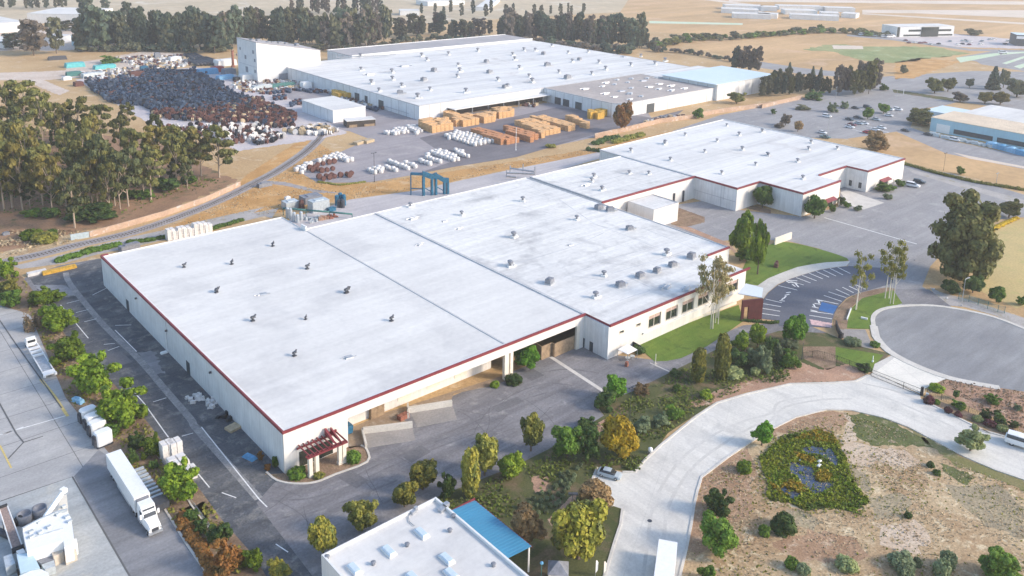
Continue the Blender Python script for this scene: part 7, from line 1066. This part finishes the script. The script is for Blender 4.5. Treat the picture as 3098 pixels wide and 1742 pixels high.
for s, n in (('t1 1150 560 1780 530 1950 640 1400 680 1150 600', 260), ('t1 700 720 1300 660 1350 720 1300 760 850 780', 160), ('b2 900 640 1300 560 2300 640 2300 800 1500 860 1000 800', 220), ('t3 -20 1010 240 1050 380 1000 100 970', 40), ('t3 1340 1200 1500 1180 1800 1130 1500 1150', 60), ('t2 600 840 800 900 960 960 1250 1020 1060 1040 760 930', 120)):
    for (x, y) in scatter(PTS(s), math.sqrt(abs(sum(a[0]*c[1]-c[0]*a[1] for a, c in zip(PTS(s), PTS(s)[1:]+PTS(s)[:1])))/2/n), q, .45): b.obox((x, y, .04), q.uniform(.6, 2.8), q.uniform(.6, 2.0), q.uniform(.4, 1.7), q.uniform(0, 3), q.randrange(4), .9)
b.build('yard_clutter', [M['reelbrown'], M['coping'], M['ventgrey'], M['reeltan']])['kind'] = 'stuff'
p0, p1 = G('r2', 2190, 690), G('r2', 2570, 790)
for i in range(4): k = i/3.2; b = MB(); x, y = p0[0]+(p1[0]-p0[0])*k, p0[1]+(p1[1]-p0[1])*k; b.obox((x, y, .06), 6, 4, 2.2, math.atan2(p1[1]-p0[1], p1[0]-p0[0]), 0, .92); b.obox((x, y, 2.26), 4, 2, .3, .2, 0, .6); tag(b.build('covered_stack', M['contblue' if i % 2 else 'tarpblue'], None, False, (x, y, 0)), 'blue covered stack in the row before the pale blue building', 'stack', 'blue covered stacks before the pale blue building')
p0, p1 = G('r2', 1420, 540), G('r2', 2160, 690)
for i in range(12): k = i/11+rr.uniform(-.02, .02); x, y = p0[0]+(p1[0]-p0[0])*k, p0[1]+(p1[1]-p0[1])*k; o = inst('sack_pallet', SACK, None, M['silver'], (x, y, .06)); o.scale = (1.3, 1.3, rr.uniform(.3, .6)); o.rotation_euler.z = rr.uniform(0, 1); tag(o, 'pale low pallet in the long row before the pale blue building', 'pallet', 'pale pallets before the pale blue building')
# far small cars and vans before the office
for i, (u, v) in enumerate(((1000, 345), (1040, 335), (1110, 355), (1160, 358), (1210, 362), (1260, 366), (1290, 362), (2370, 520))): x, y = G('t4', u, v); car_thing('white vehicle parked along the road before the two storey office' if u < 2000 else 'white van on the green paving rows', (x, y, .08), rr.uniform(-.3, .3)-.6, M['carwhite'], 'car', 'white vehicles before the office' if u < 2000 else None, 1.5, 'suv')
for i in range(22): x, y = G('t4', rr.uniform(1340, 2500), rr.uniform(385, 440)); car_thing('tiny parked car in the car park of the two storey office', (x, y, .08), -.6+rr.choice([0, 1.57]), M[rr.choice(['carwhite', 'cardark', 'carsilver', 'carmaroon'])], 'car', 'cars before the two storey office', 1.1, 'sedan')
# ---- poles, fences, gate
def pole(label, t, u, v, vt, mat='metal', head='arm', r=.09, cat='lamp post', name='lamp_post', side=(1, 0)):
    x, y = G(t, u, v); h = height_at(t, u, v, vt); th = thing(name, label, cat, (x, y, 0)); b = MB(); b.tube((0, 0, 0), (0, 0, h), r, r*.65, 7); b.lathe((0, 0, 0), [(r*2, 0), (r*2, .3), (r, .5)], 8); b.build('pole', M[mat], th, org=(0, 0, 0)); b = MB()
    if head == 'arm': b.path([(0, 0, h-.1), (side[0]*1.1, side[1]*1.1, h+.1)], .06, 5); b.obox((side[0]*1.4, side[1]*1.4, h), .9, .35, .18, math.atan2(side[1], side[0]), 0, .8)
    elif head == 'box': b.obox((side[0]*.5, side[1]*.5, h-.1), 1.0, .6, .25, math.atan2(side[1], side[0]), 0, .9); b.obox((-side[0]*.4, -side[1]*.4, h-.1), .6, .5, .25, math.atan2(side[1], side[0]), 0, .9)
    elif head == 'tee': b.box(-.9, .9, -.06, .06, h-.25, h-.1); b.obox((-.9, 0, h-.2), .5, .4, .2); b.obox((.9, 0, h-.2), .5, .4, .2)
    elif head == 'ball': b.lathe((0, 0, h-.1), [(.08, 0), (.28, .15), (.28, .35), (.1, .5)], 8)
    b.build('lamp_head', M['white' if head == 'ball' and mat != 'fencegreen' else ('contblue' if mat == 'fencegreen' else mat)], th, org=(0, 0, 0)); return th
pole('silver street lamp with a short arm beside the cul-de-sac', 'g5', 1035, 1010, 350, 'metal', 'arm', .1, side=(.95, -.2)); pole('dark lamp post with box head above the brown twiggy bush', 'v3', 630, 960, 650, 'dmetal', 'box', .1, side=(.7, -.6)); pole('dark thin pole in the shaded verge beside the golden tree', 'u3', 1197, 1370, 1000, 'dmetal', 'box', .07); pole('dark fence pole at the ball tree', 'u4', 409, 725, 560, 'dmetal', 'none', .07, 'pole', 'pole')
pole('thin dark lamp pole with cross arm in the works yard', 't6', 1180, 385, 100, 'dmetal', 'tee', .12); pole('white pole at the edge of the works road', 't3', 92, 1462, 1240, 'white', 'none', .14, 'pole', 'pole'); pole('pale lamp pole at the roof edge by the far car park', 't4', 660, 1340, 1130, 'metal', 'tee', .13); pole('pale lamp pole before the brown tree clump', 't4', 740, 955, 845, 'metal', 'tee', .13); pole('pale utility pole in the trees at the factory end', 't4', 590, 880, 750, 'metal', 'tee', .13); pole('pale short pole by the far street', 't4', 1400, 915, 865, 'white', 'none', .15, 'pole', 'pole'); pole('thin dark utility pole in the dry field hedge', 't8', 1790, 275, 105, 'barkdark', 'tee', .07, 'utility pole', 'utility_pole'); pole('teal post with a blue globe at the bottom edge', 'v3', 338, 1500, 1330, 'fencegreen', 'ball', .08); pole('thin dark lamp pole in front of the factory canopy', 't2', 2290, 1110, 1030, 'dmetal', 'tee', .13); pole('white stake at the lawn corner near the shade sail', 'u3', 1450, 772, 670, 'cream', 'none', .1, 'post', 'post'); pole('white sign post on the small lawn by the gate', 'u4', 1100, 750, 690, 'white', 'none', .13, 'post', 'post')
x, y = G('v3', 1400, 255); th = thing('bollard_light', 'white globe topped box at the outer edge of the concrete road', 'bollard', (x, y, 0)); b = MB(); b.obox((0, 0, 0), .7, .6, .5); b.build('base', M['metal'], th, org=(0, 0, 0)); b = MB(); b.lathe((0, 0, .5), [(.35, 0), (.5, .25), (.45, .6), (.15, .8)], 10); b.build('globe', M['white'], th, True, org=(0, 0, 0))
for (u, v, vt, m_, lab) in ((865, 1460, 1300, 'white', 'white feather banner at the bottom edge by the concrete road'), (945, 1460, 1310, 'cream', 'cream feather banner right of the white one')): x, y = G('v3', u, v); h = height_at('v3', u, v, vt); th = thing('feather_banner', lab, 'banner', (x, y, 0)); b = MB(); b.tube((0, 0, 0), (0, 0, h), .04, n=5); b.build('pole', M['metal'], th, org=(0, 0, 0)); b = MB(); b.add([(0, -.03, h*.25), (.5, -.03, h*.35), (.55, -.03, h*.8), (.2, -.03, h), (0, -.03, h), (0, .03, h*.25), (.5, .03, h*.35), (.55, .03, h*.8), (.2, .03, h), (0, .03, h)], [(0, 1, 2, 3, 4), (9, 8, 7, 6, 5), (0, 5, 6, 1), (1, 6, 7, 2), (2, 7, 8, 3)]); b.build('flag', M[m_], th, org=(0, 0, 0))
def fence(label, pts, h, mat, post=3.0, wires=5, pick=.5, r=.05, name='fence', cat='fence'):
    th = thing(name, label, cat, (*pts[0], 0)); b = MB()
    for (x, y, a) in along(pts, post)+[(*pts[-1], 0)]: b.tube((x, y, 0), (x, y, h), r, n=5)
    b.build('post', M[mat], th); b = MB()
    for k in range(wires): z = h*(k+.4)/wires; [b.tube((*p, z), (*q, z), .022 if k < wires-1 else .035, n=4) for p, q in zip(pts, pts[1:])]
    if pick: [b.tube((x, y, .05), (x, y, h*.97), .018, n=4, cap=False) for (x, y, a) in along(pts, pick)]
    b.build('mesh_panel', M[mat], th); return th
fence('green wire fence with many pickets along the cul-de-sac verge', PTS('g5 960 850 1280 930 1560 1040 1900 1150 2080 1190'), 2.1, 'fencegreen', 2.6, 6, .22, .07); fence('dark chain link fence from the ball tree down to the sliding gate', PTS('u4 409 725 560 700 780 765 1080 878'), 1.9, 'black', 3, 6, .4); fence('dark low fence along the planting strip of the concrete road', PTS('q7 520 770 700 830 850 900 1300 1110 1990 1420'), 1.5, 'black', 3, 5, .35)
fence('thin wire fence along the planting strip of the neighbour yard', PTS('v1 1480 230 1640 420 1860 760 2090 1080'), 1.6, 'metal', 3.2, 4, 0, .04)
g0, g1 = G('u4', 1085, 888), G('u4', 1560, 1078); t = thing('sliding_gate', 'long thin dark sliding gate across the concrete driveway', 'gate', (*g0, .08)); hg = 1.7; v0, v1_ = Vector((*g0, 0)), Vector((*g1, 0)); b = MB()
for z in (.15, .9, hg): b.tube(v0+Vector((0, 0, z)), v1_+Vector((0, 0, z)), .045, n=5)
b.build('frame', M['black'], t); b = MB(); [b.tube((x, y, .1), (x, y, hg), .014, n=4, cap=False) for (x, y, a) in along([g0, g1], .3)]; [b.tube((x, y, .0), (x, y, hg+.05), .05, n=5) for (x, y, a) in along([g0, g1], 7.4)]; b.build('pickets', M['black'], t)
x, y = G('q7', 440, 775); th = thing('gate_motor', 'dark gate post with pale motor box at the right end of the sliding gate', 'gate post', (x, y, 0)); b = MB(); b.obox((0, 0, 0), .5, .5, 2.0); b.build('post', M['black'], th, org=(0, 0, 0)); b = MB(); b.obox((.9, .3, 0), .7, .6, 1.5); b.obox((.4, -1.0, 0), .6, .6, .8, .3); b.build('motor_box', M['silver'], th, org=(0, 0, 0))
p = PTS('u4 742 395 752 440 770 480 790 515'); th = thing('barrier', 'black folded gate leaf at the curved car park exit', 'gate', (*p[0], 0)); b = MB(); b.ribbon(p, .35, .1, 1.5); b.build('leaf', M['black'], th); b = MB(); b.obox((*p[-1], 0), 1.0, .9, 1.3); b.build('gate_box', M['black'], th)
# shade sail with tables, odds and ends
zz = 2.6; cs = [Vector((*G('u3', u, v, zz), zz)) for u, v in ((1085, 625), (1180, 572), (1275, 628), (1180, 672))]; t = thing('gazebo', 'white square shade canopy on thin posts beside the warehouse front corner', 'gazebo', (cs[0].x, cs[0].y, 0)); b = MB(); pk = sum(cs, Vector())/4+Vector((0, 0, .35)); b.add(cs+[pk]+[c-Vector((0, 0, .12)) for c in cs], [(0, 1, 4), (1, 2, 4), (2, 3, 4), (3, 0, 4), (0, 5, 6, 1), (1, 6, 7, 2), (2, 7, 8, 3), (3, 8, 5, 0), (8, 7, 6, 5)]); bm = b.build('canopy', M['white'], t)
for c in cs: b = MB(); b.tube((c.x, c.y, 0), c, .06, n=5); b.build('post', M['metal'], t)
for i, (u, v) in enumerate(((1180, 735), (1225, 720))): x, y = G('u3', u, v); th = thing('table', 'small round pale table by the white shade canopy, %s one' % ('left', 'right')[i], 'table', (x, y, .05)); b = MB(); b.lathe((0, 0, .7), [(.65, 0), (.65, .06)], 10); b.build('top', M['silver'], th, org=(0, 0, 0)); b = MB(); b.lathe((0, 0, 0), [(.3, 0), (.06, .1), (.06, .7)], 8); b.build('leg', M['metal'], th, org=(0, 0, 0))
x, y = G('u3', 1170, 790); b = MB(); b.obox((x, y, .05), .9, .7, 1.1, .3, 0, .8); tag(b.build('chair', M['rust'], None, False, (x, y, 0)), 'red brown box seat in front of the white shade canopy', 'seat'); wall_line('u3 1180 590 1310 660', 1.8, 'black', 'black screen panel behind the white shade canopy', .25, 'screen', 'screen')
x, y = G('t8', 160, 1215); b = MB(); b.obox((x, y, .06), 1.8, 1.2, 1.3, .4, 0, .85); b.obox((x+1.0, y+.4, .06), .8, .9, 1.6, .4, 0, .8); tag(b.build('utility_cabinet', M['reelbrown'], None, False, (x, y, 0)), 'dark brown utility cabinet on the upper lawn', 'cabinet'); b = MB(); b.lathe((*G('v3', 1395, 915), .074), [(.42, 0), (.42, .01)], 14); structure(b.build('manhole_cover', M['dmetal'])); b = MB(); b.ribbon(PTS('u4 985 325 1050 340'), .5, .07, .5); tag(b.build('lawn_sign', M['coping']), 'small pale stone sign on the island lawn', 'sign'); b = MB(); b.ribbon(PTS('u4 850 345 890 235'), .3, .07, .5); tag(b.build('low_wall', M['coping']), 'low pale wall between the brown bed and the island lawn', 'wall')
for (t_, u, v, lab) in (('g5', 365, 600, 'pale boulder at the entry drive edge by the very large tree'), ('g5', 690, 830, 'small pale boulder on the verge below the very large tree'), ('v4', 395, 330, 'pale boulder in the pond, left'), ('v4', 585, 345, 'pale flat boulder in the pond, larger one'), ('v4', 580, 385, 'small pale boulder below the larger pond boulder'), ('t8', 1510, 1150, 'dark rock by the plaza edge under the very large tree')):
    x, y = G(t_, u, v); me = foliage('rock', [(0, 0, .2, .6, .5, .4)], 0 or 1, .01, u, core=1.0); o = inst('boulder', me, None, M['ventgrey' if 'dark' in lab else 'coping'], (x, y, .05)); k = 1.0 if 'larger' in lab else .6; o.scale = (k*1.2, k*.8, k*.8); tag(o, lab, 'rock')

b = MB()
for k in range(11): u = 330+k*52; v = 335+k*16; b.ribbon(PTS('r2 %d %d %d %d' % (u, v, u+70, v+28)), .3, .056, .0575); b.ribbon(PTS('r2 %d %d %d %d' % (u-40, v+85, u+40, v+112)), .3, .056, .0575)
for k in range(9): u = 420+k*70; v = 190+k*8; b.ribbon(PTS('r2 %d %d %d %d' % (u, v, u+50, v+14)), .3, .056, .0575)
structure(b.build('bay_lines', M['line']))
for (t_, u, v, vt, lab) in (('r2', 250, 250, 120, 'pale lamp pole at the left of the far car park'), ('r2', 700, 300, 180, 'pale lamp pole between the round trees of the far car park'), ('t4', 1330, 980, 870, 'pale lamp pole at the top of the far car park'), ('t8', 2300, 420, 300, 'thin lamp pole beside the hedge at the right edge'), ('t7', 2240, 560, 395, 'thin lamp pole in the courtyard before the stepped warehouse')): pole(lab, t_, u, v, vt, 'metal', 'tee', .1)
# ---------------------------------------------------------------- camera, sun and sky
cam = bpy.data.cameras.new('camera'); co = bpy.data.objects.new('camera', cam); COL.objects.link(co); sc.camera = co
cam.sensor_width = 36; cam.sensor_fit = 'HORIZONTAL'; cam.lens = 36*F/3098; cam.shift_y = -(871-PY)/3098; cam.clip_end = 20000; cam.clip_start = 1
m = Matrix.Identity(4)
for i in range(3): m[i][0] = RIGHT[i]; m[i][1] = -DOWN[i]; m[i][2] = -FWD[i]; m[i][3] = CAM[i]
co.matrix_world = m
SUN_EL = R(27); sd = Vector((.62, -.78, 0)).normalized()            # towards the sun, on the ground
sun = bpy.data.lights.new('sun', 'SUN'); so = bpy.data.objects.new('sun', sun); COL.objects.link(so); sun.energy = SUN_E; sun.angle = R(SUN_A); sun.color = (1, .86, .70)
d = Vector((sd.x*math.cos(SUN_EL), sd.y*math.cos(SUN_EL), math.sin(SUN_EL))); so.rotation_euler = d.to_track_quat('Z', 'Y').to_euler(); so.location = (0, 0, 300)
wd = bpy.data.worlds.new('World'); sc.world = wd; wd.use_nodes = True; nt = wd.node_tree; nt.nodes.clear()
bg = nt.nodes.new('ShaderNodeBackground'); ou = nt.nodes.new('ShaderNodeOutputWorld'); sk = nt.nodes.new('ShaderNodeTexSky'); sk.sky_type = 'NISHITA'; sk.sun_disc = False; sk.sun_elevation = SUN_EL; sk.sun_rotation = math.atan2(sd.x, sd.y); sk.dust_density = 1.2; sk.air_density = 1.0
bg.inputs[1].default_value = SKY_S; nt.links.new(sk.outputs[0], bg.inputs[0]); nt.links.new(bg.outputs[0], ou.inputs[0])
sc.view_settings.view_transform = 'Standard'; sc.view_settings.look = 'None'; sc.view_settings.gamma = 1; sc.view_settings.exposure = EXPO; sc.view_settings.use_curve_mapping = False
sc.cycles.max_bounces = 6; sc.cycles.diffuse_bounces = 3; sc.cycles.use_denoising = True

if HAZE:
    me = MB().box(-900, 1700, -700, 2100, -1.5, 104).mesh('haze', []); hz = bpy.data.objects.new('haze', me); COL.objects.link(hz); hz['kind'] = 'stuff'
    hm = bpy.data.materials.new('haze'); hm.use_nodes = True; t = hm.node_tree; t.nodes.clear(); o = t.nodes.new('ShaderNodeOutputMaterial'); v = t.nodes.new('ShaderNodeVolumePrincipled'); v.inputs['Density'].default_value = HAZE; v.inputs['Color'].default_value = (.90, .91, .93, 1); v.inputs['Anisotropy'].default_value = .2; t.links.new(v.outputs[0], o.inputs['Volume']); me.materials.append(hm); sc.cycles.volume_bounces = 1
